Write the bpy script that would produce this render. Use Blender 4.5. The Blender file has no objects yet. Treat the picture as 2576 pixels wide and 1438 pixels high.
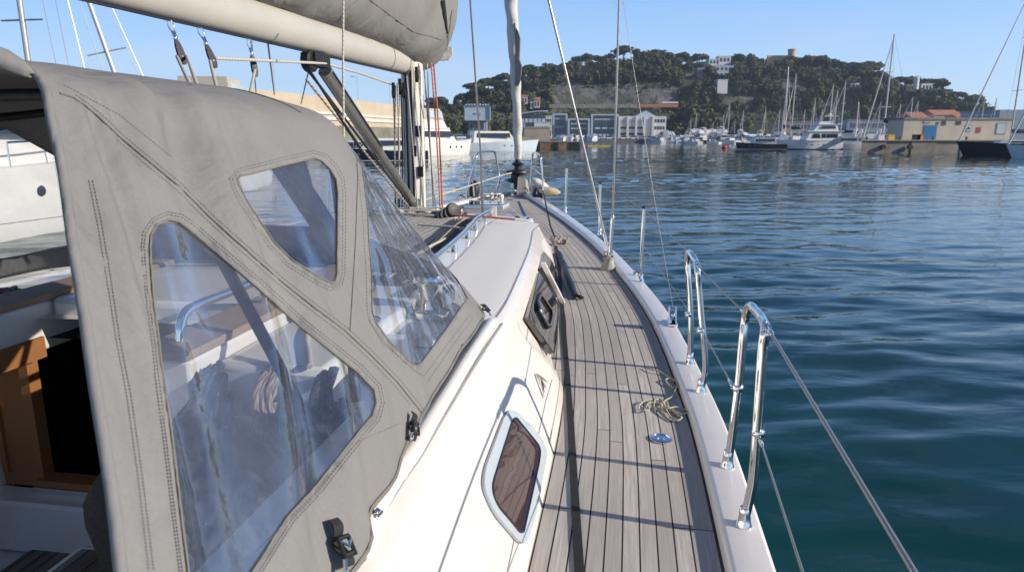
import bpy, bmesh, math, random
from mathutils import Vector, Matrix, geometry, noise
from mathutils.bvhtree import BVHTree
R = math.radians
random.seed(7)
scene = bpy.context.scene
COL = scene.collection
# ---------------------------------------------------------------- camera model (survey of the photograph)
F = 1717.0; HZ = 345.0; EYE = 2.3
PITCH = math.atan((719-HZ)/F); cp, sp = math.cos(PITCH), math.sin(PITCH)
AZ = math.atan2((1575-1288)/F, cp+((719-HZ)/F)*sp); sa, ca = math.sin(AZ), math.cos(AZ)
TC = -1.57                      # boat centreline, metres to port of the photographer
def ray(x, y):
    u = (x-1288)/F; v = (719-y)/F
    return Vector((u, cp+v*sp, -sp+v*cp))
EY = Vector((0, 0, EYE))
def onz(x, y, z):
    d = ray(x, y); return EY+d*((z-EYE)/d.z)
def aty(x, y, Y):
    d = ray(x, y); return EY+d*(Y/d.y)
def B(s, t, z):                 # boat frame -> world
    return Vector((s*sa+t*ca, s*ca-t*sa, z))
def ST(P): return (P.x*sa+P.y*ca, P.x*ca-P.y*sa)
def ats(x, y, s):
    d = ray(x, y); k = s/(d.x*sa+d.y*ca); return EY+d*k
def att(x, y, t):
    d = ray(x, y); k = t/(d.x*ca-d.y*sa); return EY+d*k
def lerp(a, b, f): return a+(b-a)*f
def clamp(x, a=0., b=1.): return max(a, min(b, x))
def sstep(a, b, x):
    f = clamp((x-a)/(b-a)); return f*f*(3-2*f)
def cr(T, x):                   # Catmull-Rom table lookup, rows (x, v1, v2...)
    n = len(T)
    if x <= T[0][0]: return T[0][1:]
    if x >= T[-1][0]: return T[-1][1:]
    i = 0
    while T[i+1][0] < x: i += 1
    a, b = T[i], T[i+1]; h = b[0]-a[0]; f = (x-a[0])/h
    p = T[i-1] if i > 0 else None; q = T[i+2] if i+2 < n else None
    out = []
    for k in range(1, len(a)):
        m1 = (b[k]-p[k])/(b[0]-p[0]) if p else (b[k]-a[k])/h
        m2 = (q[k]-a[k])/(q[0]-a[0]) if q else (b[k]-a[k])/h
        f2, f3 = f*f, f*f*f
        out.append((2*f3-3*f2+1)*a[k]+(f3-2*f2+f)*h*m1+(-2*f3+3*f2)*b[k]+(f3-f2)*h*m2)
    return tuple(out)
# ---------------------------------------------------------------- object helpers
def wloc(o):
    v = Vector((0, 0, 0))
    while o: v = v+o.location; o = o.parent
    return v
def tag(o, label=None, cat=None, group=None, kind=None):
    if label: o['label'] = label
    if cat: o['category'] = cat
    if group: o['group'] = group
    if kind: o['kind'] = kind
    return o
def empty(name, loc=(0, 0, 0), label=None, cat=None, group=None):
    o = bpy.data.objects.new(name, None); o.location = loc; o.empty_display_size = .2
    COL.objects.link(o); return tag(o, label, cat, group)
def copy_tree(o, parent=None):
    c = o.copy(); COL.objects.link(c); c.parent = parent
    for ch in list(o.children): copy_tree(ch, c)
    return c
class MB:
    def __init__(s): s.v = []; s.f = []; s.uv = []; s.m = []
    def add(s, vs, fs, uvs=None, mi=0):
        n = len(s.v); s.v += [Vector(v) for v in vs]
        s.uv += list(uvs) if uvs else [(0, 0)]*len(vs)
        s.f += [tuple(i+n for i in f) for f in fs]; s.m += [mi]*len(fs); return s
    def box(s, c, d, rot=0, M=None, mi=0):
        c = Vector(c); hx, hy, hz = d[0]/2, d[1]/2, d[2]/2
        M = M or Matrix.Rotation(rot, 3, 'Z')
        vs = [c+M@Vector((x*hx, y*hy, z*hz)) for x in (-1, 1) for y in (-1, 1) for z in (-1, 1)]
        return s.add(vs, [(0, 1, 3, 2), (4, 6, 7, 5), (0, 4, 5, 1), (2, 3, 7, 6), (0, 2, 6, 4), (1, 5, 7, 3)], mi=mi)
    def hexa(s, lo, hi, mi=0):  # two quads
        return s.add(list(lo)+list(hi), [(3, 2, 1, 0), (4, 5, 6, 7), (0, 1, 5, 4), (1, 2, 6, 5), (2, 3, 7, 6), (3, 0, 4, 7)], mi=mi)
    def prism(s, poly, vec, mi=0):
        n = len(poly); vec = Vector(vec); p = [Vector(q) for q in poly]
        return s.add(p+[q+vec for q in p], [tuple(range(n))[::-1], tuple(range(n, 2*n))]+[(i, (i+1) % n, n+(i+1) % n, n+i) for i in range(n)], mi=mi)
    def tube(s, pts, r, n=8, flat=1.0, closed=False, mi=0):
        pts = [Vector(p) for p in pts]
        keep = [0]+[i for i in range(1, len(pts)) if (pts[i]-pts[i-1]).length > 1e-6]
        if not isinstance(r, (int, float)): r = [r[i] for i in keep]
        pts = [pts[i] for i in keep]; m = len(pts)
        if m < 2: return s
        rs = [r]*m if isinstance(r, (int, float)) else r
        T = []
        for i in range(m):
            a = pts[(i-1) % m] if (closed or i > 0) else pts[0]; b = pts[(i+1) % m] if (closed or i < m-1) else pts[-1]
            T.append((b-a).normalized())
        up = Vector((0, 0, 1)) if abs(T[0].z) < .9 else Vector((0, 1, 0))
        N = (up-T[0]*up.dot(T[0])).normalized(); vs = []; L = 0; uvs = []
        for i in range(m):
            N = (N-T[i]*N.dot(T[i])); N = N.normalized() if N.length > 1e-9 else T[i].orthogonal().normalized()
            Bn = T[i].cross(N)
            if i: L += (pts[i]-pts[i-1]).length
            for k in range(n):
                a = 2*math.pi*k/n; vs.append(pts[i]+(N*math.cos(a)*flat+Bn*math.sin(a))*rs[i]); uvs.append((k/n, L))
        fs = [(i*n+k, i*n+(k+1) % n, (i+1)*n+(k+1) % n, (i+1)*n+k) for i in range(m-1) for k in range(n)]
        if closed: fs += [((m-1)*n+k, (m-1)*n+(k+1) % n, (k+1) % n, k) for k in range(n)]
        else: fs += [tuple(range(n))[::-1], tuple(range((m-1)*n, m*n))]
        return s.add(vs, fs, uvs, mi)
    def lathe(s, prof, c, axis=(0, 0, 1), n=20, mi=0):  # prof [(r,h)]
        ax = Vector(axis).normalized(); N = ax.orthogonal().normalized(); Bn = ax.cross(N); c = Vector(c)
        vs = [c+ax*h+(N*math.cos(2*math.pi*k/n)+Bn*math.sin(2*math.pi*k/n))*r for r, h in prof for k in range(n)]
        m = len(prof)
        fs = [(i*n+k, i*n+(k+1) % n, (i+1)*n+(k+1) % n, (i+1)*n+k) for i in range(m-1) for k in range(n)]
        fs += [tuple(range(n))[::-1], tuple(range((m-1)*n, m*n))]
        return s.add(vs, fs, mi=mi)
    def grid(s, rows, uvs=None, mi=0):
        h = len(rows); w = len(rows[0])
        return s.add([p for r in rows for p in r], [(i*w+j, i*w+j+1, (i+1)*w+j+1, (i+1)*w+j) for i in range(h-1) for j in range(w-1)],
                     [q for r in uvs for q in r] if uvs else None, mi)
    def build(s, name, mat, parent=None, smooth=None, weld=False, recalc=True, origin=None):
        off = wloc(parent) if parent else (Vector(origin) if origin is not None else Vector((0, 0, 0)))
        me = bpy.data.meshes.new(name)
        me.from_pydata([v-off for v in s.v], [], s.f)
        mats = mat if isinstance(mat, (list, tuple)) else [mat]
        for m in mats: me.materials.append(m)
        if len(mats) > 1:
            for p, k in zip(me.polygons, s.m): p.material_index = k
        uvl = me.uv_layers.new(name='UVMap')
        d = [0.0]*(2*len(me.loops))
        for l in me.loops:
            q = s.uv[l.vertex_index]; d[2*l.index] = q[0]; d[2*l.index+1] = q[1]
        uvl.data.foreach_set('uv', d)
        if weld or recalc:
            bm = bmesh.new(); bm.from_mesh(me)
            if weld: bmesh.ops.remove_doubles(bm, verts=bm.verts, dist=1e-4)
            if recalc: bmesh.ops.recalc_face_normals(bm, faces=bm.faces)
            bm.to_mesh(me); bm.free()
        if smooth:
            me.shade_smooth()
            me.set_sharp_from_angle(angle=R(smooth if smooth is not True else 40))
        o = bpy.data.objects.new(name, me); COL.objects.link(o)
        if parent: o.parent = parent
        elif origin is not None: o.location = off
        return o
def bvh_of(mb):
    return BVHTree.FromPolygons([tuple(v) for v in mb.v], mb.f)
def drape(bvh, x, y, off=0.004):
    h = bvh.ray_cast(EY, ray(x, y).normalized())
    if h[0] is None:
        for dx, dy in ((-6, 0), (0, 6), (-12, 4), (6, 0), (-20, 8)):
            h = bvh.ray_cast(EY, ray(x+dx, y+dy).normalized())
            if h[0] is not None: break
        else: return None
    n = h[1] if h[1].dot(h[0]-EY) < 0 else -h[1]
    return h[0]+n*off
def drape_line(bvh, pts, off=.004, step=8, fallback=None):
    out = []; last = None
    for a, b in zip(pts, pts[1:]):
        n = max(1, int(math.hypot(b[0]-a[0], b[1]-a[1])/step))
        for i in range(n):
            p = drape(bvh, lerp(a[0], b[0], i/n), lerp(a[1], b[1], i/n), off)
            if p: out.append(p)
    p = drape(bvh, *pts[-1], off)
    if p: out.append(p)
    return out
def round_poly(P, r, n=5):     # round the corners of a closed 2D polygon
    out = []; m = len(P)
    rr = r if isinstance(r, (list, tuple)) else [r]*m
    for i in range(m):
        a, b, c = Vector(P[i-1]), Vector(P[i]), Vector(P[(i+1) % m])
        la, lc = (a-b).length, (c-b).length
        ra = min(rr[i], la*.48, lc*.48)
        p, q = b+(a-b)*(ra/la), b+(c-b)*(ra/lc)
        for k in range(n+1):
            f = k/n; out.append(tuple((p*(1-f)+b*f)*(1-f)+(b*(1-f)+q*f)*f))
    return out
def spline(P, n=6, closed=False):
    P = [Vector(p) for p in P]; m = len(P); out = []
    for i in range(m if closed else m-1):
        p1, p2 = P[i], P[(i+1) % m]
        p0 = P[i-1] if (closed or i > 0) else p1*2-p2
        p3 = P[(i+2) % m] if (closed or i+2 < m) else p2*2-p1
        for k in range(n):
            f = k/n; f2 = f*f; f3 = f2*f
            out.append(.5*((2*p1)+(p2-p0)*f+(2*p0-5*p1+4*p2-p3)*f2+(3*p1-p0-3*p2+p3)*f3))
    if not closed: out.append(P[-1])
    return out
# ---------------------------------------------------------------- materials
class NT:
    def __init__(s, name):
        s.m = bpy.data.materials.new(name); s.m.use_nodes = True; s.t = s.m.node_tree; s.n = s.t.nodes
        s.b = s.n['Principled BSDF']; s.out = s.n['Material Output']
    def node(s, ty, **kw):
        n = s.n.new(ty)
        for k, v in kw.items():
            if k in n.inputs: n.inputs[k].default_value = v
            else: setattr(n, k, v)
        return n
    def link(s, a, b): s.t.links.new(a, b)
    def coord(s, kind='Object', scale=(1, 1, 1), rot=(0, 0, 0)):
        c = s.node('ShaderNodeTexCoord'); m = s.node('ShaderNodeMapping'); m.inputs['Scale'].default_value = scale; m.inputs['Rotation'].default_value = rot
        s.link(c.outputs[kind], m.inputs[0]); return m.outputs[0]
    def noise(s, vec, scale, detail=4, rough=.6, dist=0):
        n = s.node('ShaderNodeTexNoise', Scale=scale, Detail=detail, Roughness=rough, Distortion=dist); s.link(vec, n.inputs['Vector']); return n.outputs['Fac']
    def ramp(s, fac, stops, interp='LINEAR'):
        r = s.node('ShaderNodeValToRGB'); r.color_ramp.interpolation = interp; e = r.color_ramp.elements
        while len(e) < len(stops): e.new(.5)
        for k, (p, c) in zip(e, stops):
            k.position = p; k.color = (c[0], c[1], c[2], 1) if isinstance(c, (tuple, list)) else (c, c, c, 1)
        s.link(fac, r.inputs[0]); return r.outputs[0]
    def mix(s, fac, a, b, ty='MIX'):
        n = s.node('ShaderNodeMix', data_type='RGBA', blend_type=ty)
        for sock, v in ((n.inputs[0], fac), (n.inputs[6], a), (n.inputs[7], b)):
            if isinstance(v, bpy.types.NodeSocket): s.link(v, sock)
            elif isinstance(v, (int, float)): sock.default_value = v
            else: sock.default_value = (*v, 1)
        return n.outputs[2]
    def math(s, op, a, b=0, c=0):
        n = s.node('ShaderNodeMath', operation=op)
        for i, v in enumerate((a, b, c)):
            if isinstance(v, bpy.types.NodeSocket): s.link(v, n.inputs[i])
            else: n.inputs[i].default_value = v
        return n.outputs[0]
    def bump(s, h, strength=.3, dist=.01, normal=None):
        n = s.node('ShaderNodeBump', Strength=strength, Distance=dist); s.link(h, n.inputs['Height'])
        if normal is not None: s.link(normal, n.inputs['Normal'])
        s.link(n.outputs[0], s.b.inputs['Normal']); return n.outputs[0]
    def set(s, **kw):
        for k, v in kw.items():
            i = s.b.inputs[k.replace('_', ' ')]
            if isinstance(v, bpy.types.NodeSocket): s.link(v, i)
            elif isinstance(v, (tuple, list)) and len(v) == 3: i.default_value = (*v, 1)
            else: i.default_value = v
        return s
def simple(name, col, rough=.5, metal=0, var=.12, scale=6, bump=0, bscale=60, bdist=.002, coat=0, spec=.5, rvar=.1):
    t = NT(name); v = t.coord()
    n = t.noise(v, scale, 5, .6)
    lo = tuple(c*(1-var) for c in col); hi = tuple(min(1, c*(1+var)) for c in col)
    t.set(Base_Color=t.ramp(n, [(.3, lo), (.7, hi)]), Metallic=metal, Coat_Weight=coat)
    t.b.inputs['Specular IOR Level'].default_value = spec
    n2 = t.noise(v, scale*3.1, 4, .6)
    t.set(Roughness=t.ramp(n2, [(.3, max(0, rough-rvar)), (.7, min(1, rough+rvar))]))
    if bump: t.bump(t.noise(v, bscale, 4, .6), bump, bdist)
    return t.m
def mat_gel(name, col, streak=.06):
    t = NT(name); v = t.coord()
    n = t.noise(v, 2.2, 6, .65); st = t.noise(t.coord('Object', (9, 9, 1.2)), 3, 4, .6)
    c = t.ramp(n, [(.25, tuple(q*(1-streak) for q in col)), (.7, col)])
    c = t.mix(t.ramp(st, [(.55, 0.), (.8, .45)]), c, tuple(q*k for q, k in zip(col, (.86, .84, .80))))
    t.set(Base_Color=c, Roughness=t.ramp(n, [(.3, .12), (.7, .28)]), Coat_Weight=.2)
    t.bump(t.noise(v, 1.1, 2, .4), .05, .02)
    return t.m
def mat_teak(name, c1=(.51, .465, .41), c2=(.72, .675, .61), pitch=.045, seam=.0042, axis=0, caulk=(.012, .011, .011), butt=True):
    t = NT(name)
    c = t.node('ShaderNodeTexCoord'); sx = t.node('ShaderNodeSeparateXYZ'); t.link(c.outputs['UV'], sx.inputs[0])
    U, V = sx.outputs[0], sx.outputs[1]
    q = t.math('DIVIDE', U, pitch); fl = t.math('FLOOR', q); fr = t.math('FRACT', q)
    line = t.math('LESS_THAN', fr, seam/pitch)
    wn = t.node('ShaderNodeTexWhiteNoise', noise_dimensions='1D'); t.link(fl, wn.inputs['W'])
    # plank pieces along V
    v2 = t.math('ADD', t.math('DIVIDE', V, 2.3), t.math('MULTIPLY', wn.outputs[0], 7.3))
    fv = t.math('FRACT', v2); piece = t.math('ADD', t.math('FLOOR', v2), t.math('MULTIPLY', fl, 17.3))
    wn2 = t.node('ShaderNodeTexWhiteNoise', noise_dimensions='1D'); t.link(piece, wn2.inputs['W'])
    bl = t.math('LESS_THAN', fv, .0016)
    cmb = t.node('ShaderNodeCombineXYZ'); t.link(t.math('MULTIPLY', U, 60), cmb.inputs[0]); t.link(t.math('MULTIPLY', V, 2.2), cmb.inputs[1]); t.link(t.math('MULTIPLY', piece, 3.7), cmb.inputs[2])
    g = t.noise(cmb.outputs[0], 2.2, 8, .72, .4)
    cmb2 = t.node('ShaderNodeCombineXYZ'); t.link(t.math('MULTIPLY', U, 9), cmb2.inputs[0]); t.link(t.math('MULTIPLY', V, .7), cmb2.inputs[1]); t.link(piece, cmb2.inputs[2])
    g2 = t.noise(cmb2.outputs[0], 3, 5, .6)
    col = t.ramp(g, [(.3, tuple(k*.62 for k in c1)), (.5, c1), (.7, c2)])
    col = t.mix(t.ramp(wn2.outputs[0], [(0, 0.), (1, .8)]), col, tuple(k*.74 for k in c1))
    col = t.mix(t.ramp(g2, [(.45, 0.), (.75, .45)]), col, (.47, .435, .39))
    big = t.noise(t.coord(), 1.3, 3, .5)
    col = t.mix(t.ramp(big, [(.5, 0.), (.8, .3)]), col, (.30, .27, .24))
    m = t.math('MAXIMUM', line, bl) if butt else line
    col = t.mix(m, col, caulk)
    t.set(Base_Color=col, Roughness=t.ramp(g, [(.3, .78), (.7, .62)]))
    t.b.inputs['Specular IOR Level'].default_value = .3
    h = t.math('SUBTRACT', t.math('MULTIPLY', g, .35), t.math('MULTIPLY', m, .5))
    t.bump(h, .5, .0025)
    return t.m
def mat_canvas(name, col):
    t = NT(name); v = t.coord()
    n = t.noise(v, 1.6, 4, .55); f = t.noise(v, 900, 3, .7)
    wv = t.noise(t.coord('Object', (1, 1, 1), (0, 0, .3)), 170, 4, .75)
    lint = t.noise(t.coord('Object', (1, 1, 1)), 75, 2, .5, 6)
    c = t.ramp(n, [(.3, tuple(q*.93 for q in col)), (.7, tuple(q*1.05 for q in col))])
    c = t.mix(t.ramp(wv, [(.35, .22), (.6, 0.)]), c, tuple(q*.72 for q in col))
    c = t.mix(t.ramp(lint, [(.64, 0.), (.70, .22)]), c, tuple(min(1, q*1.5) for q in col))
    stn = t.noise(t.coord('Object', (1, 1, .6)), 2.4, 6, .7, .5)
    c = t.mix(t.ramp(stn, [(.50, 0.), (.72, .30)]), c, tuple(q*.66 for q in col)); c = t.mix(t.ramp(t.noise(v, 5, 5, .7), [(.55, 0.), (.8, .25)]), c, tuple(q*1.35 for q in col))
    t.set(Base_Color=c, Roughness=.92); t.b.inputs['Specular IOR Level'].default_value = .18
    pass
    wr = t.noise(t.coord('Object', (1, 1, .35)), 4.2, 4, .55, .9)
    nb = t.node('ShaderNodeBump', Strength=.8, Distance=.035); t.link(wr, nb.inputs['Height'])
    t.bump(wv, .35, .0016, nb.outputs[0])
    return t.m
def mat_vinyl(name):
    t = NT(name); v = t.coord()
    t.n.remove(t.b)
    tr = t.node('ShaderNodeBsdfTransparent'); gl = t.node('ShaderNodeBsdfGlossy', Roughness=.04)
    gl.inputs['Color'].default_value = (.85, .9, 1, 1)
    df = t.node('ShaderNodeBsdfDiffuse'); df.inputs['Color'].default_value = (.55, .6, .72, 1)
    wr = t.noise(t.coord('Object', (1, 1, .45)), 4, 2, .5, .5)
    fine = t.noise(v, 26, 2, .5, 1)
    b1 = t.node('ShaderNodeBump', Strength=.6, Distance=.05); t.link(wr, b1.inputs['Height'])
    b2 = t.node('ShaderNodeBump', Strength=.12, Distance=.01); t.link(fine, b2.inputs['Height']); t.link(b1.outputs[0], b2.inputs['Normal'])
    t.link(b2.outputs[0], gl.inputs['Normal'])
    haze = t.noise(v, 3, 6, .7)
    tr.inputs['Color'].default_value = (.90, .93, .97, 1)
    lw = t.node('ShaderNodeLayerWeight', Blend=.5); t.link(b2.outputs[0], lw.inputs['Normal'])
    m1 = t.node('ShaderNodeMixShader'); m2 = t.node('ShaderNodeMixShader')
    # dust and scuffs; pale haze and crease streaks also paint in sky reflections
    sc = t.noise(t.coord('Object', (1, 1, .10)), 16, 4, .6, 2)
    spk = t.noise(v, 260, 1, .5)
    f = t.math('ADD', t.ramp(haze, [(.35, .035), (.72, .15)]), t.math('MULTIPLY', t.ramp(sc, [(.58, 0.), (.76, 1.)]), .06))
    f = t.math('ADD', f, t.math('MULTIPLY', t.ramp(spk, [(.78, 0.), (.82, 1.)]), .15))
    t.link(f, m1.inputs[0]); t.link(tr.outputs[0], m1.inputs[1]); t.link(df.outputs[0], m1.inputs[2])
    t.link(t.math('ADD', t.math('MULTIPLY', t.math('POWER', lw.outputs['Facing'], 4), .85), .13), m2.inputs[0]); t.link(m1.outputs[0], m2.inputs[1]); t.link(gl.outputs[0], m2.inputs[2])
    t.link(m2.outputs[0], t.out.inputs[0]); return t.m
def mat_glass(name, tint=(.02, .02, .025), rough=.03, trans=0):
    t = NT(name); t.set(Base_Color=t.ramp(t.noise(t.coord(), 2, 3), [(.3, tint), (.7, tuple(q*1.6 for q in tint))]), Roughness=rough, IOR=1.5)
    t.b.inputs['Specular IOR Level'].default_value = .8; t.set(Coat_Weight=.6, Coat_Roughness=.02); return t.m
def mat_rope(name, c1, c2, freq=130):
    t = NT(name); c = t.node('ShaderNodeTexCoord'); sx = t.node('ShaderNodeSeparateXYZ'); t.link(c.outputs['UV'], sx.inputs[0])
    a = t.math('ADD', t.math('MULTIPLY', sx.outputs[0], 2), t.math('MULTIPLY', sx.outputs[1], freq)); fr = t.math('PINGPONG', a, 1)
    n = t.noise(t.coord(), 200, 2)
    t.set(Base_Color=t.mix(t.ramp(t.math('MULTIPLY', t.math('ADD', fr, n), .5), [(.3, 0.), (.7, 1.)]), c1, c2), Roughness=.85)
    t.bump(fr, .5, .002); return t.m
M = {}
M['gel'] = mat_gel('white_gelcoat', (.80, .755, .68), .05)
M['gelcool'] = mat_gel('rail_gelcoat', (.81, .775, .72), .05)
M['teak'] = mat_teak('weathered_teak')
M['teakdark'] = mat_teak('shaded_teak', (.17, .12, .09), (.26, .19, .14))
M['margin'] = mat_teak('shaded_margin_teak', (.34, .32, .30), (.50, .475, .45), pitch=9, seam=0, butt=True)  # darker than the deck planks; shade beside the rail put into the colour
M['wood'] = mat_teak('varnished_wood', (.32, .115, .02), (.48, .20, .04), pitch=9, seam=0, butt=False); 
M['rawteak'] = mat_teak('raw_teak_rail', (.30, .2, .12), (.45, .33, .21), pitch=9, seam=0, butt=False)
M['canvas'] = mat_canvas('grey_canvas', (.222, .218, .212))
M['canvasdark'] = mat_canvas('canvas_binding', (.20, .19, .17))
M['cover'] = mat_canvas('sail_cover_canvas', (.222, .216, .206))
M['vinyl'] = mat_vinyl('clear_vinyl')
M['steel'] = simple('polished_stainless', (.80, .79, .77), .09, 1, .04, 9, rvar=.05)
M['wire'] = simple('stainless_wire', (.34, .33, .32), .4, .7, .04, 5, rvar=.04)
M['alu'] = simple('mast_aluminium', (.62, .585, .51), .5, 0, .06, 4)
M['boompaint'] = simple('boom_paint', (.45, .43, .385), .35, 0, .06, 3)
M['greyalu'] = simple('brushed_aluminium', (.42, .41, .38), .3, .85, .1, 5)
M['frame'] = simple('anodised_window_frame', (.55, .62, .67), .3, .25, .02, 3, rvar=.03)
M['sailbeige'] = simple('beige_fender_cloth', (.50, .40, .27), .85, 0, .15, 20, .4, 60, .004)
M['black'] = simple('black_webbing', (.018, .018, .018), .8, 0, .3, 40, .4, 300)
M['blackpl'] = simple('black_plastic', (.012, .012, .012), .5, 0, .2, 20)
M['rubber'] = simple('black_rubber', (.022, .022, .023), .55, 0, .2, 20)
M['smoke'] = mat_glass('smoked_acrylic', (.045, .022, .022), .06)
M['dglass'] = mat_glass('dark_window_glass', (.028, .026, .028), .05)
M['rope'] = mat_rope('cream_braid', (.52, .49, .37), (.34, .32, .22), 120)
M['ropew'] = mat_rope('grey_white_braid', (.55, .52, .45), (.36, .33, .28), 90)
M['roper'] = mat_rope('red_braid', (.48, .11, .08), (.52, .24, .19), 60)
M['ropeb'] = mat_rope('dark_blue_braid', (.015, .02, .035), (.05, .06, .09), 90)
M['ropeg'] = mat_rope('green_braid', (.02, .16, .09), (.05, .3, .18), 90)
M['ropebrown'] = mat_rope('brown_flecked_braid', (.20, .13, .10), (.38, .33, .28), 50)
M['sail'] = simple('white_sailcloth', (.62, .60, .56), .75, 0, .08, 5, .4, 12, .03)
M['sailgrey'] = simple('grey_uv_strip', (.30, .29, .29), .8, 0, .1, 5, .4, 14, .03)
M['gelgrey'] = simple('grey_moulding', (.27, .27, .30), .4, 0, .05, 4)
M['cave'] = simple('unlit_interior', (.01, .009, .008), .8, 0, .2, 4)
M['navy'] = simple('navy_cloth', (.02, .035, .08), .8, 0, .2, 10)
M['leather'] = simple('worn_leather', (.40, .37, .31), .8, 0, .2, 40, .6, 90, .004)
# ---------------------------------------------------------------- light, sky, camera
SUN = (B(-.12, 1, 0)).normalized()     # towards the sun, level
SEL = R(23)
w = bpy.data.worlds.new("World"); scene.world = w; w.use_nodes = True
nt = w.node_tree; bg = nt.nodes['Background']
sky = nt.nodes.new('ShaderNodeTexSky'); sky.sky_type = 'NISHITA'; sky.sun_disc = False
sky.sun_elevation = SEL; sky.sun_rotation = math.atan2(SUN.x, SUN.y)
sky.air_density = 1.0; sky.dust_density = .0; sky.ozone_density = 4.0; sky.altitude = 300
tc = nt.nodes.new('ShaderNodeTexCoord'); mp = nt.nodes.new('ShaderNodeMapping'); mp.inputs['Scale'].default_value = (1.1, 1.1, 5.5)
nz = nt.nodes.new('ShaderNodeTexNoise'); nz.inputs['Scale'].default_value = 1.7; nz.inputs['Detail'].default_value = 6; nz.inputs['Roughness'].default_value = .55; nz.inputs['Distortion'].default_value = .6
rp = nt.nodes.new('ShaderNodeValToRGB'); rp.color_ramp.elements[0].position = .52; rp.color_ramp.elements[1].position = .78
rp.color_ramp.elements[1].color = (.20, .20, .20, 1)
mx = nt.nodes.new('ShaderNodeMix'); mx.data_type = 'RGBA'; mx.inputs[7].default_value = (6.6, 6.3, 6.5, 1)
nt.links.new(tc.outputs['Generated'], mp.inputs[0]); nt.links.new(mp.outputs[0], nz.inputs['Vector']); nt.links.new(nz.outputs['Fac'], rp.inputs[0])
sxz = nt.nodes.new('ShaderNodeSeparateXYZ'); nt.links.new(tc.outputs['Generated'], sxz.inputs[0])
gr_ = nt.nodes.new('ShaderNodeValToRGB'); nt.links.new(sxz.outputs[2], gr_.inputs[0]); e_ = gr_.color_ramp.elements
while len(e_) < 5: e_.new(.5)
for k_, (p_, c_) in zip(e_, ((0, (.50, .68, .90)), (.06, (.46, .65, .90)), (.20, (.235, .46, .87)), (.38, (.045, .14, .38)), (1, (.012, .045, .16)))): k_.position = p_; k_.color = (*c_, 1)
sc_ = nt.nodes.new('ShaderNodeVectorMath'); sc_.operation = 'SCALE'; sc_.inputs['Scale'].default_value = 9.6; nt.links.new(gr_.outputs[0], sc_.inputs[0])
m0 = nt.nodes.new('ShaderNodeMix'); m0.data_type = 'RGBA'; m0.inputs[0].default_value = .78; nt.links.new(sky.outputs[0], m0.inputs[6]); nt.links.new(sc_.outputs[0], m0.inputs[7])
nt.links.new(rp.outputs[0], mx.inputs[0]); nt.links.new(m0.outputs[2], mx.inputs[6]); nt.links.new(mx.outputs[2], bg.inputs[0])
bg.inputs[1].default_value = .115
ld = bpy.data.lights.new('sun', 'SUN'); ld.energy = 4.8; ld.angle = R(.53); ld.color = (1, .90, .76)
lo = bpy.data.objects.new('sun', ld); COL.objects.link(lo)
sd = Vector((SUN.x*math.cos(SEL), SUN.y*math.cos(SEL), math.sin(SEL)))
lo.rotation_euler = sd.to_track_quat('Z', 'Y').to_euler(); lo.location = (40, -20, 60)
cd = bpy.data.cameras.new('camera'); cam = bpy.data.objects.new('camera', cd); COL.objects.link(cam); scene.camera = cam
cd.sensor_width = 36; cd.lens = F/2576*36; cam.location = EY; cam.rotation_euler = (math.pi/2-PITCH, 0, 0)
cd.clip_start = .05; cd.clip_end = 6000
cd.dof.use_dof = True; cd.dof.focus_distance = 2.3; cd.dof.aperture_fstop = 9
scene.view_settings.view_transform = 'Standard'; scene.view_settings.look = 'None'; scene.view_settings.exposure = 0.25
# ================================================================ THE YACHT WE STAND ON
YS = empty('sailing_yacht', B(4.5, TC, 0), 'white sailing yacht in the foreground with teak side deck and grey sprayhood', 'sailing yacht')
GO = [(-3, .10), (-1, .33), (0, .375), (1.5, .392), (2.3, .39), (2.8, .365), (3.3, .33), (3.9, .27), (4.65, .15), (5.8, -.08), (7.1, -.42), (7.9, -.66), (9.14, -1.07), (9.8, -1.34), (10.25, -1.55)]
def go(s): return cr(GO, s)[0]
def gi(s): return max(go(s)-.118-.02*sstep(6, 9, s), TC+.01)
def zd(s): return 1.26+0.26*(max(s-1, 0)/9.5)**1.6
GC = [(-2, -.2), (1.5, -.2), (2.13, -.2), (2.6, -.21), (2.85, -.243), (3.19, -.295), (3.95, -.36), (4.9, -.47), (5.86, -.60), (6.4, -.72), (7.1, -.94), (7.3, -1.02)]
def gc(s): return cr(GC, s)[0]
TS = [(-2, -.27), (.3, -.285), (.85, -.30), (1.4, -.335), (2.2, -.362), (2.6, -.38), (3.7, -.455), (4.3, -.51), (5.2, -.62), (5.6, -.67), (6.4, -.80), (7.1, -.99), (7.3, -1.05)]
def zs(s): return lerp(1.60, 1.47, sstep(5.12, 5.3, s)) if s < 5.4 else lerp(1.47, zd(7.15)-.02, clamp((s-5.4)/1.75)**1.1)
def ts(s): return cr(TS, s)[0]
def mir(t): return 2*TC-t
def slope_cos(s):
    d = (go(s+.05)-go(s-.05))/.1; return 1/math.sqrt(1+d*d)
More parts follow.
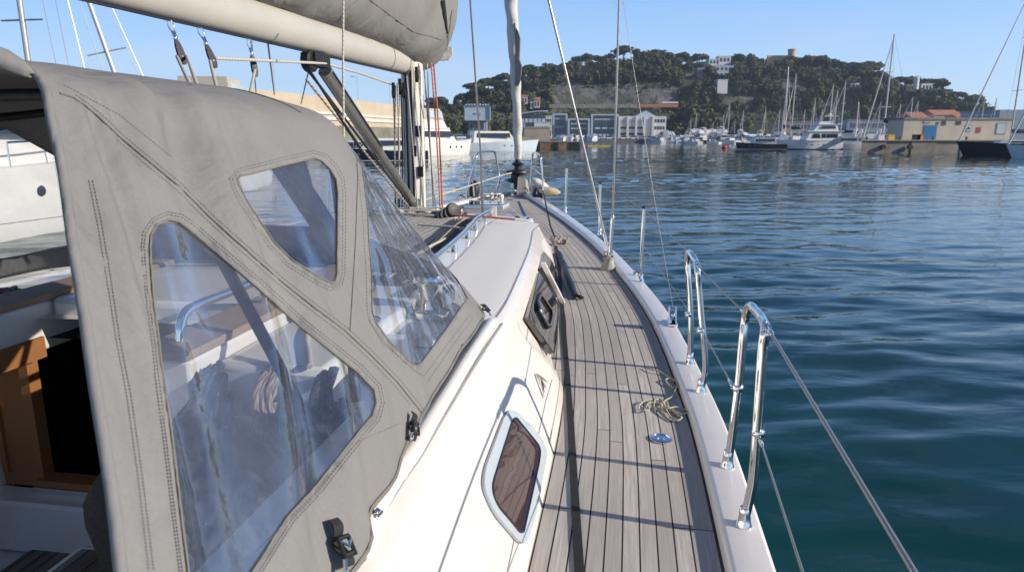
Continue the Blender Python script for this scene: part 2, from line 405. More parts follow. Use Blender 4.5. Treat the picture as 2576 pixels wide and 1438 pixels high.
# --- deck
mb = MB()
SS = [-1.5+.1*i for i in range(117)]
for side in (0, 1):
    X = (lambda t: t) if side == 0 else mir
    rows, uvs = [], []; mrows, muv = [], []; brows = []
    for s in SS:
        if s > 10.15: continue
        g = gi(s); c = slope_cos(s); mg = max(g-.066/c, TC); z = zd(s)
        ti = gc(s)-.05 if s < 6.9 else lerp(gc(s)-.05, TC, sstep(6.9, 7.15, s))
        ti = max(ti, TC); ti = min(ti, mg)
        n = 7
        rows.append([B(s, X(lerp(mg, ti, k/n)), z+.012*(k/n)*(1 if s > 7 else 0)) for k in range(n+1)])
        uvs.append([((mg-lerp(mg, ti, k/n))*c+.0001, s+side*50) for k in range(n+1)])
        mrows.append([B(s, X(g-.007), z), B(s, X(mg), z)]); muv.append([(.2, s), (.3, s)])
        brows.append([B(s, X(g+.004), z), B(s, X(g-.007), z)])
    mb.grid(rows, uvs, 0); mb.grid(mrows, muv, 1); mb.grid(brows, None, 2)
DECK = bvh_of(mb)
deck = mb.build('teak_deck', [M['teak'], M['margin'], M['black']], YS, weld=False)
# --- toe rail / gunwale cap and hull
mb = MB(); hb = MB()
for side in (0, 1):
    X = (lambda t: t) if side == 0 else mir
    rows, hr = [], []
    for s in [-3+.1*i for i in range(133)]:
        g, o, z = gi(s) if s < 10.2 else TC+.01, max(go(s), TC+.02), zd(s)
        g = min(g, o-.008)
        rows.append([B(s, X(g), z-.01), B(s, X(g+.003), z+.018), B(s, X(g+.012), z+.030), B(s, X(g+.022), z+.034), B(s, X(lerp(g, o, .9)), z+.030), B(s, X(o-.002), z+.022), B(s, X(o), z+.01), B(s, X(o-.002), z-.05)])
        hw = o-TC; r = []
        for k in range(9):
            f = k/8; zz = lerp(z-.05, -.5, f); kk = 1-.10*f**2-.28*f**6
            r.append(B(s-(z-zz)*.16*sstep(4, 10, s), X(TC+(hw-.003)*kk*(1 if k else 1)), zz))
        hr.append(r)
    mb.grid(rows); hb.grid(hr)
hb.build('hull', M['gel'], YS, smooth=True)
RAILM = bvh_of(mb)
mb.build('toe_rail', M['gelcool'], YS, smooth=35)
# --- coachroof with side decksaloon windows
def roofz(s): return zs(s)+.075
def side_prof(s):
    g, a, z0, z1 = gc(s), ts(s), zd(s)-.012, zs(s); P = []
    for k in range(13):
        v = k/12; se = lerp(2.80, 2.44, clamp(v/.9))
        ins = .03*sstep(se, se+.03, s)*(1-sstep(.93, 1.0, v))*(1-sstep(4.95, 5.1, s))
        P.append((lerp(g, a, v)+.013*math.sin(math.pi*v)-ins, lerp(z0, z1, v)))
    for dt, dz in ((.012, .026), (.030, .048), (.055, .064), (.09, .075)):
        P.append((a-dt, z1+dz))
    return P
ST_S = sorted(set([round(-1.2+.1*i, 3) for i in range(35)]+[round(2.3+.02*i, 3) for i in range(30)]+[round(2.9+.1*i, 3) for i in range(45)]+[5.13, 5.16, 5.19, 5.22, 5.25, 5.28, 7.25]))
cb = MB(); sidemb = MB()
for side in (0, 1):
    X = (lambda t: t) if side == 0 else mir
    rows = [[B(s, X(t), z) for t, z in side_prof(s)] for s in ST_S if s <= 7.26]
    cb.grid(rows); 
    if side == 0: sidemb.grid(rows)
    rr = []
    for s in [q for q in ST_S if q >= 1.86 and q <= 7.26]+[]:
        e, z1 = ts(s)-.09, roofz(s)
        rr.append([B(s, X(lerp(e, TC, k/8)), z1+.045*(1-((1-k/8))**2)*clamp((7.3-s)/1.5)) for k in range(9)])
    cb.grid(rr)
    if side == 0: sidemb.grid(rr)
    rr = []
    for s in [q for q in ST_S if q <= 1.91]:
        e, z1 = ts(s)-.09, roofz(s)
        rr.append([B(s, X(e), z1), B(s, X(-.47), z1+.008), B(s, X(-.60), z1+.004), B(s, X(-.625), z1-.02), B(s, X(-.635), 1.34)])
    cb.grid(rr)
    if side == 0: sidemb.grid(rr)
# aft bulkhead of the coachroof, with the companionway opening left out
s0 = 1.88
for t0, t1, za, zb in ((-.60, -1.12, 1.0, 1.71), (-2.13, -2.65, 1.0, 1.71)):
    cb.hexa([B(s0, t0, za), B(s0+.05, t0, za), B(s0+.05, t1, za), B(s0, t1, za)], [B(s0, t0, zb), B(s0+.05, t0, zb), B(s0+.05, t1, zb), B(s0, t1, zb)])
CAB = bvh_of(sidemb)
COACH = cb.build('coachroof', M['gel'], YS, smooth=32, weld=True)
def strip_on(bvh, pts, w, off, name, mat, parent, step=10, thick=.0):
    """a band of width w (m) laid along a photographed line on a surface"""
    L = drape_line(bvh, pts, off, step); mb = MB(); rows = []
    for i, p in enumerate(L):
        d = (L[min(i+1, len(L)-1)]-L[max(i-1, 0)]).normalized()
        h = bvh.find_nearest(p); n = h[1] if h[1].dot(p-h[0]) > 0 else -h[1]
        sdir = d.cross(n).normalized()
        rows.append([p-sdir*w/2-n*off, p-sdir*w/2, p+sdir*w/2, p+sdir*w/2-n*off])
    mb.grid(rows); return mb.build(name, mat, parent, smooth=30)
def plate_on(bvh, poly, off, name, mat, parent, step=12, thick=.012, hole=None):
    """a plate whose outline is photographed on a surface; filled as a triangulated, thick sheet"""
    def dense(P):
        o = []
        for a, b in zip(P, P[1:]+P[:1]):
            n = max(1, int(math.hypot(b[0]-a[0], b[1]-a[1])/step)); o += [(lerp(a[0], b[0], i/n), lerp(a[1], b[1], i/n)) for i in range(n)]
        return o
    P = dense(poly); H = dense(hole) if hole else []
    pts = [Vector(p) for p in P+H]; n = len(P); m = len(H)
    ed = [(i, (i+1) % n) for i in range(n)]+[(n+i, n+(i+1) % m) for i in range(m)]
    v2, e2, f2, *_ = geometry.delaunay_2d_cdt(pts, ed, [], 0, 1e-4)
    def inside(q, PP):
        c = False; x, y = q
        for a, b in zip(PP, PP[1:]+PP[:1]):
            if (a[1] > y) != (b[1] > y) and x < (b[0]-a[0])*(y-a[1])/(b[1]-a[1])+a[0]: c = not c
        return c
    mb = MB(); top = []; bot = []
    for q in v2:
        p = drape(bvh, q.x, q.y, 0)
        if p is None: p = top[-1] if top else Vector((0, 0, 0)); top.append(p); bot.append(p); continue
        h = bvh.find_nearest(p); nn = h[1] if h[1].dot(EY-p) > 0 else -h[1]
        top.append(p+nn*off); bot.append(p+nn*(off-thick))
    fs = []
    for f in f2:
        cx = sum(v2[i].x for i in f)/len(f), sum(v2[i].y for i in f)/len(f)
        if inside(cx, P) and not (H and inside(cx, H)): fs.append(tuple(f))
    k = len(top); allf = fs+[tuple(i+k for i in f[::-1]) for f in fs]
    cnt = {}
    for f in fs:
        for a, b in zip(f, f[1:]+f[:1]): cnt[(a, b)] = 1
    for a, b in cnt:
        if (b, a) not in cnt: allf.append((b, a, a+k, b+k))
    mb.add(top+bot, allf); return mb.build(name, mat, parent, smooth=30)
# moulded rib that the sprayhood edge lies behind
RIB = [(893, 1400), (905, 1383), (925, 1330), (952, 1265), (990, 1205), (1040, 1135), (1082, 1062), (1125, 992), (1165, 925), (1200, 870), (1225, 832), (1243, 806)]
L = drape_line(CAB, RIB, .004, 8)
mb = MB(); mb.tube(L, [.010]+[.02]*(len(L)-2)+[.010], 10, flat=1.0); mb.build('moulded_rib', M['gel'], COACH, smooth=60)
mb = MB(); L2 = drape_line(CAB, [(x+19, y+9) for x, y in RIB], .0015, 8); mb.tube(L2, .0048, 6); mb.build('groove', M['gelgrey'], COACH, smooth=60)
for (x, y) in [(938, 1320), (1092, 990), (1124, 930), (1150, 888)]:
    p = drape(CAB, x, y, .024); d = B(0, 0, 0)
    mb = MB(); mb.lathe([(.004, -.02), (.006, 0), (.008, .004), (.004, .008)], p, B(.1, .9, .5), 8); mb.tube([p+B(-.012, .006, .0), p+B(-.004, .012, .006), p+B(.008, .008, .002)], .002, 5)
    mb.build('snap_stud', M['steel'], COACH, smooth=50)
# moulded lines: edge of the side near the deck
for pts, w in (([(1350, 1000), (1330, 1100)], 0),): pass
mb = MB(); L = drape_line(CAB, [(1275, 1438), (1318, 1240), (1350, 1110), (1372, 1010), (1388, 955)], .001, 10); mb.tube(L, .002, 5); mb.build('groove', M['gelgrey'], COACH, smooth=60)
# roof panels
RS = [(1342, 578), (1334, 621), (1304, 695), (1272, 764), (1250, 795), (1210, 860), (1150, 950)]
rsT = sorted([(round(ST(onz(x, y, 1.68))[0], 4), ST(onz(x, y, 1.68))[1]) for x, y in RS])
def roof_pt(s, t, off):
    e, z1 = ts(s)-.09, roofz(s); k = (e-t)/(e-TC)
    return B(s, t, z1+.045*(1-(1-k)**2)*clamp((7.3-s)/1.5)+off)
def roof_sheet(name, mat, s_a, s_b, ta, tb, off, n=24, m=8, uvf=None, parent=None):
    mb = MB(); rows = []; uv = []
    for i in range(n+1):
        s = lerp(s_a, s_b, i/n); a, b = ta(s), tb(s)
        rows.append([roof_pt(s, lerp(a, b, j/m), off if 0 < j < m and 0 < i < n else off*.15) for j in range(m+1)])
        uv.append([(abs(lerp(a, b, j/m)-TC), s) for j in range(m+1)])
    mb.grid(rows, uv); return mb.build(name, mat, parent or COACH, smooth=30)
t = NT('white_nonskid'); vv = t.coord('UV'); vo = t.node('ShaderNodeTexVoronoi', Scale=95); vo.inputs['Randomness'].default_value = 0; t.link(vv, vo.inputs['Vector'])
hh = t.ramp(vo.outputs['Distance'], [(.25, 1.), (.5, 0.)])
t.set(Base_Color=t.mix(hh, (.68, .665, .63), (.80, .775, .735)), Roughness=.55); t.bump(hh, .35, .003); M['nonskid'] = t.m
roof_sheet('nonskid_panel', M['nonskid'], 2.0, 5.05, lambda s: cr(rsT, s)[0]-.012, lambda s: cr(rsT, s)[0]-.33+.0*s, .004)
roof_sheet('seam_line', M['gelgrey'], 2.0, 5.06, lambda s: cr(rsT, s)[0]-.002, lambda s: cr(rsT, s)[0]-.011, .002, 30, 1)
roof_sheet('seam_line', M['gelgrey'], 2.3, 5.06, lambda s: cr(rsT, s)[0]-.336, lambda s: cr(rsT, s)[0]-.344, .002, 30, 1)
for sc_ in (3.42, 4.35, 4.75): roof_sheet('seam_line', M['gelgrey'], sc_, sc_+.012, lambda s: cr(rsT, s)[0]-.01, lambda s: cr(rsT, s)[0]-.33, .0055, 1, 8)
roof_sheet('teak_panel', M['teak'], 2.5, 5.02, lambda s: cr(rsT, s)[0]-.43, lambda s: TC-.75, .008, 20, 14)
nose = MB(); rows = []; uv = []
for i in range(21):
    s = lerp(5.42, 7.12, i/20); e = ts(s)-.12
    rows.append([roof_pt(s, lerp(e, TC, j/6), .006) for j in range(7)]+[roof_pt(s, TC, .006)-B(0, 0, 0)+B(0, lerp(0, e-TC, j/6)*-1, 0)-Vector((0, 0, .045*(j/6)**2*clamp((7.3-s)/1.5))) for j in range(1, 7)])
    uv.append([(j*.13+.002, s) for j in range(13)])
nose.grid(rows, uv); nose.build('teak_panel', M['teak'], COACH, smooth=30)
# front coaming trim of the roof
mb = MB(); mb.tube([roof_pt(5.1, lerp(ts(5.1)-.1, mir(ts(5.1)-.1), k/12) if k <= 6 else lerp(ts(5.1)-.1, mir(ts(5.1)-.1), k/12), .006) if k <= 6 else roof_pt(5.1, mir(lerp(ts(5.1)-.1, mir(ts(5.1)-.1), k/12)), .006)+B(0, 2*(lerp(ts(5.1)-.1, mir(ts(5.1)-.1), k/12)-TC), 0) for k in range(13)], .012, 8)
mb.build('roof_trim', M['gel'], COACH, smooth=60)
# grab rails
def grabrail(pts, posts, r, name='grab_rail', parent=None, mat=None):
    mb = MB(); mb.tube(spline(pts, 5), r, 10); g = mb.build(name, mat or M['steel'], parent or COACH, smooth=60)
    for p in posts:
        m2 = MB(); m2.tube([p, p+Vector((0, 0, -.055))], [r*.9, r*1.5], 8); m2.build('rail_post', M['steel'], g, smooth=50)
    return g
def offr(s): return cr(rsT, s)[0]-.385
P = [roof_pt(s, offr(s), .06) for s in [2.55+.25*i for i in range(11)]]
P = [roof_pt(2.5, offr(2.5), .005), roof_pt(2.52, offr(2.52), .045)]+P+[roof_pt(5.09, offr(5.09), .05), roof_pt(5.12, offr(5.12), .005)]
grabrail(P, [roof_pt(s, offr(s), .06) for s in (3.0, 3.5, 4.0, 4.45, 4.85)], .013)
mb = MB(); mb.box(roof_pt(5.1, offr(5.1)+.02, .04), (.03, .03, .09), -AZ); mb.build('rail_end_stop', M['gel'], COACH)
# halyards led aft beside the rail
for k in range(7):
    mb = MB(); off = offr(3)-.10-.022*k
    pts = [roof_pt(s, offr(s)-.07-.022*k+.004*math.sin(s*5+k), .016) for s in [2.5+.25*i for i in range(10)]]
    mb.tube(pts, .0055, 6); mb.build('halyard', M['ropeb' if k not in (3,) else 'ropebrown'], YS, smooth=60)
for (a, b, mt) in (((1052, 565), (1200, 578), 'ropew'), ((1048, 640), (1120, 600), 'ropew'), ((1145, 541), (1296, 552), 'roper')):
    p, q = onz(a[0], a[1], 1.745), onz(b[0], b[1], 1.73); mb = MB(); mb.tube([p, (p+q)/2+Vector((0, 0, .004)), q], .008, 6); mb.build('halyard', M[mt], YS, smooth=60)
# --- deck saloon windows
WA = round_poly([(1362, 632), (1384, 655), (1397, 690), (1398, 752), (1357, 672)], 7, 3)
WB = round_poly([(1350, 684), (1398, 766), (1394, 842), (1386, 893), (1352, 845), (1322, 801), (1334, 752)], 6, 3)
wb_ = MB(); wb_.grid([[B(s, lerp(gc(s)-.004, ts(s)-.012, k/10)+.010*math.sin(math.pi*min(k/10, 1)), lerp(zd(s)-.012, zs(2)-.0, k/10)) for k in range(-1, 17)] for s in [1.9+.1*i for i in range(42)]]); WINB = bvh_of(wb_)
WINF = plate_on(WINB, WA, .013, 'saloon_window', M['dglass'], COACH, thick=.02)
WINA = plate_on(WINB, WB, .015, 'saloon_window', M['dglass'], COACH, thick=.02)
PT = round_poly([(1350, 736), (1386, 786), (1377, 829), (1368, 826), (1345, 784), (1341, 762)], 8, 3)
PTi = round_poly([(1352, 743), (1382, 787), (1375, 822), (1369, 820), (1348, 783), (1344, 763)], 7, 3)
fr = plate_on(WINB, PT, .021, 'opening_port', M['blackpl'], WINA, thick=.01, hole=PTi)
g = MB(); g.tube([p for p in [drape(WINB, x, y, .022) for x, y in PTi+PTi[:1]] if p], .004, 5); g.build('port_rim', M['greyalu'], fr, smooth=60)
g = MB(); g.tube([p for p in [drape(WINB, x, y, .016) for x, y in WB+WB[:1]] if p], .0025, 5); g.build('window_seal', M['rubber'], WINA, smooth=60)
mb = MB(); a, b = drape(WINB, 1353, 668, .034), drape(WINB, 1403, 765, .034)
d = (b-a).normalized(); up = Vector((0, 0, 1)); sd_ = d.cross(up).normalized()
mb = MB(); n_ = B(0, 1, .2).normalized(); w_ = d.cross(n_).normalized()*.010
mb.hexa([a-w_-n_*.012, b-w_-n_*.012, b+w_-n_*.012, a+w_-n_*.012], [a-w_+n_*.012, b-w_+n_*.012, b+w_+n_*.012, a+w_+n_*.012]); mb.build('window_pillar', M['gel'], COACH)
# --- near portlight
PO = round_poly([(1277, 1030), (1300, 1042), (1356, 1100), (1371, 1138), (1342, 1290), (1318, 1366), (1296, 1362), (1235, 1290), (1208, 1225), (1213, 1180), (1262, 1050)], [26, 20, 26, 22, 20, 18, 24, 30, 26, 22, 24], 4)
PI_ = round_poly([(1289, 1052), (1352, 1128), (1347, 1165), (1306, 1340), (1296, 1338), (1238, 1270), (1226, 1228), (1280, 1062)], [12, 16, 14, 10, 16, 22, 20, 12], 4)
PF = plate_on(CAB, PO, .010, 'portlight', M['frame'], COACH, step=10, thick=.014, hole=PI_)
plate_on(CAB, PI_, .005, 'pane', M['smoke'], PF, step=14, thick=.01)
g = MB(); L = [drape(CAB, x, y, .012) for x, y in PI_+PI_[:1]]; g.tube([p for p in L if p], .0028, 6); g.build('gasket', M['rubber'], PF, smooth=60)
g = MB(); L = [drape(CAB, x, y, .003) for x, y in PO+PO[:1]]; g.tube([p for p in L if p], .0022, 5); g.build('sealant', M['gelgrey'], PF, smooth=60)
# --- maker's mark: three slanted strokes in relief
mk = MB()
def z6(x, y): return ((1400+x/2.614)/1.0683, (600+y/2.614)/1.0683)
for a, b, wd in (((92, 1058), (152, 1228), .006), ((106, 1062), (159, 1218), .004), ((108, 1060), (180, 1116), .006), ((126, 1080), (172, 1162), .005), ((139, 1100), (156, 1190), .004)):
    pa, pb = drape(CAB, *z6(*a), .004), drape(CAB, *z6(*b), .004)
    mk.tube([pa, (pa+pb)/2, pb], [wd*.6, wd, wd*.4], 6, flat=.5)
mk.build('emblem', M['greyalu'], COACH, smooth=50)
# ================================================================ SPRAYHOOD
AR = [(0, .291, 1.69, -.315, .929, 2.493, 0), (.25, .9, 1.70, -.372, 1.315, 2.478, .118), (.5, 1.35, 1.70, -.42, 1.692, 2.476, .5), (.7, 1.75, 1.70, -.44, 2.049, 2.412, .05), (.85, 2.05, 1.70, -.45, 2.393, 2.174, .124), (1, 2.22, 1.70, -.455, 2.735, 1.75, .856)]
HP = [(1, 0), (.954, .164), (.891, .326), (.814, .493), (.739, .652), (.679, .768), (.625, .862), (.521, .909), (.372, .941), (.194, .977), (0, 1)]
FP = [(1, 0), (.975, .16), (.945, .314), (.909, .458), (.88, .596), (.845, .722), (.772, .823), (.644, .892), (.461, .937), (.241, .974), (0, 1)]
HPt = [(i/10,)+q for i, q in enumerate(HP)]; FPt = [(i/10,)+q for i, q in enumerate(FP)]
def Sbase(u, w):
    v = w if w <= 1 else 2-w
    fs, fz, ft, cs_, cz, b = cr(AR, u)
    a = cr(HPt, v); c = cr(FPt, v); L = lerp(a[0], c[0], b); h = lerp(a[1], c[1], b)
    t = TC+(ft-TC)*L
    if w > 1: t = 2*TC-t
    return B(fs+(cs_-fs)*h, t, fz+(cz-fz)*h)
def Sn(u, w):
    e = .004; a = Sbase(clamp(u+e), w)-Sbase(clamp(u-e), w); b = Sbase(u, clamp(w+e, 0, 2))-Sbase(u, clamp(w-e, 0, 2))
    n = a.cross(b); n = n.normalized() if n.length > 1e-9 else Vector((0, 0, 1))
    c = B(1.3, TC, 1.9); return n if n.dot(Sbase(u, w)-c) > 0 else -n
def wrinkle(u, w):
    v = w if w <= 1 else 2-w
    q = 0
    side = 1-sstep(.55, .75, v)
    # long folds fanning down from the aft top corner
    a = math.exp(-((u-.16-.10*(.6-v))/.10)**2)*side
    q += a*.018*math.sin((u*1.0+(.62-v)*.16)*62+2.2*noise.noise(Vector((u*4, v*2, 3))))*sstep(.0, .14, u)
    b_ = math.exp(-((u-.040)/.034)**2)*sstep(.03, .14, v)*(1-sstep(.50, .64, v))
    q += b_*.0085*math.sin(u*170+v*7+3.0*noise.noise(Vector((u*12, v*3, 8))))*sstep(.004, .016, u)
    q += .004*sstep(.62, .9, v)*noise.noise(Vector((u*5, v*9, 2)))
    # little diagonal tensions at the low corner and over the top
    q += .0055*noise.noise(Vector((u*9, v*5, 1)))+.0028*noise.noise(Vector((u*24, v*12, 5)))
    q += .004*math.exp(-((v-.1)/.12)**2)*math.sin(u*40+v*8)
    q += .005*math.exp(-((u-.52)/.07)**2-((v-.12)/.12)**2)*math.sin(u*110-v*30)
    return q
def Sp(u, w, off=0):
    return Sbase(u, w)+Sn(u, w)*(wrinkle(u, w)+off)
NU, NW = 170, 150
rows = [[Sp(i/NU, 2*j/NW) for j in range(NW+1)] for i in range(NU+1)]
sb = MB(); sb.grid(rows); SPR = bvh_of(sb)
def uv_of(x, y):
    h = SPR.ray_cast(EY, ray(x, y).normalized())
    if h[0] is None: return None
    i, j = divmod(h[2], NW); P0, Pu, Pw = rows[i][j], rows[i+1][j]-rows[i][j], rows[i][j+1]-rows[i][j]
    q = h[0]-P0; a, b, c = Pu.dot(Pu), Pu.dot(Pw), Pw.dot(Pw); d = a*c-b*b
    if abs(d) < 1e-12: return (i/NU, 2*j/NW)
    f = (c*q.dot(Pu)-b*q.dot(Pw))/d; g = (a*q.dot(Pw)-b*q.dot(Pu))/d
    return ((i+clamp(f))/NU, 2*(j+clamp(g))/NW)
def uvpoly(pts, step=7, closed=True):
    out = []
    for a, b in zip(pts, (pts[1:]+pts[:1]) if closed else pts[1:]):
        n = max(1, int(math.hypot(b[0]-a[0], b[1]-a[1])/step))
        for i in range(n):
            q = uv_of(lerp(a[0], b[0], i/n), lerp(a[1], b[1], i/n))
            if q and (not out or math.hypot(q[0]-out[-1][0], q[1]-out[-1][1]) > .002): out.append(q)
    return out
W3 = [(376, 624), (379, 592), (394, 566), (423, 553), (449, 558), (475, 575.5), (560, 648), (654, 728.5), (755, 820.7), (899, 935.7), (940, 979), (946, 1012), (937, 1046), (899, 1089), (798, 1218), (722, 1300), (635, 1438), (600, 1500), (560, 1530), (500, 1530), (482, 1490), (472, 1438), (453, 1285), (432, 1110), (415, 981), (407, 924), (397, 836), (384, 728)]
W2 = [(596, 452), (605, 443), (638, 435.5), (714, 416), (791, 398), (809, 404), (831, 426), (846, 452), (850, 485), (849.5, 570), (848, 687), (843, 708), (834, 712), (820, 706), (795, 692), (735, 655), (690, 610), (654, 556), (618, 500), (602, 468)]
W1 = [(1176, 750), (1120, 832), (1061, 911), (1049, 919), (1038, 917), (979, 858), (946, 812), (936, 784), (934, 687), (928, 609), (924, 530), (915, 452), (909, 412)]
u3, u2, u1 = uvpoly(W3), uvpoly(W2), uvpoly(W1, closed=False)
q = uv_of(1176, 750); q0 = u1[-1]
u1 = u1+[(q0[0]-.002, q0[1]+.03), (lerp(q0[0], .80, .5), .74), (.86, .80), (.925, .80), (.955, .70), (.955, .42), (lerp(u1[0][0], .955, .5), lerp(u1[0][1], .42, .4))]
uf = [(.80, .86), (.93, .86), (.93, 1.14), (.80, 1.14)]   # middle of the windscreen
def inside(q, PP):
    c = False; x, y = q
    for a, b in zip(PP, PP[1:]+PP[:1]):
        if (a[1] > y) != (b[1] > y) and x < (b[0]-a[0])*(y-a[1])/(b[1]-a[1])+a[0]: c = not c
    return c
wins = [u3, u2, u1, uf]+[[(a, 2-b) for a, b in P] for P in (u3, u2, u1)]
pts = []; eds = []
def addloop(L, closed=True):
    n0 = len(pts); pts.extend(Vector(p) for p in L); n = len(L)
    eds.extend((n0+i, n0+(i+1) % n) for i in range(n if closed else n-1))
for P in wins: addloop(P)
bd = [(i/60, 0) for i in range(60)]+[(1, 2*j/120) for j in range(120)]+[(1-i/60, 2) for i in range(60)]+[(0, 2-2*j/120) for j in range(120)]
addloop(bd)
for i in range(1, 75):
    for j in range(1, 130):
        w_ = 2*j/130
        if w_ > 1.1 and (i % 2 or j % 2): continue
        pts.append(Vector((i/75+random.uniform(-.002, .002), w_)))
for i in range(22):
    for j in range(60): pts.append(Vector((.003+i*.0043, .01+j*.0125+random.uniform(-.001, .001))))
v2, e2, f2, *_ = geometry.delaunay_2d_cdt(pts, eds, [], 0, 1e-5)
V3 = [Sp(clamp(p.x), clamp(p.y, 0, 2)) for p in v2]
meshes = [MB() for _ in range(len(wins)+1)]
sel = [[] for _ in meshes]
for f in f2:
    c = (sum(v2[i].x for i in f)/len(f), sum(v2[i].y for i in f)/len(f)); k = 0
    for n_, P in enumerate(wins):
        if inside(c, P): k = n_+1; break
    sel[k].append(f)
def orient(f):
    a, b, c = [V3[i] for i in f[:3]]; m_ = v2[f[0]]
    return tuple(f) if (b-a).cross(c-a).dot(Sn(clamp(m_.x), clamp(m_.y, 0, 2))) > 0 else tuple(f[::-1])
def compact(fs, off=0):
    ids = sorted(set(i for f in fs for i in f)); mp_ = {i: k for k, i in enumerate(ids)}
    mb = MB(); mb.add([V3[i]-(Sn(clamp(v2[i].x), clamp(v2[i].y, 0, 2))*off if off else Vector((0, 0, 0))) for i in ids], [tuple(mp_[i] for i in f) for f in [orient(f) for f in fs]]); return mb
SH = compact(sel[0]).build('sprayhood', M['canvas'], YS, smooth=60, recalc=False)
so = SH.modifiers.new('thick', 'SOLIDIFY'); so.thickness = .003; so.offset = -1
for k in range(1, len(sel)):
    if sel[k]: compact(sel[k], .003).build('clear_window', M['vinyl'], SH, smooth=60, recalc=False)
def seam(uvs, r, name, mat, off=.001, closed=False, n=6, flat=1):
    mb = MB(); mb.tube([Sp(clamp(a), clamp(b, 0, 2), off) for a, b in uvs], r, n, flat, closed); return mb.build(name, mat, SH, smooth=60)
for P in (u3, u2, u1, uf): seam(P, .0016, 'window_edge', M['canvasdark'], .0006, True)
# stitched hems a finger's width outside the windows
def stitch(px, r=.00045, dash=5):
    mb = MB(); L = drape_line(SPR, px, .0012, 3)
    i = 0
    while i < len(L)-2:
        mb.tube(L[i:i+3], r, 4); i += 3
    mb.build('stitching', M['stitch'], SH)
M['stitch'] = simple('stitch_thread', (.14, .135, .13), .9, 0, .1, 40)
def offset_px(P, d):
    cx = sum(p[0] for p in P)/len(P); cy = sum(p[1] for p in P)/len(P); out = []
    m = len(P)
    for i in range(m):
        a, b = P[i-1], P[(i+1) % m]; nx, ny = b[1]-a[1], -(b[0]-a[0]); l = math.hypot(nx, ny) or 1
        out.append((P[i][0]+nx/l*d, P[i][1]+ny/l*d))
    return out
for P, d in ((W3, 13), (W2, 12)):
    for dd in (d, d+7): stitch((lambda Q: Q+Q[:1])(offset_px(P, dd)))
stitch([(x-13, y+2) for x, y in W1[3:]][::-1]); stitch([(1182, 790), (1066, 945), (1046, 935), (960, 860), (924, 800)])
# seams
SEAM1 = [(150, 236), (182, 246), (214, 267), (250, 297), (300, 345), (380, 412), (450, 470), (520, 540), (600, 612), (700, 702), (790, 773), (868, 832), (930, 890), (1000, 962), (1040, 1012), (1062, 1040)]
SEAM2 = [(897, 385), (899, 450), (896, 540), (893, 620), (887, 720), (880, 832)]
for P, r in ((SEAM1, .0015), (SEAM2, .0010)):
    mb = MB(); mb.tube(drape_line(SPR, P, .0012, 8), r, 6); mb.build('seam', M['canvasdark'], SH, smooth=60)
stitch([(x+7, y-6) for x, y in SEAM1[1:]]); stitch([(x-7, y+8) for x, y in SEAM1[4:-1]])
for P in ([(108, 262), (150, 480), (188, 740), (215, 940), (240, 1140), (262, 1300), (282, 1438)], [(223, 455), (245, 560), (268, 700), (290, 850), (318, 1000), (345, 1200), (372, 1438)], [(233, 455), (256, 560), (279, 700), (301, 850), (330, 1000), (357, 1200), (384, 1438)], [(160, 215), (300, 290), (430, 395)], [(650, 1385), (790, 1240), (900, 1110), (1010, 1062)], [(1075, 960), (1130, 880), (1190, 800)]):
    stitch(P)
# fold along the low hem, top cross seam
seam([(.46+.0*k, .60+.4*k/20) for k in range(21)], .0018, 'seam', M['canvasdark'])
hem = [(k/60*.96, .004) for k in range(8, 61)]
seam(hem, .0035, 'piping', M['canvasdark'], .001)
seam([(0, k/60) for k in range(0, 61)]+[(0, 1+k/60) for k in range(1, 61)], .006, 'aft_hem', M['canvas'], 0, n=8)
# rolled flap along the aft bow of the hood
fl = MB(); rows_ = []
for k in range(41):
    w_ = lerp(.595, 1.405, k/40); rr_ = .022*min(1, k/3+.2, (40-k)/3+.2); c = Sp(.0, w_); d = (Sp(.0, w_+.01)-Sp(.0, w_-.01)).normalized(); n_ = Sn(0, w_); b_ = d.cross(n_).normalized()
    if b_.dot(B(1, 0, 0)) > 0: b_ = -b_
    r_ = []
    for q in range(13):
        a_ = q/12*math.pi*1.75-.3; wob = 1+.18*noise.noise(Vector((k*.5, q*.4, 0)))
        r_.append(c+n_*(math.sin(a_)*rr_*wob-.002)+b_*((1-math.cos(a_))*rr_*wob*1.3-.0))
    rows_.append(r_)
fl.grid(rows_); o = fl.build('rolled_flap', M['canvas'], SH, smooth=60); m_ = o.modifiers.new('thick', 'SOLIDIFY'); m_.thickness = .003
# frame bows
def bow(pts, r, name='frame_bow'):
    L = spline([B(*p) for p in pts]+[B(p[0], mir(p[1]), p[2]) for p in pts[::-1]], 8)
    mb = MB(); mb.tube(L, r, 10); mb.build(name, M['blackpl'], SH, smooth=60)
def bow_at(u, foot, inset=.05, w0=.55):
    return [foot]+[(lambda P: (ST(P)[0], ST(P)[1], P.z))(Sbase(u, w)-Sn(u, w)*inset) for w in (w0, .65, .75)]+[(lambda P: (ST(P)[0], ST(P)[1], P.z))(Sbase(u, w)-Sn(u, w)*(inset+.03)) for w in (.87, .97)]
bow(bow_at(.16, (1.22, -.60, 1.69)), .0115)
bow(bow_at(.60, (1.42, -.60, 1.70), .05, .5), .013)
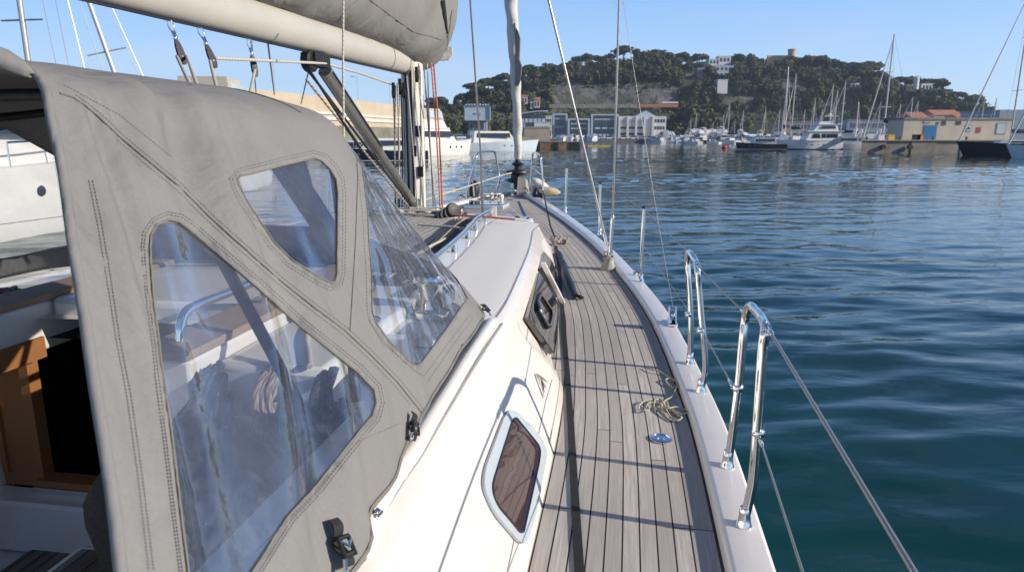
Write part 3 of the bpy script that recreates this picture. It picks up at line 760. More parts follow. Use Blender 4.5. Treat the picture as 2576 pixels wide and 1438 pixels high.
# hold-down straps with buckles
def strap(px0, px1, wdt, name='strap'):
    L = drape_line(SPR, [px0, px1], .006, 8); L = L or []
    tail = onz
    a = L[0]; b = L[-1]; d = (b-a).normalized(); n_ = B(-.2, .8, .45).normalized(); sd2 = d.cross(n_).normalized()*wdt/2
    mb = MB(); N = 14
    for k in range(N):
        f0, f1 = k/N, (k+1)/N; p0 = a+(b-a)*f0+n_*(.004+.006*math.sin(f0*9)); p1 = a+(b-a)*f1+n_*(.004+.006*math.sin(f1*9))
        mb.hexa([p0-sd2, p1-sd2, p1+sd2, p0+sd2], [p0-sd2+n_*.003, p1-sd2+n_*.003, p1+sd2+n_*.003, p0+sd2+n_*.003])
    st = mb.build(name, M['black'], SH)
    c = a+(b-a)*.62+n_*.014; m2 = MB()
    for q in (-1, 1): m2.tube([c+sd2*1.1*q-d*.014, c+sd2*1.1*q+d*.014+n_*.003], .003, 6)
    m2.tube([c-sd2*1.1-d*.014, c+sd2*1.1-d*.014], .0035, 8); m2.tube([c-sd2*1.1+d*.010, c+sd2*1.1+d*.010], .0045, 8)
    m2.build('buckle', M['blackpl'], st, smooth=50)
    m3 = MB(); m3.tube([c+sd2*1.2-d*.012, c+n_*.007, c-sd2*1.2-d*.010+n_*.002], .0022, 6); m3.tube([c+sd2*1.0+d*.015, c+sd2*1.6+d*.03], .0035, 6); m3.build('buckle_pin', M['steel'], st, smooth=50)
strap((1028, 1040), (1052, 1133), .013)
strap((822, 1310), (862, 1430), .018)
strap((1203, 770), (1219, 790), .010)
# ================================================================ INTERIOR SEEN UNDER THE HOOD
def bx(name, mat, s0, s1, t0, t1, z0, z1, parent=YS, bev=0):
    mb = MB(); mb.hexa([B(s0, t0, z0), B(s1, t0, z0), B(s1, t1, z0), B(s0, t1, z0)], [B(s0, t0, z1), B(s1, t0, z1), B(s1, t1, z1), B(s0, t1, z1)])
    o = mb.build(name, mat, parent)
    if bev: m = o.modifiers.new('bevel', 'BEVEL'); m.width = bev; m.segments = 2; o.data.shade_smooth(); o.data.set_sharp_from_angle(angle=R(50))
    return o
def deckbox(name, mat, s0, s1, t0, t1, z, parent=YS, along=True, th=.02):
    mb = MB(); P = [(s0, t0), (s1, t0), (s1, t1), (s0, t1)]
    mb.add([B(s, t, z) for s, t in P]+[B(s, t, z-th) for s, t in P], [(0, 1, 2, 3), (7, 6, 5, 4), (0, 4, 5, 1), (1, 5, 6, 2), (2, 6, 7, 3), (3, 7, 4, 0)], [((t, s) if along else (s, t)) for s, t in P]*2)
    return mb.build(name, mat, parent)
CK = bx('cockpit_sole', M['gel'], -1.2, 1.87, -.64, -2.5, .88, .905)
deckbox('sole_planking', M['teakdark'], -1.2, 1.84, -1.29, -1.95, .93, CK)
SEAT = bx('cockpit_seat', M['gel'], -1.2, 1.30, -.637, -1.275, .91, 1.335, bev=.01)
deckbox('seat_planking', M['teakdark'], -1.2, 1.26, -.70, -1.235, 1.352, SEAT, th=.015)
SE2 = bx('cockpit_seat', M['gel'], -1.2, 1.30, -1.95, -2.50, .91, 1.335, bev=.01)
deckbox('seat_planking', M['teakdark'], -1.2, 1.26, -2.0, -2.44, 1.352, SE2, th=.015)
bx('bridge_step', M['gel'], 1.79, 1.90, -1.15, -2.4, .91, 1.10, bev=.012)
cs = bx('companionway', M['steel'], 1.86, 1.90, -1.13, -1.98, 1.102, 1.120)
bx('sill', M['wood'], 1.865, 1.93, -1.14, -1.97, 1.121, 1.145, cs)
bx('washboard', M['wood'], 1.90, 1.925, -1.99, -2.66, 1.10, 1.70, cs); bx('panel_moulding', M['wood'], 1.888, 1.902, -2.10, -2.12, 1.15, 1.62, cs)
bx('door_post', M['wood'], 1.885, 1.93, -1.955, -1.99, 1.145, 1.66, cs)
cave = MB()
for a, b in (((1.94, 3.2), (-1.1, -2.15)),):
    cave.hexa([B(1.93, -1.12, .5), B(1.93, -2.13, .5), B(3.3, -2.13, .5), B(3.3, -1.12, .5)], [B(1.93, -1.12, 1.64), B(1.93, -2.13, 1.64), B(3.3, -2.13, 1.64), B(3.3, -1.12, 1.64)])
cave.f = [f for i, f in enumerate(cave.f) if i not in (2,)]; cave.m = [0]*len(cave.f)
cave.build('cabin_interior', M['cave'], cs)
# sliding hatch garage, both edges with a teak rail
for nm, t0, t1 in (('a', -1.04, -1.17), ('b', -1.90, -2.03)):
    g = bx('hatch_coaming', M['gel'], 1.10 if nm == 'b' else 1.45, 2.6, t0, t1, 1.60 if nm == 'b' else 1.55, 1.765, COACH, bev=.012)
    bx('teak_cap', M['rawteak'], 1.08 if nm == 'b' else 1.43, 2.62, t0+.01 if nm == 'a' else t0+.012, t1-.01, 1.767, 1.79, g, bev=.004)
    if nm == 'b': bx('wood_trim', M['wood'], 1.10, 1.9, t0+.004, t0+.016, 1.585, 1.655, g)
bx('sliding_hatch', M['gel'], 1.95, 2.75, -1.18, -1.89, 1.70, 1.775, COACH, bev=.02)
bx('winch_console', M['gel'], 1.52, 2.5, -.72, -1.03, 1.55, 1.735, COACH, bev=.02)
bx('bulkhead_panel', M['gel'], 1.50, 1.90, -.62, -1.17, .91, 1.60, COACH, bev=.03)
P = [B(1.52, -1.11, 1.79), B(1.53, -1.11, 1.83), B(1.57, -1.11, 1.862), B(1.75, -1.11, 1.865), B(1.90, -1.11, 1.865), B(1.94, -1.11, 1.835), B(1.945, -1.11, 1.79)]
mb = MB(); mb.tube(spline(P, 5), .013, 10); mb.build('handrail', M['steel'], COACH, smooth=60)
P = [B(1.52, -.76, 1.742), B(1.60, -.80, 1.744), B(1.8, -.90, 1.744), B(2.1, -.98, 1.744), B(2.4, -1.0, 1.744)]
mb = MB(); mb.tube(spline(P, 8), .008, 8); mb.build('sheet_track', M['ropew'], COACH, smooth=60)
# winch and clutches
def winch(s, t, z, r=.065, parent=COACH):
    mb = MB(); mb.lathe([(r*1.15, 0), (r*1.15, .02), (r*.8, .03), (r*.68, .06), (r*.72, .10), (r*.95, .115), (r, .13), (r*.9, .145), (r*.3, .15), (r*.3, .14)], B(s, t, z), n=24)
    o = mb.build('winch', M['steel'], parent, smooth=40); m2 = MB(); m2.lathe([(r*1.0, .146), (r*.8, .158), (r*.35, .158)], B(s, t, z), n=24); m2.build('winch_cap', M['blackpl'], o, smooth=40)
winch(1.98, -.82, 1.715); winch(2.20, -.64, 1.70, .055)
for k in range(4): bx('rope_clutch', M['blackpl'] if k % 2 else M['frame'], 2.30, 2.46, -.62-.045*k, -.655-.045*k, 1.69, 1.755, COACH, bev=.006)
bx('rope_clutch', M['blackpl'], 1.75, 1.93, -2.06, -2.16, 1.70, 1.78, COACH, bev=.01)
# horseshoe shaped speaker / cushion ring seen through the front window
mb = MB(); L = [B(1.78+.13*math.cos(a), -.72+.13*math.sin(a), 1.76) for a in [i/24*2*math.pi for i in range(24)]]
# rope tails hanging on the bulkhead
def hang(pts, r, mat, name, lab, cat, grp=None):
    mb = MB(); mb.tube(spline(pts, 6), r, 7); o = mb.build(name, M[mat], None, smooth=60, origin=pts[0]); tag(o, lab, cat, grp); return o
for k, (mat, lab) in enumerate((('ropeb', 'dark navy rope tails hanging in a bundle inside the sprayhood'), ('ropebrown', 'brown flecked rope tail bundle hung beside the navy one inside the sprayhood'), ('ropeb', 'dark rope coil hanging nearest the companionway under the sprayhood'))):
    cx = -.70-.15*k; mb = MB()
    for j in range(12):
        tt = cx+random.uniform(-.05, .05); s_ = 1.49-random.uniform(.0, .07); zb = 1.15+random.uniform(-.12, .1)
        zb -= random.uniform(0, .2); j1, j2, j3 = [random.uniform(-.05, .05) for _ in range(3)]; L = spline([B(s_+.05, cx+.3*(tt-cx), 1.735), B(s_, cx+.4*(tt-cx), 1.68), B(s_-.03, tt+j1, 1.5), B(s_-.02, tt+.03+j2, zb), B(s_, tt+.05+j2, zb-.03), B(s_-.01, tt+.07+j2, zb+.05), B(s_-.02, tt+.06+j3, 1.48), B(s_+.02, cx+.03, 1.67)], 5)
        mb.tube(L, .0085, 6)
    o = mb.build('rope_coil', M[mat], None, smooth=60, origin=B(1.49, cx, 1.2)); tag(o, lab, 'rope')
# black bag on the seat
mb = MB(); rr = []
for i in range(13):
    f = i/12; x = 1.08+.30*f; r_ = .17*math.sqrt(max(0, 1-(2*f-1)**4))+.005
    rr.append([B(x, -.90+math.cos(a)*r_*1.25*(1+.12*noise.noise(Vector((i*.5, a, 2)))), 1.355+r_*.95+math.sin(a)*r_*.95*(1+.18*noise.noise(Vector((i*.6, a*1.5, 0))))) for a in [k/18*2*math.pi for k in range(19)]])
mb.grid(rr); o = mb.build('holdall_bag', M['black'], None, smooth=70, origin=B(1.2, -.9, 1.355)); tag(o, 'crumpled black holdall on the cockpit seat behind the clear side window', 'bag')
mb = MB(); mb.tube(spline([B(1.15, -.84, 1.66), B(1.16, -.80, 1.78), B(1.28, -.84, 1.80), B(1.31, -.88, 1.66)], 8), .010, 6, flat=.5); mb.build('handle', M['black'], o, smooth=60)
# red and green control lines heaped at the port clutches
for mat, lab, sd_ in (('roper', 'red and white control line heaped on the port cabin side', 1), ('ropeg', 'dark green control line heaped beside the red one', 2)):
    random.seed(sd_); L = []
    for k in range(26): L.append(B(2.02+random.uniform(-.17, .17), -2.22+random.uniform(-.11, .11)-.03*sd_, 1.705+.012*(k % 5)))
    mb = MB(); mb.tube(spline(L, 6), .0065, 6); tag(mb.build('control_line', M[mat], None, smooth=60, origin=B(2.0, -2.2, 1.70)), lab, 'rope')
for k in range(3):
    mb = MB(); mb.tube([B(1.98+.05*k, -2.10, 1.76), B(2.3+.06*k, -2.14-.03*k, 1.71), B(3.4, -2.2-.03*k, 1.70)], .006, 6); mb.build('halyard', M[('roper', 'ropeg', 'ropew')[k]], YS, smooth=60)
random.seed(11)
# ================================================================ RAILS, STANCHIONS, LIFELINES
def basefoot(mb, p, r):
    mb.lathe([(r*1.75, -.004), (r*1.75, .002), (r*1.4, .010), (r*1.18, .03), (r*1.14, .05), (r, .052)], p, n=20)
def hoop(front, rear, top, sf, sr, r=.0125):
    Pf = [ats(x, y, sf) for x, y in front]; Pr = [ats(x, y, sr) for x, y in rear]
    n = len(top); Pt = [ats(x, y, lerp(sf, sr, (i+1)/(n+1))) for i, (x, y) in enumerate(top)]
    mb = MB(); g = empty('gate_stanchion', (0, 0, 0)); COL.objects.unlink(g); bpy.data.objects.remove(g)
    L = spline(Pf+Pt+Pr, 6); mb.tube(L, r, 14); o = mb.build('gate_stanchion', M['steel'], YS, smooth=60)
    for p in (Pf[0], Pr[-1]):
        m2 = MB(); s, t = ST(p); basefoot(m2, B(s, t, zd(s)+.034), r); m2.build('stanchion_base', M['steel'], o, smooth=45)
    return o, Pf, Pt, Pr
H1, h1f, h1t, h1r = hoop([(1829, 1177), (1838, 1120), (1859, 960), (1869, 850), (1876, 795)], [(1925, 830), (1919, 880), (1908, 1036), (1896, 1190), (1888, 1240), (1872, 1308)], [(1886, 769), (1903, 783), (1919, 803)], 2.04, 1.71)
H2, h2f, h2t, h2r = hoop([(1735, 916), (1737, 866), (1738, 790), (1732, 700), (1729, 650)], [(1754, 675), (1758, 722), (1765, 800), (1772, 866), (1774, 930), (1763, 984)], [(1731, 634), (1740, 640), (1750, 656)], 2.99, 2.66)
def stanchion(b, tp, s):
    a, c = ats(*b, s), ats(*tp, s); a = Vector((a.x, a.y, zd(s)+.034)); mb = MB(); mb.tube([a, a+(c-a)*.5, c-(c-a)*.01, c], [.0125, .0125, .0125, .006], 12)
    o = mb.build('stanchion', M['steel'], YS, smooth=50); m2 = MB(); basefoot(m2, a, .013); m2.build('stanchion_base', M['steel'], o, smooth=45)
    mb = MB(); mb.lathe([(.0135, 0), (.015, .004), (.0135, .012), (.004, .018)], c-Vector((0, 0, .012)), n=12); mb.build('stanchion_cap', M['blackpl'], o, smooth=45); return a, c
S3 = stanchion((1612, 708), (1620, 520), 4.60); S4 = stanchion((1508, 596), (1510, 460), 6.48); S5 = stanchion((1422, 536), (1426, 420), 7.90)
def port(P): s, t = ST(P); return B(s, mir(t), P.z)
for s_ in (7.9,): pass
# pulpit
def pipe(pts, name='pulpit_rail', parent=None, r=.0125):
    mb = MB(); mb.tube(spline(pts, 6), r, 10); return mb.build(name, M['steel'], parent or YS, smooth=60)
PA = [ats(x, y, s) for x, y, s in ((1368, 502, 9.0), (1366, 470, 9.0), (1361, 400, 9.0), (1357, 390, 9.1), (1345, 384, 9.5), (1340, 390, 9.7), (1337, 430, 9.75), (1333, 487, 9.8))]
PUL = pipe(PA, 'pulpit')
pipe([ats(1338, 423, 9.75), ats(1364, 441, 9.0)], parent=PUL, r=.010)
PB = [ats(x, y, s) for x, y, s in ((1172, 496, 9.0), (1185, 440, 9.0), (1198, 396, 9.05), (1210, 382, 9.2), (1240, 381, 9.6), (1246, 388, 9.7), (1254, 430, 9.75), (1257, 450, 9.75), (1249, 481, 9.8))]
pipe(PB, parent=PUL); pipe([ats(1255, 425, 9.75), ats(1215, 433, 9.5), ats(1177, 440, 9.0)], parent=PUL, r=.010)
pipe([ats(1193, 494, 9.1), ats(1190, 462, 9.1), ats(1186, 448, 9.05)], parent=PUL, r=.010); pipe([ats(1349, 497, 9.3), ats(1352, 478, 9.25), ats(1360, 468, 9.05)], parent=PUL, r=.010)
# port side stanchions (glimpsed past the mast) mirror the starboard ones
for a, c in (S5, S4, S3):
    mb = MB(); mb.tube([port(a), port(c)], .0125, 10); mb.build('stanchion', M['steel'], YS, smooth=50)
def wire(pts, r=.0022, name='lifeline', mat='wire', parent=None):
    mb = MB(); mb.tube(pts, r, 7); return mb.build(name, M[mat], parent or YS, smooth=60)
hgt = lambda Q, f: Q[0]+(Q[1]-Q[0])*f
wire([ats(1362, 396, 9.0), hgt(S5, .965), hgt(S4, .965), hgt(S3, .965), h2t[0]])
wire([ats(1366, 440, 9.0), hgt(S5, .5), hgt(S4, .5), hgt(S3, .5), h2f[2]], .0018)
wire([port(ats(1362, 396, 9.0)), port(hgt(S5, .965)), port(hgt(S4, .965)), port(hgt(S3, .965)), port(h2t[0])])
wire([ats(1177, 440, 9.0), port(hgt(S5, .5)), port(hgt(S4, .5)), port(hgt(S3, .5))], .0018)
a, b = h2r[0]+Vector((0, 0, .01)), h1f[-1]+Vector((0, 0, .005)); wire([a, b], .0025)
a2, b2 = ats(1767, 832, 2.66), ats(1845, 975, 2.06); wire([a2, b2], .0025)
e1, e2 = ats(1930, 822, 1.70), ats(2310, 1455, .72); wire([e1, e2], .0038)
f1, f2 = ats(1911, 1100, 1.705), ats(2020, 1440, 1.05); wire([f1, f2], .0026)
def fork(p, d, r=.007, L=.05):
    d = d.normalized(); mb = MB(); mb.tube([p, p+d*L*.25, p+d*L*.3, p+d*L, p+d*(L+.02)], [r*.7, r*.7, r, r, r*.5], 10)
    mb.lathe([(r*.9, -r*1.3), (r*.9, r*1.3)], p, axis=d.cross(Vector((0, 0, 1))), n=10)
    mb.tube([p+Vector((0, 0, r*1.6))-d*.01, p+Vector((0, 0, -r*1.6))-d*.01], r*.5, 6)
    mb.build('wire_terminal', M['steel'], YS, smooth=45)
fork(e1, e2-e1, .0075, .055); fork(f1, f2-f1, .006, .05); fork(a, b-a, .006, .03); fork(b, a-b, .006, .03); fork(a2, b2-a2, .0055, .04); fork(b2, a2-b2, .0055, .06)
for p in (ats(1908, 1088, 1.71), ats(1763, 830, 2.66), ats(1732, 790, 2.99), ats(1857, 975, 2.04)):
    mb = MB(); mb.lathe([(.014, -.010), (.0165, -.006), (.0165, .006), (.014, .010)], p, n=14); mb.build('eye_ring', M['steel'], YS, smooth=45)
# ================================================================ DECK FITTINGS
mb = MB(); c = onz(1663, 1103, zd(2.2)+.003); mb.lathe([(.040, 0), (.040, .003), (.035, .006), (.030, .006), (.028, .003), (.014, .003), (.012, .006), (.0, .006)][:-1], c, n=28); fc = mb.build('deck_filler_cap', M['steel'], YS, smooth=35)
s_, t_ = ST(c)
# shroud base, boot, shrouds and turnbuckle
cb_s = 5.2; cb = ats(1531, 676, 5.1); ss, tt = ST(cb); cb = B(ss, tt, zd(ss))
mb = MB(); mb.lathe([(.056, 0), (.058, .012), (.052, .03), (.042, .055), (.040, .085), (.046, .09), (.036, .092), (.03, .07)], cb, n=18)
for i, v in enumerate(mb.v): mb.v[i] = v+Vector((noise.noise(v*25), noise.noise(v*25+Vector((9, 0, 0))), 0))*.012
boot = mb.build('leather_boot', M['leather'], YS, smooth=60)
def shroud(px_top, px_low, s_top, s_low, r, mat='wire', name='shroud'):
    return wire([ats(*px_low, s_low), ats(*px_top, s_top)], r, name, mat)
t0 = ats(1536, 640, ss)
mb = MB(); mb.tube([cb+Vector((0, 0, .05)), ats(1534, 650, ss), ats(1535, 640, ss)], [.012, .010, .006], 8); mb.tube([ats(1536, 636, ss), ats(1541, 548, ss)], .015, 10); mb.tube([ats(1541, 548, ss), ats(1542, 540, ss)], [.015, .007], 10); mb.build('turnbuckle', M['steel'], YS, smooth=50)
shroud((1558, -8), (1541, 545, ), ss-.02, ss, .0085, 'greyalu')
shroud((1378, -8), (1526, 612), ss-.10, ss, .0095, 'greyalu')
mb = MB(); mb.tube([ats(1526, 612, ss), ats(1533, 655, ss)], [.007, .010], 8); mb.tube([ats(1520, 588, ss), ats(1527, 616, ss)], .0125, 8); mb.build('turnbuckle', M['steel'], YS, smooth=50)
for k in range(6):
    mb = MB(); mb.tube([cb+B(random.uniform(-.03, .03), random.uniform(-.03, .03), .05+.012*k), cb+B(random.uniform(-.03, .03), random.uniform(-.03, .03), .07+.012*k)], .012, 7)
    mb.build('shackle', M['leather'] if k % 2 else M['greyalu'], boot, smooth=60)
# block on the rail with its thin line
bk = ats(1690, 822, 3.62); s_, t_ = ST(bk); z_ = zd(s_)+.034
mb = MB(); mb.box(B(s_, t_, z_+.006), (.05, .13, .010), -AZ); mb.lathe([(.03, -.012), (.036, -.006), (.036, .006), (.03, .012)], B(s_, t_, z_+.045), axis=B(.2, 1, .3), n=18)
mb.hexa([B(s_-.04, t_-.02, z_+.01), B(s_+.04, t_-.02, z_+.01), B(s_+.04, t_-.014, z_+.01), B(s_-.04, t_-.014, z_+.01)], [B(s_-.02, t_-.02, z_+.09), B(s_+.02, t_-.02, z_+.09), B(s_+.02, t_-.014, z_+.09), B(s_-.02, t_-.014, z_+.09)])
mb.hexa([B(s_-.04, t_+.014, z_+.01), B(s_+.04, t_+.014, z_+.01), B(s_+.04, t_+.02, z_+.01), B(s_-.04, t_+.02, z_+.01)], [B(s_-.02, t_+.014, z_+.09), B(s_+.02, t_+.014, z_+.09), B(s_+.02, t_+.02, z_+.09), B(s_-.02, t_+.02, z_+.09)])
blk = mb.build('sheet_block', M['steel'], YS, smooth=35)
wire([B(s_, t_, z_+.09), ats(1650, 524, 3.66), ats(1584, 112, 3.8), ats(1566, -10, 3.85)], .0014, 'flag_halyard')
for (x, y) in [(1597, 694), (1535, 615)]:
    p = ats(x, y, 4.8 if x > 1560 else 6.0); s_, t_ = ST(p); mb = MB(); mb.lathe([(.02, 0), (.02, .01), (.01, .02), (.012, .04), (.006, .045)], B(s_, t_, zd(s_)+.034), n=10); mb.build('fairlead', M['steel'], YS, smooth=45)
# black jackline along the cabin side, its knot and tail
JL = [(1460, 1460), (1452, 1330), (1444, 1200), (1436, 1060), (1428, 950), (1421, 860), (1414, 770), (1409, 700), (1404, 650), (1399, 612)]
mb = MB(); rows_ = []
for i, (x, y) in enumerate(JL):
    p = onz(x, y, 1.30+.0*i); s_, t_ = ST(p); p = onz(x, y, zd(s_)+.012); s_, t_ = ST(p)
    rows_.append([B(s_, t_-.0125, zd(s_)+.002), B(s_, t_-.0115, zd(s_)+.006), B(s_, t_+.0115, zd(s_)+.006), B(s_, t_+.0125, zd(s_)+.002)])
rr = []
for k in range(len(rows_)-1):
    for f in range(4): rr.append([rows_[k][q].lerp(rows_[k+1][q], f/4) for q in range(4)])
rr.append(rows_[-1]); mb.grid(rr); jl = mb.build('jackline_webbing', M['black'], None, smooth=50, origin=rr[len(rr)//2][0]); tag(jl, 'black webbing jackline stretched along the teak side deck by the cabin', 'webbing strap')
kn = ondk = None
def dk(x, y, dz=0):
    z = 1.3
    for _ in range(30): p = onz(x, y, z+dz); s_, t_ = ST(p); z = .5*z+.5*zd(s_)
    return onz(x, y, z+dz)
k0 = dk(1398, 610, .03); kn = MB(); pts = [k0+Vector((random.uniform(-.05, .05), random.uniform(-.06, .06), random.uniform(0, .05))) for _ in range(16)]+[dk(1410, 608, .02), dk(1420, 612, .01), dk(1426, 606, .03), dk(1430, 600, .01)]
kn.tube(spline(pts, 6), .011, 7); tag(kn.build('knotted_rope', M['ropebrown'], None, smooth=60, origin=k0), 'knotted brown rope end beside the cabin corner on the side deck', 'rope')
wire([k0+Vector((0, 0, .03)), ats(1385, 570, 6.6), ats(1366, 480, 9.0)], .0085, 'jackline_tail', 'black', jl)
# folded dark canvas tube lying on the deck
a, b = dk(1404, 632, .02), dk(1447, 742, .02); mb = MB(); L = [a.lerp(b, i/14) for i in range(15)]
mb.tube([p+Vector((0, 0, .004*math.sin(i*1.3))) for i, p in enumerate(L)], [.012]+[.022+.002*math.sin(i*2) for i in range(13)]+[.020], 10, flat=.8)
bt = mb.build('rolled_cover', M['navy'], None, smooth=60, origin=a); tag(bt, 'long rolled navy cloth cover lying on the teak deck beside the windows', 'rolled cover')
m2 = MB(); d = (b-a).normalized()
for k in range(9): m2.tube([b, b+d*random.uniform(.02, .05)+Vector((random.uniform(-.05, .05), random.uniform(-.02, .02), random.uniform(-.014, .01)))], .007, 5)
m2.build('frayed_end', M['black'], bt, smooth=60)
# light line tangled by the toe rail
def z6d(x, y): return dk((1400+x/2.614)/1.0683, (600+y/2.614)/1.0683, .007)
LN = [(862, 1012), (905, 1030), (960, 1045), (1010, 1060), (1060, 1095), (1092, 1125), (1080, 1160), (1030, 1130), (1018, 1105), (1060, 1095), (1100, 1125), (1085, 1180), (1060, 1215), (1010, 1250), (990, 1290), (960, 1310), (935, 1290), (945, 1250), (985, 1240), (1010, 1265), (985, 1305), (1040, 1370), (1100, 1390), (1130, 1375), (1100, 1345), (1040, 1300), (1000, 1290), (1060, 1300), (1120, 1345), (1170, 1335), (1150, 1305), (1090, 1295), (1030, 1310), (990, 1290), (960, 1265), (900, 1270), (880, 1290), (900, 1315), (860, 1325), (828, 1305), (838, 1275), (880, 1255), (940, 1240), (980, 1240), (1000, 1275), (1050, 1355), (1110, 1385)]
mb = MB(); L = [z6d(x, y)+Vector((0, 0, .004*(i % 3))) for i, (x, y) in enumerate(LN)]; mb.tube(spline(L, 6), .0031, 6)
tag(mb.build('loose_line', M['rope'], None, smooth=60, origin=L[20]), 'thin pale yellow line lying tangled on the deck planks by the toe rail', 'rope')
# forward hatch and foredeck gear
hc = onz(1262, 548, 1.56); s_, t_ = ST(hc)
HT = MB(); HT.hexa([B(s_-.28, t_-.30, 1.47), B(s_-.28, t_+.28, 1.47), B(s_+.28, t_+.28, 1.47), B(s_+.28, t_-.30, 1.47)], [B(s_-.27, t_-.28, 1.535), B(s_-.27, t_+.26, 1.535), B(s_+.27, t_+.26, 1.535), B(s_+.27, t_-.28, 1.535)])
ht = HT.build('deck_hatch', M['gel'], YS); HT = MB(); HT.hexa([B(s_-.24, t_-.26, 1.536), B(s_-.24, t_+.23, 1.536), B(s_+.24, t_+.23, 1.536), B(s_+.24, t_-.26, 1.536)], [B(s_-.235, t_-.255, 1.552), B(s_-.235, t_+.225, 1.552), B(s_+.235, t_+.225, 1.552), B(s_+.235, t_-.255, 1.552)]); HT.build('hatch_pane', M['dglass'], ht)
h2 = onz(1225, 520, zd(7.9)+.03); s_, t_ = ST(h2); o = bx('deck_hatch', M['frame'], s_-.22, s_+.22, t_-.25, t_+.25, zd(s_)+.0, zd(s_)+.05, YS, bev=.01); bx('hatch_pane', M['dglass'], s_-.2, s_+.2, t_-.23, t_+.23, zd(s_)+.051, zd(s_)+.058, o)
# inner stay with its black base
ib = onz(1215, 548, 1.60); mb = MB(); mb.lathe([(.10, 0), (.08, .02), (.03, .05), (.012, .07)], ib-Vector((0, 0, .06)), n=4); mb.build('stay_base', M['blackpl'], YS)
si = ST(ib)[0]; wire([ats(1213, 540, si), ats(1210, 390, si-.15)], .0085, 'inner_stay', 'greyalu'); wire([ats(1210, 400, si-.15), ats(1182, -10, si-.5)], .0075, 'inner_stay', 'greyalu')
wire([ats(1217, 542, si), ats(1214, 470, si-.1)], .004, 'inner_stay', 'wire')
# forestay with furled genoa, drum
def stay(x, y):  # point on the forestay seen at this pixel
    d = ray(x, y); sx = d.x*sa+d.y*ca; k = (1.6+3.08*10.2-EYE)/(d.z+3.08*sx); return EY+d*k
FS = [(1303, 398), (1302, 330), (1300, 270), (1297, 200), (1294, 140), (1290, 70), (1285, 0), (1281, -60)]
rad = [.055, .064, .064, .068, .075, .082, .084, .084]
L = [stay(*p) for p in FS]; rows_ = []; Lf = spline(L, 7); n = len(Lf)
T_ = (Lf[-1]-Lf[0]).normalized(); Nn = T_.cross(Vector((1, 0, 0))).normalized(); Bb = T_.cross(Nn)
for i, p in enumerate(Lf):
    r_ = rad[min(len(rad)-1, i//7)]*(1-(i % 7)/7)+rad[min(len(rad)-1, i//7+1)]*((i % 7)/7); row = []
    for k in range(21):
        a_ = k/20*2*math.pi; q = 1+.07*math.sin(a_*2+i*.55)+.05*math.sin(a_+i*1.1); row.append(p+(Nn*math.cos(a_)+Bb*math.sin(a_))*r_*q)
    rows_.append(row)
mb = MB(); mb.grid(rows_); gen = mb.build('furled_headsail', M['sail'], YS, smooth=70)
# the loose grey clew panel on the roll
FLP = [(1293, 62, 0), (1304, 82, .02), (1310, 100, .03), (1308, 150, .05), (1313, 168, .05), (1310, 205, .03), (1303, 218, .0)]
mb = MB(); A_ = [stay(x, y) for x, y, q in FLP]; Bc = [stay(1296-6*i/6*0, y) for i, (x, y, q) in enumerate(FLP)]
rows_ = [[Bc[i].lerp(A_[i], j/5)+Vector((0, -.085-.02*math.sin(i*2+j), 0)) for j in range(6)] for i in range(len(FLP))]; mb.grid(rows_); o = mb.build('sail_flap', M['sailgrey'], gen, smooth=70); m_ = o.modifiers.new('thick', 'SOLIDIFY'); m_.thickness = .006
fd = stay(1301, 432); mb = MB()
mb.lathe([(.035, .32), (.04, .26), (.10, .22), (.05, .20), (.05, .15), (.17, .13), (.18, .10), (.10, .08), (.10, .02), (.17, .0), (.17, -.03), (.06, -.06), (.06, -.14)], stay(1302, 448)-Vector((0, 0, .02)), n=20); mb.build('furling_drum', M['blackpl'], YS, smooth=40)
mb = MB(); mb.lathe([(.095, .0), (.10, .02), (.10, .06), (.095, .08)], stay(1302, 448)-Vector((0, 0, .02)), n=20); mb.build('furling_line', M['ropew'], YS, smooth=40)
mb = MB(); p = stay(1302, 455); mb.tube([p, Vector((p.x, p.y+.05, zd(10)+.0))], [.06, .075], 12); mb.build('stay_fitting', M['greyalu'], YS, smooth=40)
wire([stay(1296, 432), ats(1240, 448, 9.4), ats(1180, 468, 8.6), ats(1140, 480, 8.0), ats(1062, 505, 7.0)], .010, 'furling_line', 'ropew')
# anchor rollers, covers and fenders at the bow
def lump(px, s_, dims, mat, name, parent=None, lab=None, cat=None, rot=0, k=5):
    c = ats(*px, s_); mb = MB(); bm = bmesh.new(); bmesh.ops.create_icosphere(bm, subdivisions=3, radius=1)
    Mx = Matrix.Rotation(rot, 3, 'Y'); mb.add([c+Mx@Vector((v.co.x*dims[0], v.co.y*dims[1], v.co.z*dims[2]))*(1+.16*noise.noise(v.co*k*.4+c)) for v in bm.verts], [tuple(v.index for v in f.verts) for f in bm.faces]); bm.free()
    o = mb.build(name, mat, parent, smooth=70, origin=None if parent else c)
    if lab: tag(o, lab, cat)
    return o
lump((1382, 481), 9.3, (.15, .07, .055), M['sailbeige'] if 'sailbeige' in M else M['rawteak'], 'fender_bag', None, 'tan canvas fender lying over the rail outside the starboard pulpit leg', 'fender', .1)
lump((1362, 467), 9.45, (.17, .10, .06), M['sail'], 'fender_bag', None, 'off white canvas fender wedged behind the starboard pulpit leg', 'fender', .6)
lump((1354, 489), 9.35, (.08, .08, .09), M['navy'], 'rope_bundle', None, 'small navy bundle tied inside the starboard pulpit leg', 'bundle')
lump((1193, 479), 9.3, (.075, .075, .13), M['rubber'], 'hanging_fender', None, 'black fender hanging on the port pulpit leg', 'fender')
AN = empty('anchor', ats(1320, 480, 9.9), 'beige windlass and anchor gear beside the furling drum at the bow', 'anchor'); 
c = ats(1318, 477, 9.85); s_, t_ = ST(c)
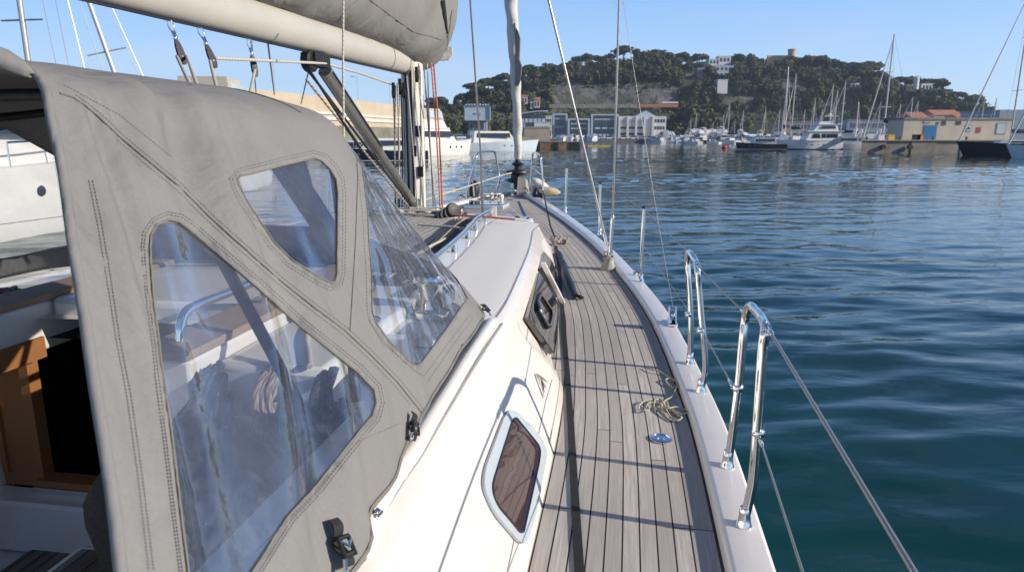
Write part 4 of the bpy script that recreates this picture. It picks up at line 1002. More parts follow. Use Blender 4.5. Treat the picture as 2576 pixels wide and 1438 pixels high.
mb = MB(); mb.hexa([B(s_-.25, t_-.07, zd(9.8)), B(s_-.25, t_+.07, zd(9.8)), B(s_+.2, t_+.05, zd(9.8)), B(s_+.2, t_-.05, zd(9.8))], [B(s_-.18, t_-.06, zd(9.8)+.26), B(s_-.18, t_+.05, zd(9.8)+.24), B(s_+.1, t_+.04, zd(9.8)+.2), B(s_+.1, t_-.04, zd(9.8)+.22)]); mb.build('roller_cheek', M['leather'], AN, smooth=40)
mb = MB(); mb.tube([B(s_+.05, t_+.1, zd(9.8)+.05), B(s_, t_+.2, zd(9.8)+.10), B(s_-.25, t_+.32, zd(9.8)+.22)], [.03, .03, .015], 8); mb.hexa([B(s_-.3, t_+.16, zd(9.8)+.1), B(s_-.32, t_+.42, zd(9.8)+.12), B(s_-.1, t_+.40, zd(9.8)+.06), B(s_-.1, t_+.18, zd(9.8)+.04)], [B(s_-.3, t_+.17, zd(9.8)+.13), B(s_-.32, t_+.41, zd(9.8)+.15), B(s_-.1, t_+.39, zd(9.8)+.09), B(s_-.1, t_+.19, zd(9.8)+.07)]); mb.build('anchor_fluke', M['leather'], AN, smooth=40)
random.seed(5); cpx = [(1200+random.uniform(-45, 60), 498+random.uniform(-12, 8)) for _ in range(30)]
mb = MB(); mb.tube(spline([dk(x, y, .02) for x, y in cpx], 4), .009, 6); tag(mb.build('mooring_line', M['ropew'], None, smooth=60, origin=dk(1210, 498)), 'grey mooring line heaped across the foredeck behind the pulpit', 'rope')
for px, mt in (((1237, 503), 'gel'), ((1262, 507), 'gel'), ((1290, 494), 'steel')):
    p = dk(*px); mb = MB(); mb.lathe([(.03, 0), (.02, .03), (.03, .06), (.03, .09), (.01, .1)], p, n=12); mb.tube([p+B(-.09, 0, .075), p+B(.09, 0, .075)], .014, 8); mb.build('cleat', M[mt], YS, smooth=40)
# ================================================================ MAST, BOOM, SAIL COVER, VANG
MS = 5.25
mast0 = B(MS, TC-.062, 1.68)
MAST = empty('mast', mast0); MAST.parent = YS; MAST.location = mast0-YS.location
mb = MB(); rows_ = []
for z in (1.68, 2.2, 3, 6, 12, 17.2):
    rows_.append([mast0+Vector((0, 0, z-1.68))+B(math.cos(a)*.105, math.sin(a)*.082, 0) for a in [k/28*2*math.pi for k in range(29)]])
mb.grid(rows_); mb.build('mast_tube', M['alu'], MAST, smooth=60)
for dx, w_ in ((-.045, .006), (.045, .006)):
    mb = MB(); mb.box(mast0+B(-.10 if dx < 0 else -.10, dx*.45, 2.2), (.014, .02, 4.4), -AZ); mb.build('luff_groove', M['blackpl'], MAST)
mb = MB(); mb.lathe([(.15, 0), (.15, .02), (.12, .03), (.11, .05)], mast0, n=20); mb.build('mast_collar', M['blackpl'], MAST, smooth=40)
for z, sx in ((6.5, .9), (11.5, .7)):
    mb = MB(); mb.tube([mast0+B(0, -sx, z), mast0+B(0, 0, z+.05), mast0+B(0, sx, z)], .03, 8, flat=.5); mb.build('spreader', M['alu'], MAST, smooth=60)
for (x, y) in ((1062, 432), (1047, 380), (1056, 330)):
    p = ats(x-4, y, MS-.08); mb = MB(); mb.box(p, (.035, .035, .08), -AZ); mb.build('mast_sheave', M['blackpl'], MAST)
# boom
G = ats(1030, 158, MS-.02); BAZ = R(13.2); bd = Vector((-math.sin(BAZ), -math.cos(BAZ), 0)); br = Vector((math.cos(BAZ), -math.sin(BAZ), 0))
def boomp(L, lat=0, up=0): return G+bd*L+br*lat+Vector((0, 0, up))
BOOM = empty('boom', G); BOOM.parent = YS; BOOM.location = G-YS.location
mb = MB(); rows_ = []
for L_ in (.05, .06, 1, 2, 3, 4, 5.2, 5.3):
    q = .55 if L_ in (.05, 5.3) else 1
    rows_.append([boomp(L_, math.sin(a)*.062*q*(1+.0*math.cos(a)), math.cos(a)*.088*q) for a in [k/28*2*math.pi for k in range(29)]])
mb.grid(rows_); mb.build('boom_tube', M['boompaint'], BOOM, smooth=60)
for L_ in (.12, .42):
    mb = MB(); mb.grid([[boomp(l, math.sin(a)*.064, math.cos(a)*.090) for a in [k/24*2*math.pi for k in range(25)]] for l in (L_, L_+.008)]); mb.build('boom_band', M['greyalu'], BOOM, smooth=60)
mb = MB(); mb.box(boomp(2.6, 0, -.092), (.016, 5.0, .01), -BAZ); mb.build('boom_groove', M['blackpl'], BOOM)
mb = MB(); mb.box(boomp(0.0, 0, 0), (.05, .14, .12), -BAZ); mb.tube([boomp(-.06, 0, .09), boomp(-.06, 0, -.10)], .018, 8); mb.build('gooseneck', M['greyalu'], BOOM, smooth=40)
def Lat(x):     # distance along the boom whose underside shows at picture column x
    lo, hi = 0, 5.6
    for _ in range(40):
        m_ = (lo+hi)/2; P = boomp(m_, 0, -.09)-EY; d_ = P.y*cp-P.z*sp; X = 1288+F*P.x/d_
        if X > x: lo = m_
        else: hi = m_
    return lo
# sail cover: stations along the boom, bottom line taken from the photograph
BOT = [(1160, 60, -.36), (1150, 125, -.30), (1123, 148, -.20), (1083, 158, -.02)]
def bottom_up(x, y):
    L_ = Lat(x) if x < 1040 else 0
    P = boomp(L_, 0, 0); d = ray(x, y); k = (P.y)/d.y; return (EY+d*k).z-P.z
CV = [(-.62, .9, .35, .05), (-.60, .50, .95, .14), (-.52, .20, 1.15, .22), (-.38, .02, 1.3, .265), (-.2, -.045, 1.35, .285), (0, -.03, 1.28, .28), (.3, .03, 1.14, .25), (.8, .065, 1.0, .22), (1.4, .075, .88, .20), (2.2, .08, .74, .185), (3.2, .08, .60, .17), (4.4, .08, .48, .15), (5.4, .08, .36, .12), (5.7, .1, .2, .03)]
mb = MB(); rows_ = []
for i in range(91):
    L_ = lerp(-.62, 5.7, (i/90)**1.35)
    b_, h_, w_ = cr(CV, L_); row = []
    for k in range(49):
        a = -math.pi/2+k/48*2*math.pi
        x = math.cos(a); y = math.sin(a)
        yy = (y+1)/2; prof = w_*(1-.55*yy**1.5)
        X_ = x*prof*(1.0+.15*(1-yy)); Z_ = b_+h_*yy*.98
        # folds: diagonal tucks pulled up to the lacing
        ph = L_*9+yy*5.5-1.2*noise.noise(Vector((L_*1.3, yy*2, 0)))*2.5
        f = .021*math.sin(ph*2.1)*(1-yy)**.6*(.35+.65*max(0, noise.noise(Vector((L_*2.2, yy*1.5, 4)))+.5))+.014*noise.noise(Vector((L_*3, yy*4, 9)))
        f += .020*math.sin(L_*22+yy*14+3*noise.noise(Vector((L_*2, yy*2, 7))))*math.exp(-((L_-.0)/.45)**2)
        X_ += f*(1 if x > 0 else -1)*min(1, abs(x)*2)
        row.append(boomp(L_, X_, Z_+f*.4))
    rows_.append(row)
mb.grid(rows_); mb.add([rows_[0][k] for k in range(48)], [tuple(range(48))]); mb.add([rows_[-1][k] for k in range(48)], [tuple(range(48))])
CVB = bvh_of(mb); CVO = mb.build('sail_cover', M['cover'], BOOM, smooth=70)
mb = MB(); L = drape_line(CVB, [(1108, 2), (1114, 30), (1120, 60), (1124, 85)], .004, 6)
if len(L) > 2: mb.tube(L, [.028*(1-i/len(L))+.004 for i in range(len(L))], 8, flat=.3); mb.build('cover_opening', M['black'], CVO, smooth=60)
for P in ([(900, 0), (870, 25), (850, 55)], [(1137, 25), (1131, 70), (1120, 110), (1105, 135)], [(930, 0), (990, 45), (1040, 80), (1110, 100)]):
    L = drape_line(CVB, P, .002, 8)
    if len(L) > 2: mb = MB(); mb.tube(L, .003, 5); mb.build('seam', M['canvasdark'], CVO, smooth=60)
mb = MB(); p = ats(1128, 136, MS+.50); mb.prism([p+Vector((-.1, 0, .05)), p+Vector((.03, 0, .06)), p+Vector((.035, 0, .0)), p+Vector((.0, 0, -.045)), p+Vector((-.1, 0, -.05))], (0, .06, 0)); mb.build('sail_corner', M['sail'], BOOM)
# rigid vang
Lv = Lat(800); vt = boomp(Lv, 0, -.13); vb = ats(1041, 512, MS-.12)
VG = empty('rigid_vang', vb); VG.parent = YS; VG.location = vb-YS.location
mb = MB(); mb.tube([vb, vb.lerp(vt, .45)], .030, 14); mb.tube([vb.lerp(vt, .45), vb.lerp(vt, .46), vb.lerp(vt, .95)], [.030, .042, .042], 14); mb.build('vang_tube', M['greyalu'], VG, smooth=50)
for k_ in (-1, 1):
    mb = MB(); o_ = br*.043*k_; mb.tube([vb.lerp(vt, .48)+o_, vb.lerp(vt, .94)+o_], .006, 6); mb.build('vang_groove', M['blackpl'], VG, smooth=50)
mb = MB(); mb.box(vt+bd*.03, (.09, .17, .07), -BAZ); mb.lathe([(.05, -.03), (.06, -.02), (.06, .02), (.05, .03)], vt+bd*.10+Vector((0, 0, -.01)), axis=br, n=16); mb.lathe([(.03, 0), (.03, .08)], vt, n=8); mb.build('vang_head', M['blackpl'], VG, smooth=40)
mb = MB(); mb.box(vb+B(.04, 0, -.03), (.06, .14, .10), -AZ); mb.lathe([(.04, -.04), (.045, -.02), (.045, .02), (.04, .04)], vb, axis=br, n=14); mb.build('vang_foot', M['greyalu'], VG, smooth=40)
vo = Vector((0, 0, -.07))+bd*.03
wire([vb+vo*.5, vt+vo+bd*.08], .008, 'vang_line', 'black', VG); wire([vb+vo*.9, vt+vo*1.6+bd*.10], .007, 'vang_line', 'ropebrown', VG)
wire([vt+bd*.12-Vector((0, 0, .05)), ats(905, 372, 2.9)], .007, 'vang_line', 'black', VG)
# blocks below the boom with the sheet falls
def block(px, name='mainsheet_block', ang=.25, q_=.62):
    L_ = Lat(px[0]); top = boomp(L_, 0, -.095); c = top+Vector((.06*ang*4, -.01, -.20)); o = empty(name, top, None); o.parent = BOOM; o.location = top-wloc(BOOM)
    d = (c-top).normalized(); mb = MB()
    for q in (-1, 1): mb.tube(spline([top+br*.014*q, top+d*.04+br*.022*q, top+d*.08+br*.006*q], 5), .004, 6)
    mb.tube([top-bd*.03, top+bd*.03], .008, 6); mb.lathe([(.012, .07), (.017, .08), (.014, .10), (.018, .11), (.012, .13)], top, axis=d, n=10); [mb.v.__setitem__(i_, top+(v_-top)*q_) for i_, v_ in enumerate(mb.v)]; mb.build('shackle', M['steel'], o, smooth=50)
    mb = MB(); ax = (br*.8+bd*.6).normalized(); side = d.cross(ax).normalized()
    for q in (-1, 1):
        for (w0, l0, l1) in ((.012, .11, .13), (.034, .15, .22), (.030, .23, .26)): pass
        pl = [top+d*(.12+.085*(1-math.cos(a)))+side*(.024*math.sin(a))*(.7+.3*(1-math.cos(a))/2) for a in [k/18*2*math.pi for k in range(18)]]
        mb.prism([p+ax*.012*q for p in pl], ax*.006*q)
    [mb.v.__setitem__(i_, top+(v_-top)*q_) for i_, v_ in enumerate(mb.v)]; mb.build('block_cheek', M['blackpl'], o)
    mb = MB(); mb.lathe([(.026, -.009), (.022, 0), (.026, .009)], top+d*.235, axis=ax, n=20); mb.lathe([(.006, -.02), (.006, .02)], top+d*.235, axis=ax, n=10); [mb.v.__setitem__(i_, top+(v_-top)*q_) for i_, v_ in enumerate(mb.v)]; mb.build('sheave', M['greyalu'], o, smooth=40)
    return top, top+d*.235*q_
b1 = block((424, 49)); b2 = block((500, 68), ang=.3); b3 = block((625, 98), ang=.12)
def fall(p, px, s_, mat='ropew', r=.0065): wire([p, ats(*px, s_)], r, 'mainsheet', mat, BOOM)
sdst = lambda p: ST(p)[0]
fall(b1[1]+Vector((-.02, 0, 0)), (478, 212), 2.0); fall(b1[1]+Vector((.02, 0, 0)), (496, 215), 2.0)
fall(b2[1]+Vector((-.012, 0, 0)), (546, 225), 2.2); fall(b3[1], (628, 240), 2.3)
wire([b2[1]+Vector((.01, 0, .01)), ats(818, 160, sdst(vt)), ats(905, 184, .5*(sdst(vt)+5.0)), ats(985, 212, 5.0)], .0075, 'outhaul_line', 'ropew', BOOM)
for a, b, s1_, s2_, mt in (((632, 105), (644, 232), 3.2, 3.0, 'wire'), ((674, 110), (690, 238), 3.6, 3.3, 'wire'), ((785, 140), (757, 262), 4.2, 4.0, 'wire')):
    wire([ats(*a, 4.0), ats(*b, 7.5 if mt == 'wire' else 4)], .006, 'standing_rigging', mt)
wire([ats(864, -10, 3.3), ats(863, 160, 3.2), ats(865, 345, 3.1), ats(866, 420, 3.0)], .0055, 'lazyjack_line', 'ropew')
# halyards around the mast
hs = [((1085, 158), (1108, 530), 5.15, 5.1, .007, 'roper'), ((1091, 160), (1113, 522), 5.2, 5.15, .007, 'roper'), ((1075, 160), (1096, 530), 5.2, 5.2, .005, 'ropew'), ((1069, 200), (1090, 520), 5.2, 5.2, .005, 'ropew'), ((1066, 160), (1087, 440), 5.2, 5.2, .004, 'ropebrown'),
      ((1023, 190), (1052, 540), 5.05, 5.0, .005, 'ropew'), ((1053, 160), (1066, 300), 5.1, 5.1, .005, 'ropebrown'), ((1040, 170), (1066, 420), 5.05, 5.05, .005, 'ropew'),
      ((995, 215), (996, 540), 4.95, 5.1, .006, 'ropebrown'), ((1000, 210), (1001, 540), 4.95, 5.1, .007, 'ropew'), ((1004, 215), (1006, 540), 5.0, 5.1, .006, 'ropebrown'), ((989, 215), (994, 540), 5.0, 5.1, .005, 'roper'), ((1008, 215), (1011, 540), 5.0, 5.1, .006, 'black'), ((1014, 220), (1016, 540), 5.0, 5.1, .004, 'black')]
for a, b, s1_, s2_, r_, mt in hs:
    A_, Bq = ats(*a, s1_), ats(*b, s2_); mid = A_.lerp(Bq, .5)+Vector((random.uniform(-.012, .012), 0, 0)); mb = MB(); mb.tube(spline([A_, mid, Bq], 8), r_, 6); mb.build('halyard', M[mt], MAST, smooth=60)
for (x, y, s_) in ((990, 235, 4.95), (1016, 235, 5.0), (1006, 225, 5.0), (1048, 195, 5.1)):
    c = ats(x, y, s_); mb = MB(); mb.lathe([(.02, -.014), (.036, -.01), (.036, .01), (.02, .014)], c, axis=B(.3, 1, 0), n=14); mb.box(c+Vector((0, 0, .05)), (.02, .03, .05)); mb.build('turning_block', M['blackpl'], MAST, smooth=40)
# rope clutter and beads at the mast foot
random.seed(3)
cl = [mast0+B(random.uniform(-.45, -.12), random.uniform(-.25, .45), .02+random.uniform(0, .07)) for _ in range(40)]
mb = MB(); mb.tube(spline(cl, 5), .008, 6); mb.build('halyard_tails', M['ropew'], MAST, smooth=60)
for k in range(9):
    p = mast0+B(-.18+random.uniform(-.05, .05), -.12+.07*k, .03); mb = MB(); mb.lathe([(.022, -.014), (.03, 0), (.022, .014)], p, axis=B(.2, 1, .1), n=10); mb.box(p-Vector((0, 0, .015)), (.03, .05, .02)); mb.build('deck_block', M['greyalu'] if k % 2 else M['blackpl'], MAST, smooth=40)
for k, (x, y, r_) in enumerate(((1140, 536, .062), (1130, 545, .058), (1119, 550, .055), (1108, 556, .042))):
    c = ats(x, y-5, 4.88-.02*k); mb = MB(); ax = B(-.5, .55, .35)
    mb.lathe([(r_*.45, -.016), (r_*.85, -.022), (r_, -.010), (r_, .010), (r_*.85, .022), (r_*.45, .016)], c, axis=ax, n=24)
    o = mb.build('roller_bead', M['rubber'], None, smooth=60, origin=c); tag(o, ('largest black roller bead, farthest right of four strung on a line by the mast foot', 'second largest black roller bead in the string of four by the mast foot', 'third black roller bead in the string of four by the mast foot', 'smallest black roller bead, nearest the mast, in the string of four')[k], 'bead', 'black beads strung by the mast foot')
# ================================================================ HARBOUR BACKGROUND
def WP(x, y): return onz(x, y, 0)
def PX(x, Y, z=0): P = aty(x, 345, Y); return Vector((P.x, Y, z))
def ZY(y, Y, x=1288): return aty(x, y, Y).z
# --- water
WAVE = 1.5
def make_water():
    t = NT('harbour_water'); t.set(Base_Color=(.0045, .030, .036), Roughness=.03, IOR=1.333)
    g = t.node('ShaderNodeNewGeometry')
    def lay(sc, scale, det, dist=0, rot=0):
        m = t.node('ShaderNodeMapping'); m.inputs['Scale'].default_value = sc; m.inputs['Rotation'].default_value = (0, 0, rot)
        t.link(g.outputs['Position'], m.inputs[0]); return t.noise(m.outputs[0], scale, det, .5, dist)
    a = lay((.34, 1, 1), 1.15, 3, .6, .10); b = lay((.45, 1, 1), 3.6, 3, .4, -.12); c = lay((.5, 1, 1), .22, 2, .3, .05)
    # calmer lanes
    lane = t.ramp(lay((.12, 1, 1), .05, 3, .5), [(.35, .35), (.65, 1.)])
    h = t.math('ADD', t.math('MULTIPLY', a, .03), t.math('ADD', t.math('MULTIPLY', b, .016), t.math('MULTIPLY', c, .02)))
    bp = t.node('ShaderNodeBump', Strength=1, Distance=1.0); t.link(h, bp.inputs['Height']); t.link(lane, bp.inputs['Strength'])
    t.link(bp.outputs[0], t.b.inputs['Normal'])
    sc = t.mix(t.ramp(c, [(.35, 0.), (.7, 1.)]), (.0022, .029, .032), (.0045, .046, .045)); t.set(Base_Color=sc)
    mb = MB(); rows_ = []
    ang = [i/64*2*math.pi for i in range(65)]
    for r_ in (0.01, 6, 15, 40, 100, 250, 700, 2500): rows_.append([Vector((math.cos(a_)*r_, math.sin(a_)*r_, 0)) for a_ in ang])
    mb.v = []; mb.f = []; mb.uv = []; mb.m = []
    mb.grid([[p-Vector((0, 0, .16)) for p in r] for r in rows_])
    NR, NC = 560, 640; r0, r1 = 1.2, 420.; vs = []
    for i in range(NR+1):
        r_ = r0*(r1/r0)**(i/NR); fa = 1-sstep(200, 400, r_)
        for j in range(NC+1):
            a_ = R(-62+124*j/NC); x, y = math.sin(a_)*r_, math.cos(a_)*r_
            c_, s2 = x+.12*y, y-.12*x
            calm = .35+.65*sstep(-.25, .25, noise.noise(Vector((c_*.02, s2*.06, 7))))
            h = .050*noise.noise(Vector((c_*.55, s2*1.25, 0)))+.030*noise.noise(Vector((c_*1.35-y*.2, s2*3.0, 3)))+.032*noise.noise(Vector((c_*.14, s2*.33, 5)))
            if r_ < 26: h += .006*noise.noise(Vector((c_*2.6, s2*5.6, 9)))
            vs.append(Vector((x, y, h*fa*calm*WAVE*(.75+.25*sstep(4, 25, r_)))))
    W_ = NC+1; mb.add(vs, [(i*W_+j, i*W_+j+1, (i+1)*W_+j+1, (i+1)*W_+j) for i in range(NR) for j in range(NC)])
    o = mb.build('water', t.m, recalc=False, smooth=60); tag(o, 'rippled blue green harbour water', 'water', kind='structure'); return o
make_water()
# --- materials
def foliage(name, c1, c2):
    t = NT(name); oi = t.node('ShaderNodeObjectInfo'); g = t.node('ShaderNodeNewGeometry')
    n = t.noise(g.outputs['Position'], .35, 3, .6)
    c = t.ramp(n, [(.3, c1), (.7, c2)])
    c = t.mix(t.math('MULTIPLY', oi.outputs['Random'], .6), c, (c1[0]*1.5, c1[1]*1.1, c1[2]*.9))
    t.set(Base_Color=c, Roughness=.75); t.b.inputs['Specular IOR Level'].default_value = .25; return t.m
M['pine'] = foliage('pine_foliage', (.026, .042, .020), (.085, .105, .036))
M['oak'] = foliage('oak_foliage', (.036, .050, .022), (.115, .125, .045))
M['scrub'] = foliage('scrub_foliage', (.045, .065, .02), (.14, .16, .045))
M['bark'] = simple('tree_bark', (.10, .07, .05), .9, 0, .3, 3)
M['bwhite'] = simple('white_render', (.68, .66, .62), .8, 0, .06, .3)
M['bcream'] = simple('cream_render', (.50, .45, .36), .85, 0, .14, .35)
M['btan'] = simple('tan_render', (.42, .34, .26), .85, 0, .1, .2)
M['bpink'] = simple('pinkish_render', (.62, .50, .43), .8, 0, .08, .2)
M['concrete'] = simple('weathered_concrete', (.26, .23, .19), .9, 0, .35, .5, .5, 2, .05)
M['tile'] = simple('terracotta_tiles', (.45, .18, .10), .8, 0, .2, 1.2)
M['bluegl'] = simple('blue_curtain_glass', (.022, .045, .065), .12, 0, .3, .4, spec=.7, rvar=.05)
M['panel'] = simple('pale_blue_panels', (.42, .50, .56), .5, 0, .08, .4)
M['pane'] = simple('window_pane_dark', (.03, .035, .045), .12, 0, .3, .5, spec=.7, rvar=.05)
M['lightpane'] = simple('window_blind_pale', (.45, .52, .56), .4, 0, .2, .6)
M['bdoor'] = simple('blue_door_paint', (.01, .15, .36), .5, 0, .08, 1)
M['redp'] = simple('red_paint', (.45, .03, .02), .5, 0, .1, 1)
M['yellow'] = simple('yellow_paint', (.62, .42, .06), .5, 0, .1, 1)
M['orange'] = simple('orange_plastic', (.65, .22, .03), .5, 0, .1, 1)
M['bhull'] = simple('boat_gelcoat', (.72, .70, .66), .3, 0, .05, .5)
M['bcool'] = simple('pale_blue_gelcoat', (.55, .62, .68), .3, 0, .05, .5)
M['bnavy'] = simple('navy_gelcoat', (.008, .012, .028), .18, 0, .1, .5)
M['bblack'] = simple('black_hull', (.012, .012, .014), .35, 0, .2, .5)
M['bmast'] = simple('spar_aluminium', (.50, .48, .45), .4, .3, .08, 2)
M['btan2'] = simple('tan_canopy', (.48, .43, .35), .8, 0, .12, 1)
M['bglass'] = simple('boat_window_glass', (.02, .025, .035), .08, 0, .2, 1, spec=.8, rvar=.03)
M['bcover'] = simple('blue_sail_cover', (.015, .03, .10), .8, 0, .1, 2)
M['rust'] = simple('rusty_plate', (.24, .14, .07), .85, 0, .4, .8)
M['greyshed'] = simple('corrugated_blue_grey', (.22, .28, .35), .6, 0, .1, .3)
M['asphalt'] = simple('quay_asphalt', (.10, .095, .09), .9, 0, .2, .4)
# terrain
t = NT('hillside_ground'); g = t.node('ShaderNodeNewGeometry')
sx = t.node('ShaderNodeSeparateXYZ'); t.link(g.outputs['Normal'], sx.inputs[0])
pn = t.noise(g.outputs['Position'], .03, 5, .6); pf = t.noise(g.outputs['Position'], .25, 5, .65)
st_ = t.node('ShaderNodeMapping'); st_.inputs['Scale'].default_value = (.05, .05, .5); t.link(g.outputs['Position'], st_.inputs[0]); strat = t.noise(st_.outputs[0], 1.0, 4, .6)
rock = t.mix(t.ramp(strat, [(.35, 0.), (.65, 1.)]), (.07, .065, .068), (.15, .135, .13))  # rock tones darkened; shade on the scarps is put into the colour
gr = t.mix(t.ramp(pf, [(.35, 0.), (.65, 1.)]), (.016, .028, .012), (.045, .055, .022))
steep = t.math('ADD', t.math('SUBTRACT', 1, sx.outputs[2]), t.math('MULTIPLY', t.math('SUBTRACT', pn, .5), .9))
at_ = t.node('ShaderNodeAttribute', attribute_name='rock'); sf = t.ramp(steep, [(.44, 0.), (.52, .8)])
strk = t.node('ShaderNodeMapping'); strk.inputs['Scale'].default_value = (.5, .5, .06); t.link(g.outputs['Position'], strk.inputs[0]); sk = t.noise(strk.outputs[0], .5, 5, .65)
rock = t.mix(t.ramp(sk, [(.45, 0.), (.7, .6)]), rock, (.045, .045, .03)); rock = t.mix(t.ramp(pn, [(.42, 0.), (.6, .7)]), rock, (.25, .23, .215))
veg = t.ramp(t.noise(g.outputs['Position'], .09, 5, .7), [(.47, 1.), (.56, .1)])
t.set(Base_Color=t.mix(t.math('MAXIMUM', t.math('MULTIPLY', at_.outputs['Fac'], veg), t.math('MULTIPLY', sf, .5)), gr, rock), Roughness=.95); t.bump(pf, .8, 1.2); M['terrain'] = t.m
# --- hill
RIDGE = [(900, 300, 430), (1000, 290, 440), (1076, 272, 450), (1150, 258, 470), (1212, 236, 490), (1252, 224, 500), (1310, 208, 515), (1332, 192, 525), (1386, 178, 540), (1434, 170, 550), (1496, 160, 560), (1557, 152, 560), (1640, 148, 560), (1716, 162, 560), (1760, 158, 560), (1831, 160, 565), (1894, 160, 570), (1968, 158, 570), (2046, 162, 565), (2106, 178, 560), (2182, 182, 550), (2213, 204, 540), (2285, 220, 530), (2362, 226, 520), (2394, 254, 510), (2442, 268, 500), (2500, 290, 490), (2600, 310, 480), (2750, 325, 470)]
SHORE = 405
def terr(x, f):
    """hill surface: picture column x, f 0 shore .. 1 ridge .. 1.6 behind"""
    yr, Yr = cr(RIDGE, x); zr = max(ZY(yr, Yr, x), 3)
    if f <= 1:
        zz = cr([(0, 1.6/40), (.06, .05), (.10, .09), (.16, .24), (.30, .27), (.36, .34), (.50, .60), (.62, .72), (.8, .89), (1, 1)], f)[0]
        Y = lerp(SHORE, Yr, cr([(0, 0), (.06, .12), (.16, .22), (.30, .36), (.50, .44), (.62, .58), (.8, .78), (1, 1)], f)[0])
        z = 1.6+(zr-1.6)*zz
    else:
        Y = Yr+(f-1)*300; z = zr*(1-(f-1)*.5)
    P = PX(x, Y, 0); q = 3.0*sstep(.2, .5, f)*min(1, zr/30)
    P.z = z+q*(noise.noise(Vector((P.x*.02, P.y*.02, 0)))+.5*noise.noise(Vector((P.x*.06, P.y*.06, 3))))*1.0
    return P
mb = MB(); rows_ = [[terr(860+i*7, f/50) for f in range(0, 76)] for i in range(272)]
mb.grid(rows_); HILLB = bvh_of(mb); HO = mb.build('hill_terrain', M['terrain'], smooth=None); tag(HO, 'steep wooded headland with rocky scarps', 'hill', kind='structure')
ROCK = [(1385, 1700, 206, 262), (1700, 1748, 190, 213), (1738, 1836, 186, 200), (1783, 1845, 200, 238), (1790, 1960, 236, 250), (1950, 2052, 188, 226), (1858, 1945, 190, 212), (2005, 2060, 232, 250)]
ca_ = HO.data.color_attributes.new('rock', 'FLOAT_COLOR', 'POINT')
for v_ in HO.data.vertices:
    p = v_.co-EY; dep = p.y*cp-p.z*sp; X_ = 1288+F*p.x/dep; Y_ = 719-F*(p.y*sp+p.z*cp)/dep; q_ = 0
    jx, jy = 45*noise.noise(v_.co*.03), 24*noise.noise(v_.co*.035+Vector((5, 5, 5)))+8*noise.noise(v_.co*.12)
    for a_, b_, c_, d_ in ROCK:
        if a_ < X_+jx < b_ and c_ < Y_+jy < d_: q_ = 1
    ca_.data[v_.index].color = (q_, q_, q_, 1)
mb = MB(); rows_ = []
for i in range(60):
    x = 700+i*36; rows_.append([PX(x, 298 if x > 1380 else 170, -1), PX(x, 300 if x > 1380 else 172, 1.3), PX(x, 345 if x > 1380 else 330, 1.45), PX(x, 440, 1.6)])
mb.grid(rows_); tag(mb.build('quay_ground', M['asphalt']), 'low quay and yard ground along the far shore', 'ground', kind='structure')
# --- tree prototypes
def crown_mesh(kind, seed):
    rnd = random.Random(seed); mb = MB(); H = {'pine': 11, 'oak': 8.5, 'scrub': 4.5, 'cypress': 11}[kind]; lobes = []
    if kind == 'pine':
        for k in range(11): a = rnd.uniform(0, 6.28); r = rnd.uniform(0, 4.8); lobes.append((Vector((math.cos(a)*r, math.sin(a)*r, 8.7-.08*r*r+rnd.uniform(-.5, .7))), (rnd.uniform(2, 3), rnd.uniform(1.0, 1.6))))
    elif kind == 'oak':
        for k in range(12): a = rnd.uniform(0, 6.28); r = rnd.uniform(0, 3.2); z = rnd.uniform(2.6, 7.0); lobes.append((Vector((math.cos(a)*r*(1.2-z*.07), math.sin(a)*r*(1.2-z*.07), z)), (rnd.uniform(1.6, 2.5), rnd.uniform(1.3, 2.0))))
    elif kind == 'scrub':
        for k in range(8): a = rnd.uniform(0, 6.28); r = rnd.uniform(0, 2.8); lobes.append((Vector((math.cos(a)*r, math.sin(a)*r, rnd.uniform(.9, 2.6))), (rnd.uniform(1.2, 2), rnd.uniform(1, 1.5))))
    else:
        for k in range(8): z = 1.5+k*1.25; lobes.append((Vector((rnd.uniform(-.2, .2), rnd.uniform(-.2, .2), z)), (1.25*(1-k/11), 1.2)))
    for c, (rx, rz) in lobes:
        n = int(46*rx*rx/5)+12
        for k in range(n):
            d = Vector((rnd.gauss(0, 1), rnd.gauss(0, 1), rnd.gauss(0, 1))).normalized(); q = rnd.uniform(.65, 1.08)
            p = c+Vector((d.x*rx, d.y*rx, d.z*rz))*q; s_ = rnd.uniform(.35, .75)
            nn = (d+Vector((rnd.uniform(-.8, .8), rnd.uniform(-.8, .8), rnd.uniform(-.3, .9)))).normalized(); a = nn.orthogonal().normalized(); b = nn.cross(a)
            th = rnd.uniform(0, 3.14); a2 = a*math.cos(th)+b*math.sin(th); b2 = nn.cross(a2)
            mb.add([p-a2*s_-b2*s_*.5, p+a2*s_*.8-b2*s_*.6, p+a2*s_+b2*s_*.5+nn*.2, p-a2*s_*.7+b2*s_*.7], [(0, 1, 2, 3)])
    return mb
def trunk_mesh(kind, seed):
    rnd = random.Random(seed); mb = MB(); lean = rnd.uniform(-.7, .7)
    hh = {'pine': 7.6, 'oak': 4.5, 'scrub': 1.6, 'cypress': 3}[kind]; r = {'pine': .34, 'oak': .35, 'scrub': .14, 'cypress': .2}[kind]
    L = [Vector((0, 0, -1)), Vector((lean*.2, 0, hh*.35)), Vector((lean*.6, lean*.2, hh*.7)), Vector((lean, lean*.3, hh))]
    mb.tube(L, [r, r*.85, r*.65, r*.45], 7)
    for k in range(5 if kind != 'cypress' else 0):
        a = k*1.3+rnd.uniform(0, 1); o = L[2].lerp(L[3], rnd.uniform(0, .8)); rr_ = hh*.38
        mb.tube([o, o+Vector((math.cos(a)*rr_*.5, math.sin(a)*rr_*.5, hh*.12)), o+Vector((math.cos(a)*rr_, math.sin(a)*rr_, hh*.16))], [r*.4, r*.28, r*.12], 5)
    return mb
TREES = {}
